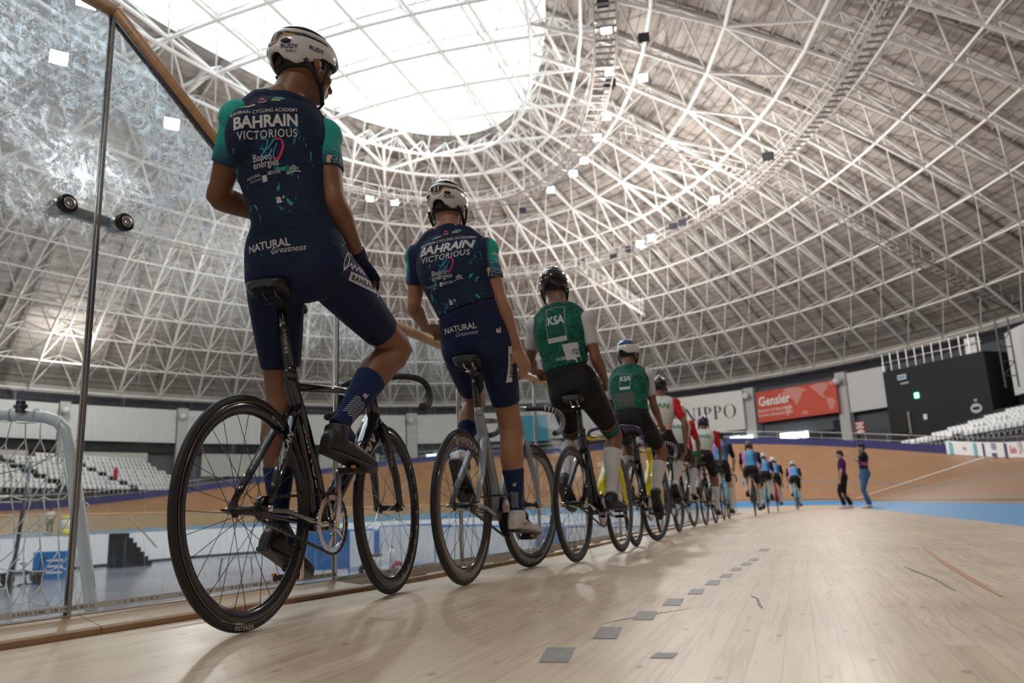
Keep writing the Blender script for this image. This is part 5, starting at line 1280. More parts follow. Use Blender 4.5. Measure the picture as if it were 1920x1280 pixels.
red_s, _ = fabric('sleeve_red', (.55, .015, .02), .7, .12)
pb_j, t = fabric('jersey_pink_blue', (.05, .2, .5), .7, .12); v = t.coord('Object'); sp = t.sep(v)
g = t.n('ShaderNodeMapRange'); g.inputs[1].default_value = -.17; g.inputs[2].default_value = .23; t.l(t.math('ADD', sp[1], t.math('MULTIPLY', t.noise(v, 5., 2.), .12)), g.inputs[0])
t.color(t.ramp(g.outputs[0], [(.12, (.01, .012, .03)), (.36, (.06, .12, .3)), (.50, (.11, .42, .72)), (.74, (.12, .38, .7)), (.86, (.62, .22, .5))]))
pb_s, t = fabric('sleeve_black', (.012, .012, .02), .7, .12)
sole_m = mat('shoe_sole', (.02, .02, .022), .45); shoe_black = mat('shoe_black', (.018, .018, .019), .5); t = NT(shoe_black); vo = t.n('ShaderNodeTexVoronoi'); vo.inputs['Scale'].default_value = 260; t.l(t.coord('Object'), vo.inputs['Vector']); t.bump(vo.outputs['Distance'], .25, .002)
shoe_white = mat('shoe_white', (.60, .57, .53), .42); glove_navy, _ = fabric('glove_navy', (.012, .02, .06), .8, .2, 70.); glove_green, _ = fabric('glove_green', (.02, .25, .10), .8)
strap_m = mat('strap_black', (.01, .01, .011), .6)

def remesh(mb, name, vox, smooth=4, fac=.5):
    me = mb.mesh(name); o = bpy.data.objects.new(name, me); SC.collection.objects.link(o)
    r = o.modifiers.new('r', 'REMESH'); r.mode = 'VOXEL'; r.voxel_size = vox; r.use_smooth_shade = True
    if smooth: s = o.modifiers.new('s', 'SMOOTH'); s.iterations = smooth; s.factor = fac
    m2 = bpy.data.meshes.new_from_object(o.evaluated_get(bpy.context.evaluated_depsgraph_get())); bpy.data.objects.remove(o); bpy.data.meshes.remove(me); m2.name = name
    m2.polygons.foreach_set('use_smooth', [True]*len(m2.polygons)); m2.materials.clear(); return m2
def put(name, me, m, parent):
    me.materials.append(m); o = link(bpy.data.objects.new(name, me)); o.parent = parent; return o
def spline(P, n=6):
    P = [Vector(p) for p in P]; o = []
    for i in range(len(P)-1):
        a, b, c, d = P[max(i-1, 0)], P[i], P[i+1], P[min(i+2, len(P)-1)]
        for k in range(n): t_ = k/n; o.append(.5*((2*b)+(c-a)*t_+(2*a-5*b+4*c-d)*t_*t_+(3*b-a-3*c+d)*t_**3))
    o.append(P[-1]); return o
def ik(A, B, l1, l2, pole):
    A, B = Vector(A), Vector(B); d = B-A; L = min(d.length, (l1+l2)*.995); u = d.normalized(); p = Vector(pole); p = (p-u*p.dot(u)).normalized()
    x = (l1*l1-l2*l2+L*L)/(2*L); h = sqrt(max(l1*l1-x*x, 0)); return A+u*x+p*h
def limb(mb, segs, inflate=0., t0=0., t1=1., n=16, back=None):
    """segs: list of (point, radius lateral, radius fore-aft); sampled as one tapering tube between t0 and t1 (0..1 along its length)"""
    P = spline([s[0] for s in segs], 6); ra = []; 
    for i in range(len(segs)-1):
        for k in range(6):
            t_ = k/6; t_ = t_; ra.append((segs[i][1]*(1-t_)+segs[i+1][1]*t_, segs[i][2]*(1-t_)+segs[i+1][2]*t_))
    ra.append((segs[-1][1], segs[-1][2])); L = [0]
    for a, b in zip(P, P[1:]): L.append(L[-1]+(b-a).length)
    T = L[-1]; pts = []; rr = []
    def at(s):
        for i in range(len(L)-1):
            if s <= L[i+1] or i == len(L)-2:
                k = (s-L[i])/max(L[i+1]-L[i], 1e-9); return P[i].lerp(P[i+1], k), tuple(ra[i][q]*(1-k)+ra[i+1][q]*k for q in (0, 1))
    N = max(6, int((t1-t0)*30))
    for k in range(N+1):
        p, r = at(T*(t0+(t1-t0)*k/N)); pts.append(p); rr.append((r[0]+inflate, r[1]+inflate))
    mb.tube(pts, rr, n, up=Vector((-1, 0, .001)) if back is None else back); return pts, rr
def sell(c, lat, fwd, w, d, n=28, e=2.4, dback=None):
    o = []
    for k in range(n):
        a = 2*pi*k/n; x, y = cos(a), sin(a); x = abs(x)**(2/e)*(1 if x > 0 else -1); y = abs(y)**(2/e)*(1 if y > 0 else -1)
        o.append(c+lat*(w*x)+fwd*((d if y > 0 else (dback or d))*y))
    return o
def torso_rings(J, inflate=0., k0=0, k1=99):
    hc = (Vector(J['hipL'])+Vector(J['hipR']))/2; sc_ = (Vector(J['shL'])+Vector(J['shR']))/2; C7 = Vector(J['C7']); W_ = Vector(J['waist']); Cc = Vector(J['chest'])
    lh = (Vector(J['hipL'])-Vector(J['hipR'])).normalized(); ls = (Vector(J['shL'])-Vector(J['shR'])).normalized(); s = J.get('size', 1.)
    up0 = (W_-hc).normalized(); upc = (C7-Cc).normalized()
    L = [  # centre, lateral blend, half width, depth front, depth back
        (hc-up0*.105, 0, .085, .075, .085), (hc-up0*.06, 0, .150, .105, .115), (hc-up0*.0, 0, .172, .115, .128), (hc+up0*.055, .1, .166, .112, .115), (hc.lerp(W_, .72), .25, .152, .108, .098),
        (W_+(W_-hc)*.12, .4, .143, .105, .090), (W_.lerp(Cc, .42), .6, .150, .110, .098), (W_.lerp(Cc, .75), .8, .166, .118, .106), (Cc, 1, .178, .120, .110), (Cc.lerp(sc_, .62), 1, .180, .108, .108),
        (sc_.lerp(C7, .10)+upc*.0, 1, .172, .088, .098), (sc_.lerp(C7, .42)+upc*.012, 1, .142, .076, .086), (sc_.lerp(C7, .75)+upc*.006, 1, .096, .066, .068), (C7+upc*.010, 1, .066, .062, .060)]
    R_ = []
    cs = [q[0] for q in L]
    for i, (c, b, w, df, db) in enumerate(L):
        up = (cs[min(i+1, len(cs)-1)]-cs[max(i-1, 0)]).normalized(); lat = lh.lerp(ls, b).normalized(); fwd = lat.cross(up).normalized()*1; fwd = -fwd if fwd.x < 0 else fwd; lat = up.cross(fwd) if up.cross(fwd).dot(lat) > 0 else fwd.cross(up)
        tw_ = J.get('tw', 1.) if i >= 5 and i < 12 else 1.
        R_.append(sell(c, lat, fwd, w*s*tw_+inflate, df*s+inflate, dback=db*s+inflate))
    return R_[k0:k1]
def hand(mb, W_, D, Nn, side, curl=.5, size=1., thumb=.5, spread=.10):
    """W_ wrist, D direction of the palm, Nn back-of-hand normal, side +1 if the thumb is on the D x N side"""
    D = Vector(D).normalized(); Nn = Vector(Nn); Nn = (Nn-D*Nn.dot(D)).normalized(); T = D.cross(Nn).normalized()*side; W_ = Vector(W_); z = size
    mb.loft([[W_+D*x*z+T*(w*cos(a)+o)*z+Nn*(h*sin(a))*z for a in [2*pi*k/14 for k in range(14)]] for x, w, h, o in ((-.01, .026, .019, 0), (.02, .030, .018, .002), (.05, .038, .016, .0), (.085, .040, .0135, -.002), (.095, .036, .010, -.002))])
    for i, (o, L) in enumerate(((.029, .074), (.010, .083), (-.009, .078), (-.027, .062))):
        p = W_+(D*.086+T*o)*z; d = (D+T*(o*spread*30*.12)).normalized(); c = curl+(.06*i); pts = [p-D*.015*z, p]; r = [.0092, .0092]
        for j, f in enumerate((.45, .30, .25)):
            ang = c*(1.15, 1.3, .8)[j]; ax = T; q = Quaternion(ax, ang if Nn.cross(D).dot(T) < 0 else -ang)
            d1 = q @ d
            if d1.dot(Nn) > d.dot(Nn)+1e-5: d1 = Quaternion(ax, -ang) @ d if Nn.cross(D).dot(T) < 0 else Quaternion(ax, ang) @ d
            d = d1; p = p+d*L*f*z; pts.append(p); r.append((.0085, .0078, .0065)[j])
        mb.tube(pts, [x*z for x in r], 10)
    p = W_+(D*.025+T*.028)*z; d = (D*.55+T*.75-Nn*.35).normalized(); pts = [p-d*.012, p]; r = [.012, .0125]
    for j, f in enumerate((.034, .026)): d = (d-Nn*thumb*.5+D*.35).normalized(); p = p+d*f*z; pts.append(p); r.append((.0100, .0078)[j])
    mb.tube(pts, [x*z for x in r], 10)
def head_frame(J):
    c = Vector(J['head']); yaw, pit = J.get('yaw', 0.), J.get('pitch', 0.); R_ = Matrix.Rotation(yaw, 3, 'Z') @ Matrix.Rotation(pit, 3, 'Y') @ Matrix.Rotation(J.get('roll', 0.), 3, 'X'); return c, R_
def add_head(mb, J):
    c, R_ = head_frame(J); s = J.get('size', 1.); f = lambda x, y, z: c+R_ @ Vector((x*s, y*s, z*s))
    mb.ball(f(-.006, 0, .022), (.097*s, .076*s, .098*s), 24, 16, R_); mb.ball(f(.028, 0, -.045), (.062*s, .058*s, .070*s), 20, 14, R_); mb.ball(f(.058, 0, -.088), (.026*s, .028*s, .022*s), 12, 8, R_)
    mb.tube([f(.082, 0, .012), f(.103, 0, -.022), f(.112, 0, -.036), f(.092, 0, -.046)], [.008*s, .012*s, .015*s, .010*s], 10)
    for y in (-1, 1):
        mb.ball(f(.078, y*.030, .016), (.014*s, .020*s, .010*s), 10, 8, R_); mb.ball(f(.080, y*.031, .002), (.012*s, .014*s, .010*s), 10, 8, R_); mb.ball(f(.060, y*.040, -.030), (.026*s, .022*s, .024*s), 10, 8, R_)
        E = R_ @ Matrix.Rotation(-y*.35, 3, 'Z'); mb.ball(f(-.002, y*.080, -.010), (.020*s, .010*s, .034*s), 12, 8, E); mb.ball(f(-.004, y*.078, -.034), (.010*s, .008*s, .014*s), 8, 6, E)
    mb.ball(f(.090, 0, -.060), (.012*s, .024*s, .007*s), 12, 6, R_); mb.ball(f(.088, 0, -.069), (.012*s, .021*s, .007*s), 12, 6, R_)
    C7 = Vector(J['C7']); base = C7+Vector((.01, 0, -.05)); top = f(-.006, 0, -.02)
    mb.tube([base, C7.lerp(top, .25)+Vector((.006, 0, 0)), C7.lerp(top, .6), top], [(.062*s, .058*s), (.056*s, .058*s), (.055*s, .058*s), (.057*s, .060*s)], 18)
def figure(label, loc, rotz, J, K, group=None):
    """J joints in the figure's own frame (x forward, y left, z up); K kit colours and level of detail"""
    vox = K.get('vox', .007); s = J.get('size', 1.); V_ = {k: Vector(v) for k, v in J.items() if hasattr(v, '__len__')}
    body = MB(); R0 = torso_rings(J, -.008*s); body.loft(R0)
    up = (V_['C7']-V_['chest']).normalized(); ls = (V_['shL']-V_['shR']).normalized()
    shapes = {}
    def arm(sd): S, E, Wr = V_['sh'+sd], V_['el'+sd], V_['wr'+sd]; return [(S, .056*s, .060*s), (S.lerp(E, .25), .050*s, .056*s), (S.lerp(E, .55), .044*s, .050*s), (S.lerp(E, .85), .036*s, .040*s), (E, .036*s, .040*s), (E.lerp(Wr, .22), .041*s, .043*s), (E.lerp(Wr, .6), .031*s, .034*s), (Wr, .022*s, .028*s)]
    def leg(sd):
        H, Kn, An = V_['hip'+sd], V_['kn'+sd], V_['an'+sd]; d = (An-Kn).normalized(); th = (Kn-H).normalized(); bk = (th-d*th.dot(d)); bk = -bk.normalized() if bk.length > .05 else Vector((-1, 0, 0))
        return [(H+th*-.02, .088*s, .100*s), (H.lerp(Kn, .22), .086*s, .096*s), (H.lerp(Kn, .5), .074*s, .082*s), (H.lerp(Kn, .82), .057*s, .060*s), (Kn, .057*s, .059*s), (Kn.lerp(An, .16)+bk*.008, .055*s, .060*s), (Kn.lerp(An, .34)+bk*.016, .060*s, .066*s), (Kn.lerp(An, .62)+bk*.008, .044*s, .046*s), (Kn.lerp(An, .86), .028*s, .031*s), (An, .030*s, .034*s)]
    for sd, y in (('L', 1), ('R', -1)):
        limb(body, arm(sd)); limb(body, leg(sd)); shp = V_['sh'+sd]; body.ball(shp+ls*y*.008, (.056*s, .056*s, .056*s), 16, 12)
        body.tube([shp, shp.lerp(V_['C7'], .55)+up*.012, V_['C7']+up*.012], [.05*s, .05*s, .05*s], 14)
        hc = (V_['hipL']+V_['hipR'])/2; body.ball(V_['hip'+sd]+Vector((-.036, -y*.012, -.03))*s, (.080*s, .080*s, .094*s), 16, 12)
        fa = (V_['an'+sd], V_['toe'+sd])
        if not K.get('shoe'): pass
        if 'han'+sd in V_: D = V_['han'+sd]-V_['wr'+sd]; hand(body, V_['wr'+sd], D, J.get('hn'+sd, (0, y, .3)), J.get('ht'+sd, 1), J.get('curl'+sd, .5), 1.02*s)
    add_head(body, J)
    for sd in 'LR': A, T = V_['an'+sd], V_['toe'+sd]; body.tube([A, A.lerp(T, .35)+Vector((0, 0, -.01)), A.lerp(T, .85)], [.030*s, .028*s, .020*s], 10)
    me = remesh(body, 'person', vox); me.materials.append(K['skin']); root = link(bpy.data.objects.new('person', me)); root.location = loc; root.rotation_euler = (0, 0, rotz); tag(root, label, 'person', group)
    # jersey
    jb = MB(); rr = torso_rings(J, .006*s, K.get('j0', 4), 13); jb.loft(rr)
    for sd, y in (('L', 1), ('R', -1)):
        shp = V_['sh'+sd]; jb.tube([shp-ls*y*.01, shp.lerp(V_['C7'], .5)+up*.020, V_['C7']+up*.002], [.059*s, .056*s, .046*s], 14); jb.ball(shp-ls*y*.010, (.064*s, .064*s, .064*s), 16, 12)
    for lat in (-1, 1): jb.ball(V_['chest'].lerp((V_['shL']+V_['shR'])/2, .35)+ls*lat*.085+Vector((-.072, 0, 0))*s, (.045*s, .060*s, .095*s), 14, 10)   # shoulder blades
    jb.tube([V_['C7']-up*.05+Vector((.006, 0, 0)), V_['C7']-up*.015+Vector((.004, 0, 0)), V_['C7']+up*.016+Vector((.004, 0, 0))], [(.080*s, .076*s), (.068*s, .068*s), (.0615*s, .063*s)], 18)
    jm = remesh(jb, 'jersey', vox*K.get('jv', 1.), 9); jer = put('jersey', jm, K['jersey'], root)
    for sd in 'LR':
        sb = MB(); limb(sb, arm(sd), .007*s, K.get('sl0', 0.0), K.get('sl', .33), back=None); 
        if K.get('sl0', 0.) == 0.: sb.ball(V_['sh'+sd]+ls*(1 if sd == 'L' else -1)*.008, (.066*s, .066*s, .066*s), 16, 12)
        put('sleeve', remesh(sb, 'sleeve', vox*.9), K.get('sleeve'+sd) or K['sleeve'], jer)
    # shorts
    sh = MB(); sh.loft(torso_rings(J, .005*s, 0, 6))
    for sd, y in (('L', 1), ('R', -1)):
        sh.ball(V_['hip'+sd]+Vector((-.036, -y*.012, -.03))*s, (.087*s, .088*s, .104*s), 16, 12); limb(sh, leg(sd), .0055*s, 0, K.get('hem'+sd, K.get('hem', .40)))
    sho = put('shorts', remesh(sh, 'shorts', vox, 12), K['shorts'], root)
    parts = dict(root=root, jersey=jer, shorts=sho)
    # socks and shoes
    for sd in 'LR':
        A, T = V_['an'+sd], V_['toe'+sd]; sb = MB(); limb(sb, leg(sd), .004*s, K.get('sock'+sd, K.get('sock', .76)), 1.0); sb.tube([A, A+(T-A)*.3], [.036*s, .034*s], 12)
        parts['sock'+sd] = put('sock', remesh(sb, 'sock', vox*.8), K['sockm'], root)
        fw = (T-A); shank = (V_['kn'+sd]-A).normalized(); fw2 = (fw-Vector((0, 0, 0))).normalized(); fo = V_['heel'+sd] if 'heel'+sd in V_ else None
        X = (T-fo).normalized(); Y = Vector((0, 0, 1)).cross(X).normalized(); Z = X.cross(Y); Fm = Matrix((X, Y, Z)).transposed()
        def F(x, y, z): return fo+Fm @ Vector((x*s, y*s, z*s))
        sec = [(-.002, .020, .030, .030), (.012, .031, .037, .040), (.05, .034, .036, .040), (.10, .036, .033, .036), (.155, .043, .028, .029), (.205, .046, .024, .024), (.245, .040, .020, .020), (.270, .026, .015, .016), (.280, .010, .008, .012)]
        bm_ = MB(); bm_.loft([sell(F(x, 0, h0), Fm @ Vector((0, 1, 0)), Fm @ Vector((0, 0, 1)), w*s, h*s, 20, 2.5) for x, w, h, h0 in sec])
        A2 = fo+(A-fo)*.8; bm_.tube([F(.045, 0, .04), A.lerp(F(.05, 0, .05), .45), A+shank*.002], [(.036*s, .046*s), (.037*s, .044*s), (.038*s, .042*s)], 16, up=Vector((0, 1, 0)))
        shoe = put('shoe', remesh(bm_, 'shoe', vox*.7, 3), K['shoe'], root); parts['shoe'+sd] = shoe
        so = MB(); so.loft([sell(F(x, 0, .004), Fm @ Vector((0, 1, 0)), Fm @ Vector((0, 0, 1)), (w+.002)*s, .007*s, 20, 2.5) for x, w, h, h0 in sec]); so.box(F(.185, 0, -.006), (.05*s, .055*s, .012*s), Fm); obj('sole', so, K.get('sole', sole_m), shoe)
        if K.get('dial'):
            dl = MB()
            for x in (.11, .17): dl.loft([[F(x+.0, 0, .066-(x-.11)*.28)+Fm @ Vector((a*.012*s, .030*s*cos(q), .006*s*sin(q)*0)) for a, q in ((-1, 0), (1, 0), (1, pi), (-1, pi))]]*1, False) if False else dl.ball(F(x, -.030, .050-(x-.11)*.3), (.009*s, .006*s, .009*s), 12, 8)
            obj('lace_dial', dl, black_plastic, shoe)
    if K.get('glove'):
        for sd in K['glove']:
            gb = MB(); D = V_['han'+sd]-V_['wr'+sd]; hand(gb, V_['wr'+sd], D, J.get('hn'+sd, (0, 1, .3)), J.get('ht'+sd, 1), J.get('curl'+sd, .5), 1.12*s); Wd = (V_['wr'+sd]-V_['el'+sd]).normalized(); gb.tube([V_['wr'+sd]-Wd*.035, V_['wr'+sd]+Wd*.01], [(.030, .034), (.028, .032)], 14)
            put('glove', remesh(gb, 'glove', min(vox, .0045), 2), K['glovem'], root)
    return parts
def shell_patch(c, R_, rad, az0, az1, lo, hi, th=.006, na=40, ne=10, scale=1.):
    """piece of a helmet: a thick patch of an ellipsoid, az measured from the back of the head (+ = left)"""
    def P(az, el, k):
        a = radians(az); e = radians(el); v = Vector((-cos(a)*cos(e)*rad[0], sin(a)*cos(e)*rad[1], sin(e)*rad[2]))*k; return c+R_ @ v
    mb = MB(); A = []; B = []
    k1 = scale; k2 = scale-th/rad[1]
    for i in range(na+1):
        az = az0+(az1-az0)*i/na; l, h = (lo(az) if callable(lo) else lo), (hi(az) if callable(hi) else hi); ra, rb = [], []
        for j in range(ne+1):
            el = l+(h-l)*j/ne; bulge = 1+.012*sin(pi*j/ne); ra.append(P(az, el, k1*bulge)); rb.append(P(az, el, k2))
        A.append(ra+rb[::-1])
    mb.loft(A, True, True); return mb
def interp(tbl): 
    def f(a):
        a = abs(a)
        for (x0, y0), (x1, y1) in zip(tbl, tbl[1:]):
            if a <= x1: k = (a-x0)/(x1-x0); k = k*k*(3-2*k); return y0+(y1-y0)*k
        return tbl[-1][1]
    return f
h_white = mat('helmet_white', (.70, .70, .69), .2, 0, .5, .5); h_gold = mat('helmet_gold', (.45, .27, .11), .4, .4); h_black = mat('helmet_black', (.012, .012, .013), .12, 0, .5, .8); h_core = mat('helmet_liner', (.010, .010, .011), .6); h_blue = mat('helmet_blue', (.02, .10, .42), .15, 0, .5, .8); h_purple = mat('helmet_purple', (.03, .015, .10), .15, .2, .5, .8)
HR = (.132, .094, .112)
def helmet(parts, J, kind, name='helmet'):
    c, R_ = head_frame(J); c = c+R_ @ Vector((.0, 0, .036)); root = parts['root']; s = J.get('size', 1.); rad = tuple(x*s for x in HR)
    core = MB(); core = shell_patch(c, R_, rad, -180, 180, interp([(0, -14), (40, -26), (95, -12), (180, 0)]), 89, .012, 56, 18, .93)
    hm = obj(name, core, h_core if kind in ('rudy', 'blue') else (h_black if kind == 'black' else (h_purple if kind == 'purple' else h_white)), root)
    def P(nm, m, *a, **k): return obj(nm, shell_patch(c, R_, rad, *a, **k), m, hm)
    if kind == 'rudy':
        P('lower_shell', h_white, -125, 125, interp([(0, -14), (12, -16), (28, -30), (46, -36), (72, -28), (100, -12), (180, 0)]), interp([(0, -2), (10, -1), (28, 13), (60, 15), (95, 15), (180, 14)]), na=60, scale=1.0)
        P('gold_line', h_gold, -50, 50, interp([(0, -2), (10, -1), (28, 13), (60, 15)]), interp([(0, 2.5), (10, 3.5), (28, 17.5), (60, 17)]), na=44, ne=2, th=.010, scale=1.008)
        P('upper_band', h_white, -150, 150, interp([(0, 27), (40, 24), (90, 24), (150, 20)]), interp([(0, 36), (40, 33), (90, 33), (150, 32)]), na=50, scale=1.0)
        P('front_shell', h_white, 110, 250, 4, 36, na=30, scale=.995)
        P('top_shell', h_black, -180, 180, 40, 89.5, na=40, scale=1.0)
        for a in (-6, 6): P('vent_fin', mat('fin_white', (.5, .5, .5), .4) if 'fin_white' not in MATS else MATS['fin_white'], a-1.8, a+1.8, 5, 25, na=3, ne=5, scale=.985)
        for a in (-30, 30, -62, 62): P('side_rib', h_black, a-5, a+5, 14, 28, na=5, ne=6, scale=.98)
        for sgn in (-1, 1):
            aa, ee = radians(32*sgn), radians(1); n = Vector((-cos(aa)*cos(ee), sin(aa)*cos(ee), sin(ee))); pos = c+R_ @ Vector((n.x*rad[0], n.y*rad[1], n.z*rad[2])); rx = Vector((0, 0, 1)).cross(n).normalized()
            m_ = MB(); m_.ball(pos, (.019*s, .0105*s, .005), 18, 6, R_ @ Matrix((rx, n.cross(rx), n)).transposed()); obj('vent_hole', m_, h_core, hm)
        # occipital cradle
        m_ = MB(); m_.tube([c+R_ @ Vector((-.095*cos(radians(a)), .085*sin(radians(a)), -.045-.012*cos(radians(a*1.5)))) for a in range(-80, 81, 10)], .0045, 8); m_.box(c+R_ @ Vector((-.100, 0, -.056)), (.012, .035, .016), R_); obj('fit_cradle', m_, strap_m, hm)
    elif kind == 'black':
        P('rear_shell', h_black, -180, 180, interp([(0, -20), (40, -34), (95, -16), (180, 0)]), 40, na=60, scale=1.0)
        P('top_shell', h_black, -180, 180, 50, 89.5, na=50, scale=1.0)
        for a in (-60, -20, 20, 60): P('bridge', h_black, a-7, a+7, 36, 54, na=4, ne=5, scale=.99)
        P('yellow_rim', mat('rim_yellow', (.35, .40, .05), .5) if 'rim_yellow' not in MATS else MATS['rim_yellow'], -56, -26, 41, 44, na=8, ne=2, scale=.97)
    elif kind == 'blue':
        P('lower_shell', h_white, -150, 150, interp([(0, -6), (40, -24), (80, -18), (150, 4)]), interp([(0, 14), (40, 20), (90, 24), (150, 16)]), na=50)
        P('blue_band', h_blue, -60, 100, interp([(0, 26), (90, 30), (180, 30)]), interp([(0, 48), (90, 50), (180, 44)]), na=30)
        P('top_band', h_white, -150, 150, interp([(0, 62), (90, 58), (150, 50)]), interp([(0, 72), (90, 68), (150, 60)]), na=40)
    elif kind in ('purple', 'white', 'brown'):
        m0 = {'purple': h_purple, 'white': h_white, 'brown': mat('helmet_brown', (.18, .10, .08), .3) if 'helmet_brown' not in MATS else MATS['helmet_brown']}[kind]
        P('outer_shell', m0, -180, 180, interp([(0, -16), (40, -28), (95, -14), (180, 0)]), 89, na=40)
        if kind != 'purple':
            for a in (-38, 0, 38): P('vent_slot', h_core, a-7, a+7, 22, 62, na=5, ne=6, scale=1.012, th=.004)
    m_ = MB(); f = lambda x, y, z: c+R_ @ Vector((x*s, y*s, (z-.045)*s))
    for y in (-1, 1):
        m_.tube([f(-.055, y*.080, -.005), f(-.020, y*.084, -.045), f(.015, y*.076, -.085), f(.050, y*.040, -.118)], [(.0012, .008)]*4, 8, up=Vector((0, 1, 0)))
        m_.tube([f(.040, y*.084, .010), f(.028, y*.084, -.04), f(.015, y*.077, -.085)], [(.0012, .007)]*3, 8, up=Vector((0, 1, 0)))
    m_.tube([f(.05, -.041, -.117), f(.058, 0, -.124), f(.05, .041, -.117)], .005, 8)
    obj('chin_strap', m_, strap_m, hm)
    hr = MB(); hr = shell_patch(c-R_ @ Vector((0, 0, .02*s)), R_, (.104*s, .083*s, .108*s), -112, 112, interp([(0, -32), (60, -30), (112, -18)]), 40, .006, 30, 8, 1.0); obj('hair', hr, hair_m if kind != 'x' else h_core, root)
    return hm, c, R_, rad
class Surf:
    def __init__(s, o):
        me = o.data; s.bvh = BVHTree.FromPolygons([v.co for v in me.vertices], [list(p.vertices) for p in me.polygons])
    def drape(s, name, me, m, parent, origin, right, up, lift=.0022, depth=.6, sub=.012):
        r = Vector(right).normalized(); n = r.cross(Vector(up)).normalized(); u = n.cross(r).normalized(); org = Vector(origin)
        bm = bmesh.new(); bm.from_mesh(me); bmesh.ops.triangulate(bm, faces=bm.faces[:])
        for _ in range(2):
            es = [e for e in bm.edges if e.calc_length() > sub]
            if es: bmesh.ops.subdivide_edges(bm, edges=es, cuts=1); bmesh.ops.triangulate(bm, faces=bm.faces[:])
        for v in bm.verts:
            p = org+r*v.co.x+u*v.co.y; h = s.bvh.ray_cast(p+n*depth, -n, 2*depth)
            v.co = h[0]+n*lift if h[0] else Vector((9999, 0, 0))
        bmesh.ops.delete(bm, geom=[v for v in bm.verts if v.co.x > 900], context='VERTS'); bm.to_mesh(me); bm.free()
        me.materials.clear(); me.materials.append(m); o = link(bpy.data.objects.new(name, me)); o.parent = parent; return o
    def text(s, t_, size, m, parent, origin, right, up, name='jersey_lettering', lift=.0022, **kw): return s.drape(name, text_mesh(t_, size, **kw), m, parent, origin, right, up, lift)
    def poly(s, pts, m, parent, origin, right, up, name='printed_mark', lift=.0018):
        me = bpy.data.meshes.new(name); me.from_pydata([(x, y, 0) for x, y in pts], [], [list(range(len(pts)))]); me.update(); return s.drape(name, me, m, parent, origin, right, up, lift)
    def stroke(s, pts, w, m, parent, origin, right, up, name='printed_mark', lift=.0022):
        P = [Vector((x, y, 0)) for x, y in pts]; P = spline(P, 4); vs = []
        for i, p in enumerate(P):
            t_ = (P[min(i+1, len(P)-1)]-P[max(i-1, 0)]).normalized(); n = Vector((-t_.y, t_.x, 0)); k = (w[0]+(w[1]-w[0])*i/(len(P)-1)) if hasattr(w, '__len__') else w
            vs += [p+n*k/2, p-n*k/2]
        me = bpy.data.meshes.new(name); me.from_pydata([tuple(v) for v in vs], [], [(2*i, 2*i+1, 2*i+3, 2*i+2) for i in range(len(P)-1)]); me.update(); return s.drape(name, me, m, parent, origin, right, up, lift)
def foot(J, sd, pedal, pitch, yaw=0., s=1., y=0.):
    """ball of the foot over the pedal; pitch > 0 lifts the heel"""
    px_, py_, pz_ = pedal; X = Vector((cos(pitch)*cos(yaw), sin(yaw), -sin(pitch)*cos(yaw))); Zv = Vector((sin(pitch), 0, cos(pitch)))
    ball = Vector((px_, py_, pz_))+Zv*.020; heel = ball-X*.185*s; J['heel'+sd] = heel; J['toe'+sd] = heel+X*.28*s; J['an'+sd] = heel+X*.052*s+Zv*.098*s
def legs(J, l1=.43, l2=.405, poleL=(1, .12, .2), poleR=(1, -.12, .2)):
    for sd, p in (('L', poleL), ('R', poleR)): J['kn'+sd] = ik(J['hip'+sd], J['an'+sd], l1, l2, p)
# ================================================================== rider 1
h1 = head_of(B_R[0], B_F[0]); BBp = Vector((.41, 0, .285))
def pedal_at(phi, side, off=.124, r=.168): return (BBp.x+r*cos(radians(phi)), side*off, BBp.z+r*sin(radians(phi)))
J = dict(hipL=(.20, .068, 1.12), hipR=(.20, -.112, 1.125), waist=(.135, -.035, 1.25), chest=(.115, -.002, 1.475), C7=(.100, -.012, 1.683), shL=(.030, .098, 1.598), shR=(.185, -.108, 1.575), tw=.85, head=(.165, -.050, 1.828), yaw=-.40, pitch=.0,
         elL=(.09, .222, 1.37), wrL=(.33, .13, 1.36), elR=(.165, -.175, 1.32), wrR=(.335, -.178, 1.175), hanR=(.43, -.172, 1.130), hnR=(.35, -.25, .9), htR=-1, curlR=.35, hanL=(.46, .02, 1.36), hnL=(.3, .6, .6), curlL=.6, size=1.0)
pr = pedal_at(91, -1, .118); pl = pedal_at(271, 1, .118)
foot(J, 'R', (pr[0]+.015, -.125, pr[2]), .22, -.15); foot(J, 'L', (pl[0]+.01, .115, pl[2]+.004), .42, -.08)
J['knR'] = ik(J['hipR'], J['anR'], .46, .42, (1, -.30, .3)); J['knL'] = ik(J['hipL'], J['anL'], .42, .41, (1, .05, .1))
K1 = dict(skin=skin1, jersey=bj, sleeve=sleeve_mat('sleeve_teal', 1.63, 1.40), shorts=navy_short, sockm=sock_navy, shoe=shoe_black, glove='R', glovem=glove_navy, j0=3, vox=.0062, sl=.30, hemR=.42, hemL=.395, sock=.74, sockL=.77, dial=True)
f1 = figure('person in navy and teal jersey with a white helmet, largest and nearest rider', B_R[0], h1, J, K1)
hm, hc_, hR, hrad = helmet(f1, J, 'rudy'); J1 = J
Bk = (0, -1, 0)
teal = mat('print_teal', (.03, .36, .34), .6); cream = mat('print_cream', (.55, .45, .25), .6); bred = mat('print_red', (.6, .03, .12), .6); bblue = mat('print_blue', (.05, .30, .62), .6); pgrey = mat('print_grey', (.45, .46, .48), .6); pwhite = mat('print_white', (.60, .60, .60), .6)
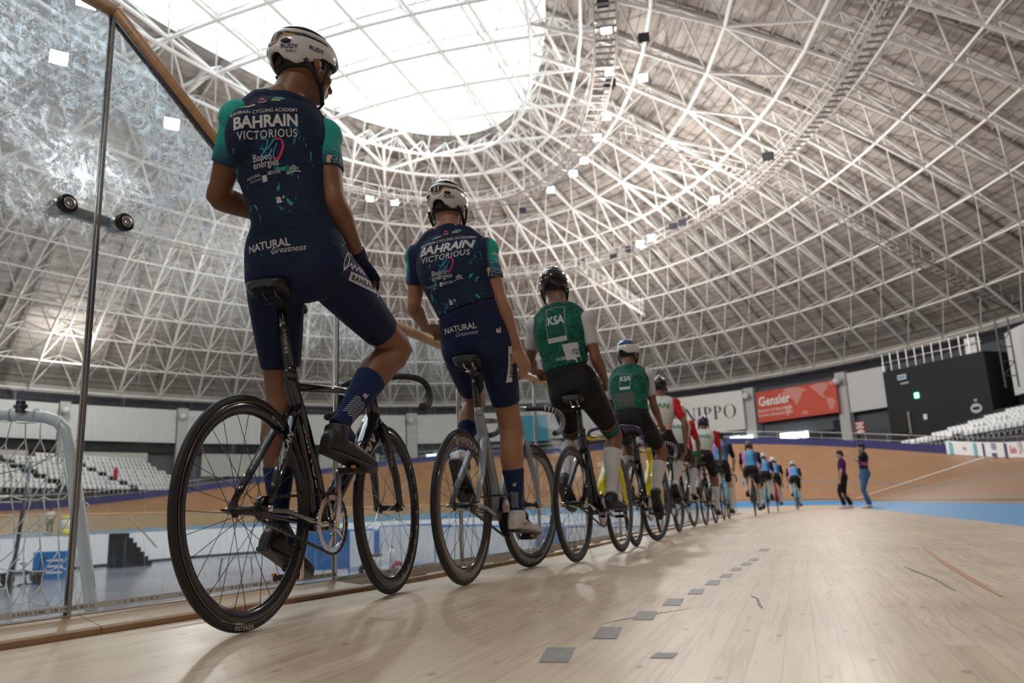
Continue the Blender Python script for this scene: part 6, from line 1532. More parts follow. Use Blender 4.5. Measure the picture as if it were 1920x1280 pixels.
def bahrain_kit(f, J, c, tilt=.06, sc=1.0, yaw=0., wf=1.):
    """c = point on the back between the shoulder blades; lettering is printed on the cloth"""
    S_ = Surf(f['jersey']); jer = f['jersey']; r = Vector((sin(yaw)*cos(tilt), -cos(yaw)*cos(tilt), sin(tilt))); u = Vector((.0, sin(tilt), cos(tilt))); c = Vector(c)
    def at(x, y): return c+r*x*sc*wf+u*y*sc
    S_.text('BAHRAIN CYCLING ACADEMY', .021*sc, pwhite, jer, at(0, .078), r, u, width=wf, bold=.008, spacing=1.05, shear=.15)
    S_.text('BAHRAIN', .066*sc, pwhite, jer, at(0, .034), r, u, bold=.034, width=1.02*wf, shear=.15)
    S_.text('VICTORIOUS', .042*sc, pwhite, jer, at(0, -.014), r, u, bold=.008, width=.98*wf, spacing=1.12, shear=.15)
    # looping ribbon emblem
    S_.stroke([(-.020, -.042), (.000, -.048), (-.010, -.075), (-.028, -.098), (-.008, -.100), (.008, -.080)], (.003, .006), bblue, jer, at(-.002, .016), r, u)
    S_.stroke([(-.028, -.070), (-.008, -.078), (.012, -.056), (.018, -.046)], (.003, .005), teal, jer, at(-.002, .016), r, u)
    S_.stroke([(.018, -.046), (.040, -.048), (.042, -.075), (.020, -.112), (.008, -.104)], (.005, .009), bred, jer, at(.0, .016), r, u); S_.stroke([(.008, -.104), (.014, -.080), (.026, -.060)], (.004, .003), bblue, jer, at(.0, .016), r, u)
    S_.text('Bapco', .034*sc, pwhite, jer, at(-.034, -.090), r, u, bold=.004, width=wf); S_.text('energies', .034*sc, pwhite, jer, at(-.022, -.113), r, u, bold=.004, width=wf)
    S_.text('NATURAL', .014*sc, pgrey, jer, at(-.082, -.146), r, u, bold=.006, width=wf); S_.text('Greatness', .010*sc, pgrey, jer, at(-.076, -.159), r, u, shear=.3)
    S_.poly([(-.036, -.190), (-.022, -.190), (-.022, -.170), (-.036, -.170)], pwhite, jer, at(0, .033), r, u); S_.text('BEYON', .017*sc, pwhite, jer, at(.008, -.147), r, u, bold=.006, width=wf)
    S_.stroke([(.040, -.178), (.060, -.170), (.085, -.172)], .003, pwhite, jer, at(0, .033), r, u)
    for k in range(5): S_.stroke([(.052+.006*k, -.166), (.052+.006*k, -.156+.004*(2-abs(k-2)))], .003, pwhite, jer, at(0, .033), r, u)
    S_.text('a', .042*sc, pwhite, jer, at(.012, -.240), r, u, bold=.03); S_.text('le', .016*sc, pwhite, jer, at(.032, -.236), (0, 0, 1), (0, 1, 0), bold=.01)
    S_.poly([(-.055, .098), (-.020, .101), (-.022, .108), (-.055, .106)], cream, jer, at(0, 0), r, u); S_.poly([(.030, .112), (.060, .110), (.060, .117), (.034, .119)], cream, jer, at(0, 0), r, u); S_.poly([(-.075, .096), (-.055, .098), (-.052, .110), (-.068, .104)], teal, jer, at(0, 0), r, u); S_.poly([(.032, .120), (.075, .118), (.070, .130), (.046, .132)], teal, jer, at(0, 0), r, u)
    S_.poly([(-.004, .118), (.010, .118), (.010, .130), (-.004, .130)], bred, jer, at(0, 0), r, u); S_.stroke([(-.012, .112), (.006, .108), (.016, .114)], .004, pgrey, jer, at(0, 0), r, u)
    return S_
S1 = bahrain_kit(f1, J, (.02, -.008, 1.516), tilt=.17, yaw=.50, sc=.93, wf=.76)
# sleeve prints on the right sleeve
sleeves = [o for o in bpy.data.objects if o.parent == f1['jersey'] and o.name.startswith('sleeve')]
sR = Surf(sleeves[1]); r_ = Vector((.35, -.94, 0)).normalized(); u_ = Vector((0, 0, 1))
def sleeve_prints(sR, so, c, r_, u_=Vector((0, 0, 1))):
    o = Vector(c)
    sR.text('ale', .026, pwhite, so, o+u_*.045, r_, u_, bold=.03, name='sleeve_lettering'); sR.stroke([(-.01, .012), (.008, .016), (.0, .004), (.018, .006), (.022, .016)], .003, pwhite, so, o, r_, u_); sR.text('Bapco energies', .009, pgrey, so, o-u_*.004, r_, u_, name='sleeve_lettering')
    sR.text('OMN', .026, pgrey, so, o-u_*.038, r_, u_, name='sleeve_lettering', spacing=1.2); sR.text('Al Salam', .017, pgrey, so, o-u_*.068, r_, u_, name='sleeve_lettering'); sR.stroke([(-.025, -.054), (-.01, -.050), (.01, -.055), (.028, -.050)], .0025, pgrey, so, o, r_, u_)
    sR.poly([(-.047, -.085), (-.036, -.088), (-.032, -.030), (-.045, -.032)], cream, so, o, r_, u_)
sleeve_prints(sR, sleeves[1], (.12, -.215, 1.505), r_)
# shorts: waist lettering, mesh side panel, script and name patch on the thigh
Ss = Surf(f1['shorts']); so = f1['shorts']; rr_ = Vector((0, -1, .06))
Ss.text('NATURAL', .034, pwhite, so, (-.2, .005, 1.160), rr_, (0, 0, 1), bold=.02, name='shorts_lettering'); Ss.text('Greatness', .028, pwhite, so, (-.2, -.060, 1.142), rr_, (0, 0, 1), shear=.4, name='shorts_lettering')
kn, hp = Vector(J['knR']), Vector(J['hipR']); td = (kn-hp).normalized(); side_n = Vector((-.25, -1, .15)).normalized()
ru = td; uu_ = side_n.cross(ru)*1; uu_ = -uu_ if uu_.z < 0 else uu_
if ru.cross(uu_).dot(side_n) < 0: pass
def thigh_frame(hp, td, nrm):
    r = td; n = (nrm-r*nrm.dot(r)).normalized(); u = n.cross(r); return r, u, n
def loc_px(rear, hd, x, y, a):
    h_ = Vector((cos(hd), sin(hd), 0)); l_ = Vector((-sin(hd), cos(hd), 0)); o = Vector((0, 0, CH)); d = px(x, y, 1.)-o; k = (a-(o-rear).dot(h_))/d.dot(h_); X = o+d*k-rear; return Vector((X.dot(h_), X.dot(l_), X.z))
pa_, pb_, pc_ = loc_px(B_R[0], h1, 618, 498, .34), loc_px(B_R[0], h1, 681, 529, .45), loc_px(B_R[0], h1, 682, 500, .40)
cT = (pa_+pb_)/2; r2_ = (pb_-pa_).normalized(); camL = loc_px(B_R[0], h1, 672, 520, -2.0); n2_ = (camL-cT).normalized(); n2_ = (n2_-r2_*n2_.dot(r2_)).normalized(); u2_ = n2_.cross(r2_)
if u2_.z < 0: u2_ = -u2_
cT = cT-r2_*.025+u2_*.015
Ss.poly([(-.085, -.030), (.145, -.038), (.150, .052), (-.060, .075)], navy_panel, so, cT, r2_, u2_, name='mesh_panel', lift=.0012)
Ss.poly([(-.045, -.030), (.095, -.030), (.095, .0), (-.045, .0)], pwhite, so, cT, r2_, u2_, lift=.0024, name='name_patch'); Ss.text('BAHRAIN', .026, navy_short, so, cT+r2_*.025+u2_*-.015, r2_, u2_, bold=.018, lift=.0036, name='shorts_lettering', spacing=1.15)
Ss.stroke([(-.075, -.005), (-.082, .022), (-.070, .050), (-.062, .030), (-.075, -.008), (-.062, .010), (-.05, .022), (-.044, .008), (-.034, .022), (-.022, .010), (-.012, .024), (-.002, .010), (.006, .026), (.014, .008), (.026, .026), (.034, .010), (.046, .026), (.058, .010), (.070, .022), (.085, .0), (.098, -.02), (.104, -.038), (.112, -.020), (.100, -.004)], .004, pwhite, so, cT, r2_, u2_, lift=.003, name='script_line')
Ss.stroke([(-.060, .052), (-.030, .046), (0, .048)], .003, pwhite, so, cT, r2_, u2_, lift=.003, name='script_line')
Ss.text('BAH', .030, pwhite, so, loc_px(B_R[0], h1, 741, 572, .5), loc_px(B_R[0], h1, 745, 562, .5)-loc_px(B_R[0], h1, 738, 584, .5), n2_.cross(loc_px(B_R[0], h1, 745, 562, .5)-loc_px(B_R[0], h1, 738, 584, .5)), bold=.02, name='shorts_lettering'); 
# sock prints on the right sock
sk = Surf(f1['sockR']); an, kk = Vector(J['anR']), Vector(J['knR']); ax = (kk-an).normalized(); n3 = Vector((-.7, -.8, 0)); n3 = (n3-ax*n3.dot(ax)).normalized(); r3_ = ax.cross(n3)
if r3_.cross(ax).dot(n3) < 0: r3_ = -r3_
sc0 = an+ax*.075+n3*.2
for k in range(8):
    sk.stroke([(-.026, -.030+.009*k), (-.012, -.022+.009*k), (0, -.032+.009*k), (.012, -.022+.009*k), (.026, -.034+.009*k)], .0028, pgrey, f1['sockR'], sc0, r3_, ax, name='sock_print')
sk.text('al', .026, pwhite, f1['sockR'], sc0+ax*.062, r3_, ax, bold=.03, name='sock_print')
ss_ = Surf(f1['shoeR']); X = (Vector(J['toeR'])-Vector(J['heelR'])).normalized(); ss_.text('BONTRAGER', .014, ink_d, f1['shoeR'], Vector(J['heelR'])+X*.115+Vector((0, -.3, .045)), X, (0, -.3, 1), name='shoe_lettering')
# helmet lettering
class _O: pass
def helmet_text(hm, s, az, el, size, m, lowest=False):
    a, e = radians(az), radians(el); n = Vector((-cos(a)*cos(e), sin(a)*cos(e), sin(e))); sh = [o for o in bpy.data.objects if o.parent == hm and o.name.startswith('lower_shell')]
    S_ = Surf(sh[0]); p = hc_g+hR_g @ Vector((n.x*HR[0], n.y*HR[1], n.z*HR[2])); nn2 = (hR_g @ n); r = (hR_g @ Vector((0, 0, 1))).cross(nn2).normalized(); S_.text(s, size, m, hm, p, r, nn2.cross(r), name='helmet_lettering', bold=.03, lift=.0015)
hnavy = mat('helmet_navy_ink', (.03, .03, .10), .5)
hc_g, hR_g = hc_, hR
for az, el, t_, sz in ((-38, -9, 'RUDY', .021), (-40, -17, 'PROJECT', .008), (-82, -4, 'RUDY', .021), (38, -9, 'RUDY', .021)): helmet_text(hm, t_, az, el, sz, hnavy)

# ================================================================== rider 2
h2 = head_of(B_R[1], B_F[1])
J = dict(hipL=(.20, .078, 1.10), hipR=(.20, -.098, 1.095), waist=(.13, .005, 1.24), chest=(.125, .068, 1.455), C7=(.12, .098, 1.668), shL=(.15, .268, 1.565), shR=(.15, -.080, 1.545), head=(.155, .108, 1.79), yaw=-.03, pitch=.0, roll=-.03,
         elL=(.19, .318, 1.325), wrL=(.40, .352, 1.262), elR=(.17, -.148, 1.29), wrR=(.225, -.205, 1.055), hanL=(.49, .335, 1.268), hnL=(.0, .45, 1), htL=1, curlL=.75, hanR=(.235, -.238, .960), hnR=(-.6, -.8, .0), htR=1, curlR=.40, size=1.0)
pr = pedal_at(-42, -1); pl = pedal_at(138, 1)
foot(J, 'R', (pr[0]-.01, -.125, pr[2]), .10, -.12); foot(J, 'L', (pl[0]-.005, .122, pl[2]), .85, .05)
J['knR'] = ik(J['hipR'], J['anR'], .43, .40, (1, -.02, .1)); J['knL'] = ik(J['hipL'], J['anL'], .43, .405, (1, .16, .3))
K2 = dict(K1); K2.update(skin=skin2, j0=5, sleeve=sleeve_mat('sleeve_teal_light', 1.60, 1.38, .302, -.118), shoe=shoe_white, glove=None, vox=.0066, sl=.31, hemR=.385, hemL=.40, sock=.76)
f2 = figure('person in navy and teal jersey with a white helmet, second rider in the line', B_R[1], h2, J, K2); J2_ = J
hm2, hc_, hR, hrad = helmet(f2, J, 'rudy'); hc_g, hR_g = hc_, hR
for az, el, t_, sz in ((-38, -9, 'RUDY', .021), (38, -9, 'RUDY', .021)): helmet_text(hm2, t_, az, el, sz, hnavy)
bahrain_kit(f2, J, (-.05, .074, 1.512), tilt=.06, wf=.95)
sl2 = [o for o in bpy.data.objects if o.parent == f2['jersey'] and o.name.startswith('sleeve')]
sleeve_prints(Surf(sl2[1]), sl2[1], (.14, -.135, 1.47), Vector((.55, -.83, 0)).normalized())
Surf(sl2[0]).poly([(-.03, -.10), (-.018, -.10), (-.02, -.05), (-.032, -.05)], cream, sl2[0], (-.1, .29, 1.47), (.3, -1, 0), (0, 0, 1))
Ss = Surf(f2['shorts']); so = f2['shorts']; rr_ = Vector((0, -1, .05))
Ss.text('NATURAL', .038, pwhite, so, (-.2, .022, 1.150), rr_, (0, 0, 1), bold=.02, name='shorts_lettering'); Ss.text('Greatness', .028, pgrey, so, (-.2, -.008, 1.123), rr_, (0, 0, 1), shear=.4, name='shorts_lettering')
Ss.text('al', .036, pwhite, so, loc_px(B_R[1], h2, 935, 620, .12), (.35, -1, 0), (0, 0, 1), bold=.03, name='shorts_lettering')
Ss.poly([(-.09, -.020), (.075, -.020), (.075, .010), (-.09, .010)], pwhite, so, loc_px(B_R[1], h2, 960, 685, .2), (.18, -.10, -1), (1, -.3, .2), name='name_patch', lift=.0024); Ss.text('BAHRAIN', .026, navy_short, so, loc_px(B_R[1], h2, 960, 685, .2), (.18, -.10, -1), (1, -.3, .2), bold=.018, lift=.0036, name='shorts_lettering')
Ss.text('BH', .020, pwhite, so, (-.1, -.15, .800), (.45, -.9, 0), (0, 0, 1), bold=.02, name='shorts_lettering')
sk = Surf(f2['sockR'])
an = Vector(J['anR']); n3 = Vector((-.8, -.5, 0)).normalized(); r3_ = Vector((.53, -.85, 0)).normalized()
for k in range(8): sk.stroke([(-.020, -.0+.009*k), (-.010, .006+.009*k), (0, -.002+.009*k), (.010, .006+.009*k), (.020, -.003+.009*k)], .0026, pgrey, f2['sockR'], an+Vector((-.2, -.1, .02)), r3_, (0, 0, 1), name='sock_print')
sk.text('al', .024, pwhite, f2['sockR'], an+Vector((-.2, -.1, .125)), r3_, (0, 0, 1), bold=.03, name='sock_print')
ss_ = Surf(f2['shoeR']); ss_.text('SPECIALIZED', .022, ink_d, f2['shoeR'], Vector(J['heelR'])+Vector((.05, -.3, .035)), (1, -.2, .1), (0, 0, 1), name='shoe_lettering', width=.8)

# ================================================================== rider 3
h3 = head_of(B_R[2], B_F[2])
J = dict(hipL=(.22, .112, 1.035), hipR=(.22, -.058, 1.03), waist=(.20, .070, 1.165), chest=(.19, .088, 1.385), C7=(.18, .092, 1.592), shL=(.20, .262, 1.485), shR=(.20, -.072, 1.475), head=(.215, .128, 1.725), yaw=.05, pitch=.04, roll=-.04,
         elL=(.32, .365, 1.285), wrL=(.50, .405, 1.235), elR=(.21, -.128, 1.225), wrR=(.38, -.128, 1.105), hanL=(.59, .40, 1.245), hnL=(0, .4, 1), htL=1, curlL=.75, hanR=(.47, -.10, 1.08), hnR=(.3, -1, .3), htR=-1, curlR=.6, size=.97)
pr = pedal_at(-14, -1); pl = pedal_at(166, 1)
foot(J, 'R', (pr[0]-.04, -.125, pr[2]+.02), .05, -.1); foot(J, 'L', (pl[0], .122, pl[2]), .7, 0)
J['knR'] = ik(J['hipR'], J['anR'], .42, .40, (1, -.14, .3)); J['knL'] = ik(J['hipL'], J['anL'], .42, .40, (1, .14, .3))
K3 = dict(j0=5, skin=skin3, jersey=green_j, sleeve=white_j, shorts=black_short, sockm=sock_white, shoe=shoe_black, vox=.0078, sl=.36, hem=.39, sock=.66)
f3 = figure('person in green jersey lettered KSA with white sleeves and black helmet', B_R[2], h3, J, K3)
hm3, *_ = helmet(f3, J, 'black')
S3_ = Surf(f3['jersey']); jr = f3['jersey']; c = Vector((-.2, .085, 1.42)); r = Vector((0, -1, .08)); u = Vector((0, .08, 1))
S3_.text('KSA', .082, pwhite, jr, c+u*.055, r, u, bold=.02, width=.75)
fr_ = [(-.062, -.085), (.062, -.085), (.062, .145), (-.062, .145), (-.062, -.085)]
for a, b in zip(fr_, fr_[1:]): S3_.stroke([a, ((a[0]+b[0])/2, (a[1]+b[1])/2), b], .0025, pgrey, jr, c, r, u)
S3_.poly([(-.062, -.088), (.062, -.088), (.062, -.058), (-.062, -.058)], pwhite, jr, c, r, u, lift=.0024, name='name_patch'); S3_.text('SAUDI CYCLING', .014, green_j, jr, c+u*-.072, r, u, lift=.0036, bold=.005)
S3_.text('GOBIK', .026, pwhite, jr, c+u*-.195+r*.010, r, u, bold=.01)
S3_.poly([(.045, -.245), (.15, -.215), (.15, -.105), (.022, -.110)], white_j, jr, c, r, u, lift=.002, name='white_pocket'); 
for x in (.085, .115): S3_.stroke([(x+.011*cos(q*pi/4), -.165+.011*sin(q*pi/4)) for q in range(9)], .0025, green_j, jr, c, r, u, lift=.0035, name='bicycle_print')
S3_.stroke([(.085, -.165), (.095, -.148), (.108, -.150), (.115, -.165)], .003, green_j, jr, c, r, u, lift=.0035, name='bicycle_print')
Sh = Surf(f3['shorts']); 
cf = mat('cuff_green', (.01, .10, .07), .7); tdr = (Vector(J['knR'])-Vector(J['hipR'])).normalized(); r4, u4, n4 = thigh_frame(Vector(J['hipR']), tdr, Vector((-.4, -1, 0))); Sh.poly([(-.06, .035), (.10, .028), (.10, .042), (-.06, .048)], white_j, f3['shorts'], Vector(J['hipR'])+tdr*.2+n4*.3, r4, u4, name='side_stripe')
for sd in 'LR':
    a, b = Vector(J['hip'+sd]), Vector(J['kn'+sd]); m_ = MB(); sg = []
    d_ = (b-a).normalized(); m_.tube([a+d_*(.78*(b-a).length), a+d_*(.90*(b-a).length)], [(.0655, .0675), (.0605, .0625)], 24, up=Vector((-1, 0, .001))); obj('cuff', m_, cf, f3['shorts'])
for sd in 'R':
    an = Vector(J['an'+sd]); Sk = Surf(f3['sock'+sd])
    for x in (-.010, .012): Sk.stroke([(x+.008*cos(q*pi/4), .10+.008*sin(q*pi/4)) for q in range(9)], .0022, green_j, f3['sock'+sd], an+Vector((-.2, -.1, .03)), (.6, -.8, 0), (0, 0, 1), name='sock_print')

# ================================================================== rider 4
J = dict(hipL=(.20, .10, .975), hipR=(.20, -.075, .975), waist=(.21, .010, 1.10), chest=(.30, .035, 1.285), C7=(.385, .050, 1.470), shL=(.38, .195, 1.385), shR=(.38, -.105, 1.385), head=(.46, .055, 1.60), yaw=-.35, pitch=.05,
         elL=(.48, .235, 1.15), wrL=(.66, .23, 1.02), elR=(.47, -.130, 1.14), wrR=(.62, -.15, 1.0), hanL=(.74, .21, .99), hnL=(.3, .6, 1), hanR=(.70, -.16, .95), hnR=(.3, -.6, 1), htR=-1, curlL=.7, curlR=.7, size=.93)
h4 = radians(90-20.5)
pr = pedal_at(195, -1); pl = pedal_at(15, 1)
foot(J, 'R', (pr[0]+.03, -.13, pr[2]+.01), 1.15, -.05); foot(J, 'L', pl, .2, 0)
J['knR'] = ik(J['hipR'], J['anR'], .40, .38, (1, -.25, .3)); J['knL'] = ik(J['hipL'], J['anL'], .40, .38, (1, .1, .3))
K4 = dict(K3); K4.update(j0=4, skin=skin3, vox=.010, sl=.36, hem=.40, sock=.68)
f4 = figure('person in green jersey lettered KSA with a blue and white helmet', B_R[3], h4, J, K4); helmet(f4, J, 'blue')
S4 = Surf(f4['jersey']); jr = f4['jersey']; c = Vector((-.2, .045, 1.30)); r = Vector((0, -1, 0)); u = Vector((0, 0, 1))
S4.text('KSA', .062, pwhite, jr, c+u*.050, r, u, bold=.02, width=.8); S4.poly([(-.045, -.045), (.045, -.045), (.045, -.022), (-.045, -.022)], pwhite, jr, c, r, u, name='name_patch')
for a, b in zip(fr_, fr_[1:]): S4.stroke([(a[0]*.72, a[1]*.6+.01), ((a[0]+b[0])*.36, (a[1]+b[1])*.3+.01), (b[0]*.72, b[1]*.6+.01)], .0025, pgrey, jr, c, r, u)
S4.poly([(-.085, -.235), (.085, -.235), (.085, -.07), (-.085, -.07)], mat('pocket_grey', (.06, .065, .06), .7), jr, c, r, u, name='grey_pocket')
# ================================================================== riders further along the line
def gen_pose(lean, phi, size=.95, yaw=0., hands='rail', spread=0.):
    """lean: 0 upright .. 1 down on the bars"""
    s = size; J = dict(size=s, yaw=yaw, pitch=.1+.25*lean); hz = .98; ca, sa = cos(.15+.75*lean), sin(.15+.75*lean)
    hp = Vector((.19, 0, hz)); tr = Vector((sa, 0, ca)); J['hipL'] = tuple(hp+Vector((0, .085, 0))); J['hipR'] = tuple(hp+Vector((0, -.085, 0)))
    J['waist'] = tuple(hp+tr*.13*s+Vector((-.02, 0, 0))); ch = hp+tr*.34*s+Vector((-.015, 0, .01)); J['chest'] = tuple(ch); c7 = hp+tr*.525*s+Vector((.01, 0, 0)); J['C7'] = tuple(c7); sh = hp+tr*.455*s+Vector((.015, 0, 0))
    J['shL'] = tuple(sh+Vector((0, .175*s, 0))); J['shR'] = tuple(sh+Vector((0, -.175*s, 0))); J['head'] = tuple(c7+Vector((.07+.05*lean, 0, .145-.03*lean))*s)
    if hands == 'rail': wl = Vector((.50, .38, 1.20)); wr = Vector((.36, -.20, 1.02)) if lean < .4 else Vector((.80, -.20, .90))
    elif hands == 'side': wl = Vector((.50, .36, 1.15)); wr = Vector((.22, -.27, .92))
    else: wl = Vector((.84, .19, .91)); wr = Vector((.84, -.19, .91))
    for sd, w, y in (('L', wl, 1), ('R', wr, -1)):
        S_ = Vector(J['sh'+sd]); d = w-S_; 
        if d.length > .52*s: w = S_+d.normalized()*.52*s
        J['wr'+sd] = w; J['el'+sd] = ik(S_, w, .285*s, .255*s, (-.5, y*.7, -.5)); J['han'+sd] = w+(w-J['el'+sd]).normalized()*.09; J['hn'+sd] = (0, y*.5, 1)
    J['htR'] = -1; J['curlL'] = J['curlR'] = .6
    pr = pedal_at(phi, -1); pl = pedal_at(phi+180, 1)
    for sd, p in (('R', pr), ('L', pl)): foot(J, sd, p, .25+.9*max(0, -cos(radians(phi if sd == 'R' else phi+180)))*.8, 0, .95)
    J['knR'] = ik(J['hipR'], J['anR'], .42*s, .41*s, (1, -.12, .3)); J['knL'] = ik(J['hipL'], J['anL'], .42*s, .41*s, (1, .12, .3)); return J
def at_px(x, ytop, D):                                                # where a rider stands so that the sight line meets the helmet
    p = px(x, ytop, D); return Vector((p.x, p.y, 0))
oman_kit = dict(skin=skin3, jersey=oman_j, sleeve=red_s, shorts=black_short, sockm=sock_white, shoe=shoe_white, vox=.013, sl=.42, hem=.42, sock=.66, glove='R', glovem=glove_green)
pb_kit = dict(skin=skin4, jersey=pb_j, sleeve=pb_s, shorts=black_short, sockm=sock_white, shoe=shoe_white, vox=.015, sl=.45, hem=.42, sock=.62)
dk = dict(oman_kit); dk['sleeve'] = white_j
RID = [  # helmet x, y, distance, heading deg right of camera axis, kit, helmet, lean, crank, hands, bike, label
    (1236, 722, 8.75, 21, oman_kit, 'black', .22, 150, 'side', dict(frame=black_gloss), 'person in white OMAN jersey with red sleeves and black helmet behind the green riders', 'dark track bicycle ridden by the first rider in white and red'),
    (1272, 770, 10.9, 23, oman_kit, 'white', .45, 30, 'bars', dict(frame=black_gloss, fork=frame_green), 'person in white and red jersey half hidden, wearing a white and black helmet', 'bicycle with an olive fork half hidden between the white and red riders'),
    (1318, 789, 12.4, 22, oman_kit, 'purple', .55, -60, 'bars', dict(frame=black_gloss, fork=frame_red), 'person in white OMAN jersey with a shiny purple helmet', 'dark bicycle with a red fork under the purple helmeted rider'),
    (1349, 818, 15.4, 20, pb_kit, 'black', .45, -80, 'rail', dict(frame=frame_blue), 'person in blue and black jersey with black helmet reaching for the rail', 'pale blue bicycle behind the riders in white'),
    (1403, 828, 18.2, 17, pb_kit, 'brown', .50, -70, 'bars', dict(frame=frame_black), 'person in pink and blue jersey with a brown helmet, upright on a black bicycle', 'black bicycle alone in the middle of the far group'),
    (1430, 851, 21.8, 18, pb_kit, 'white', .75, 60, 'bars', dict(frame=frame_blue), 'person in pink and blue jersey and white helmet, just right of the brown helmet', 'pale blue bicycle just right of the black far bicycle'),
    (1449, 863, 23.6, 18, pb_kit, 'white', .85, -30, 'bars', dict(frame=frame_red), 'person in pink and blue jersey bent low over a red bicycle', 'red bicycle in the far group'),
    (1485, 864, 26.6, 16, pb_kit, 'white', .80, -80, 'bars', dict(frame=frame_blue), 'person in pink and blue jersey riding furthest away, on a pale blue bicycle', 'pale blue bicycle furthest from the camera')]
for i, (x, y, D, hd, kit, hel, lean, phi, hands, bk, lab, blab) in enumerate(RID):
    J = gen_pose(lean, phi, .95, random.Random(i).uniform(-.2, .2), hands); base = at_px(x, y, D); hdg = radians(90-hd); f = Vector((cos(hdg), sin(hdg), 0))
    base = base-f*J['head'][0]; opt = dict(detail=0, phi=phi, sad=.925, ring='disc', crank=dark_steel, spoke=spoke_b if i % 2 else spoke_m, tape='black', lean=0, rr=(.035, rim_black), fr=(.035, rim_grey), post=black_gloss); opt.update(bk)
    b_, _ = bicycle(blab, base, hdg, opt)
    kk = dict(kit); kk['glove'] = kit.get('glove') if i == 1 else None
    if i == 3: kk['skin'] = skin4
    ff = figure(lab, base, hdg, J, kk); helmet(ff, J, hel)
    Sx = Surf(ff['jersey']); ch = Vector(J['chest']); c7 = Vector(J['C7']); up_ = (c7-Vector(J['waist'])).normalized()
    if kit is oman_kit:
        txt = 'OMAN'
        for k, chh in enumerate(txt): Sx.text(chh, .084, mat('print_green', (.02, .32, .10), .6) if 'print_green' not in MATS else MATS['print_green'], ff['jersey'], ch+up_*(.115-.012*abs(k-1.5))+Vector((-.2, .105-.07*k, .0)), (0, -1, -.10*(k-1.5)), up_, bold=.035, width=1.05, lift=.004)
        Sx2 = Surf(ff['shorts']); Sx2.poly([(-.04, -.012), (.04, -.012), (.04, .014), (-.04, .014)], bred, ff['shorts'], (-.2, 0, 1.02), (0, -1, 0), (0, 0, 1), name='flag_patch', lift=.004)
        Sx2.poly([(-.02, -.012), (.04, -.012), (.04, -.006), (-.02, -.006)], MATS['print_green'], ff['shorts'], (-.2, 0, 1.02), (0, -1, 0), (0, 0, 1), name='flag_patch', lift=.006)
# ================================================================== people standing on the track
def stand_pose(h=1.70, yaw=0., arms=None, stance=(.0, .0)):
    s = h/1.75; J = dict(size=s, yaw=yaw, pitch=.08); H = .92*s
    J['hipL'] = (0, .09*s, H); J['hipR'] = (0, -.09*s, H); J['waist'] = (.0, 0, H+.16*s); J['chest'] = (-.01, 0, H+.36*s); J['C7'] = (-.02, 0, 1.47*s); J['shL'] = (-.01, .17*s, 1.40*s); J['shR'] = (-.01, -.17*s, 1.40*s); J['head'] = (.02, 0, 1.60*s)
    for sd, y, fx in (('L', 1, stance[0]), ('R', -1, stance[1])):
        J['heel'+sd] = Vector((fx-.08, y*.11*s, .012)); J['toe'+sd] = J['heel'+sd]+Vector((.27*s, y*.05, 0)); J['an'+sd] = J['heel'+sd]+Vector((.06, 0, .09)); J['kn'+sd] = ik(J['hip'+sd], J['an'+sd], .43*s, .42*s, (1, y*.1, 0))
        w = Vector(arms[sd]) if arms else Vector((.06, y*.26*s, .86*s)); J['wr'+sd] = w; J['el'+sd] = ik(J['sh'+sd], w, .285*s, .255*s, (-1, y*.4, -.4)); J['han'+sd] = w+(w-J['el'+sd]).normalized()*.09; J['hn'+sd] = (0, y, .2)
    J['htL'] = 1; J['htR'] = -1; J['curlL'] = J['curlR'] = .35; return J
purple_j, _ = fabric('polo_purple', (.10, .015, .11), .7, .12); black_t, _ = fabric('trousers_black', (.012, .012, .015), .7, .12); jeans, _ = fabric('jeans_blue', (.05, .14, .28), .8, .15)
multi, t = fabric('shirt_black_pink', (.02, .02, .04), .7, .12); sp = t.sep(t.coord('Object')); nz_ = t.noise(t.coord('Object'), 4.5, 2.)
t.color(t.mix(t.ramp(nz_, [(.50, (0, 0, 0)), (.56, (1, 1, 1))]), (.015, .015, .03), t.mix(t.ramp(sp[1], [(.45, (0, 0, 0)), (.55, (1, 1, 1))]), (.45, .10, .35), (.08, .35, .6))))
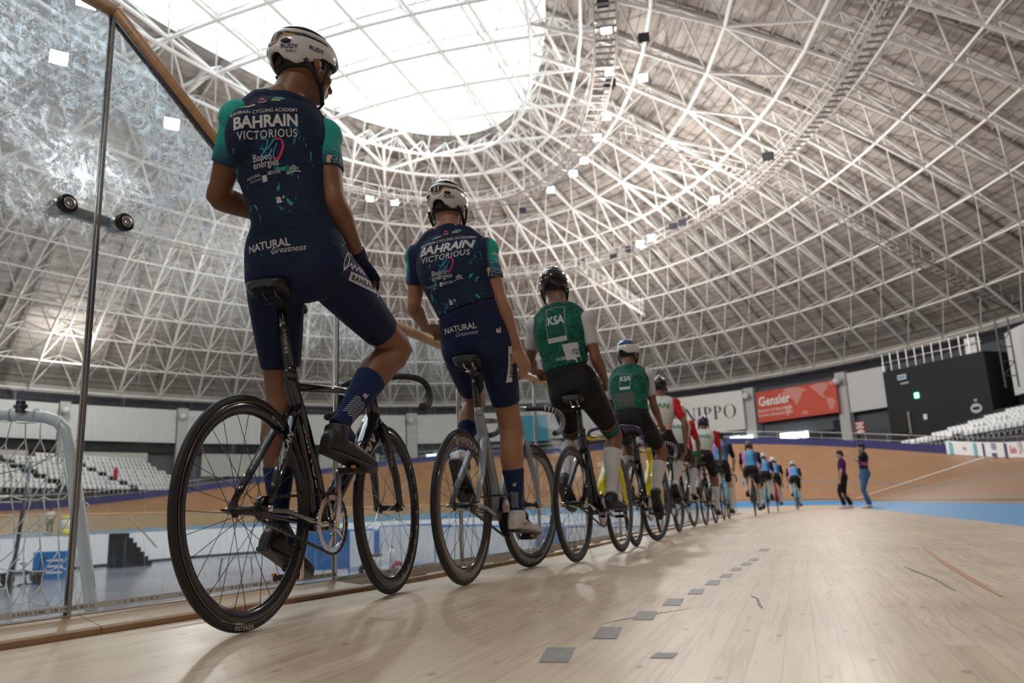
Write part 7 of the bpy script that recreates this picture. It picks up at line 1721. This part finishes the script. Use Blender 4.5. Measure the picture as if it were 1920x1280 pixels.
def bystander(label, p, rz, J, K, hair_col=hair_m, legs_m=None):
    f = figure(label, p, rz, J, K); root = f['root']; s = J['size']
    # long trousers
    tb = MB()
    V_ = {k: Vector(v) for k, v in J.items() if hasattr(v, '__len__')}
    for sd in 'LR':
        H, Kn, An = V_['hip'+sd], V_['kn'+sd], V_['an'+sd]; limb(tb, [(H, .098, .105), (H.lerp(Kn, .5), .086, .090), (Kn, .066, .070), (Kn.lerp(An, .5), .064, .068), (An+Vector((0, 0, .01)), .058, .066)])
    tb.loft(torso_rings(J, .010, 0, 5)); put('trousers', remesh(tb, 'trousers', .012, 6), legs_m, root)
    c, R_ = head_frame(J); hb = MB(); hb.ball(c+R_ @ Vector((-.012, 0, .040))*s, (.100*s, .086*s, .094*s), 20, 14, R_); hb.ball(c+R_ @ Vector((-.055, 0, -.02))*s, (.058*s, .072*s, .070*s), 16, 12, R_); hb.tube([c+R_ @ Vector((.05, y, .085))*s for y in (-.05, 0, .05)], .030*s, 10)
    put('hair', remesh(hb, 'hair', .009, 3), hair_col, root)
    for y in (-1, 1): m_ = MB(); m_.ball(c+R_ @ Vector((.088, y*.031, .002))*s, (.006, .011*s, .006*s), 10, 6, R_); obj('eye', m_, ink_black, root)
    return f
KM = dict(skin=skin4, jersey=purple_j, sleeve=purple_j, shorts=black_t, sockm=sock_white, shoe=shoe_white, vox=.012, sl=.42, hem=.42, sock=.8, sole=shoe_white, j0=3)
g = ground(1588, 953); g = px(1588, 953, 24.6); g.z = 0
J = stand_pose(1.79, .35, None, (.06, -.10)); bystander('person in purple polo shirt and black trousers facing left on the track', g, radians(150), J, KM, legs_m=black_t)
KN2 = dict(KM); KN2.update(jersey=multi, sleeve=pb_s, shorts=jeans)
g = px(1630, 953, 23.4); g.z = 0
J = stand_pose(1.91, .1, dict(L=(.42, .12, 1.54), R=(.05, -.24, .98)), (.05, -.05)); bystander('person in black and pink shirt and blue jeans pointing to the left', g, radians(172), J, KN2, legs_m=jeans)
g = px(92, 1000, 50); g.z = 0.0
KW = dict(KM); KW.update(skin=skin3, jersey=mat('shirt_white', (.62, .63, .64), .8), sleeve=MATS['shirt_white'], shorts=black_t)
J = stand_pose(1.72, .2); bystander('person in a white shirt behind the far fence, seen through the net', g, radians(-60), J, KW, legs_m=black_t)
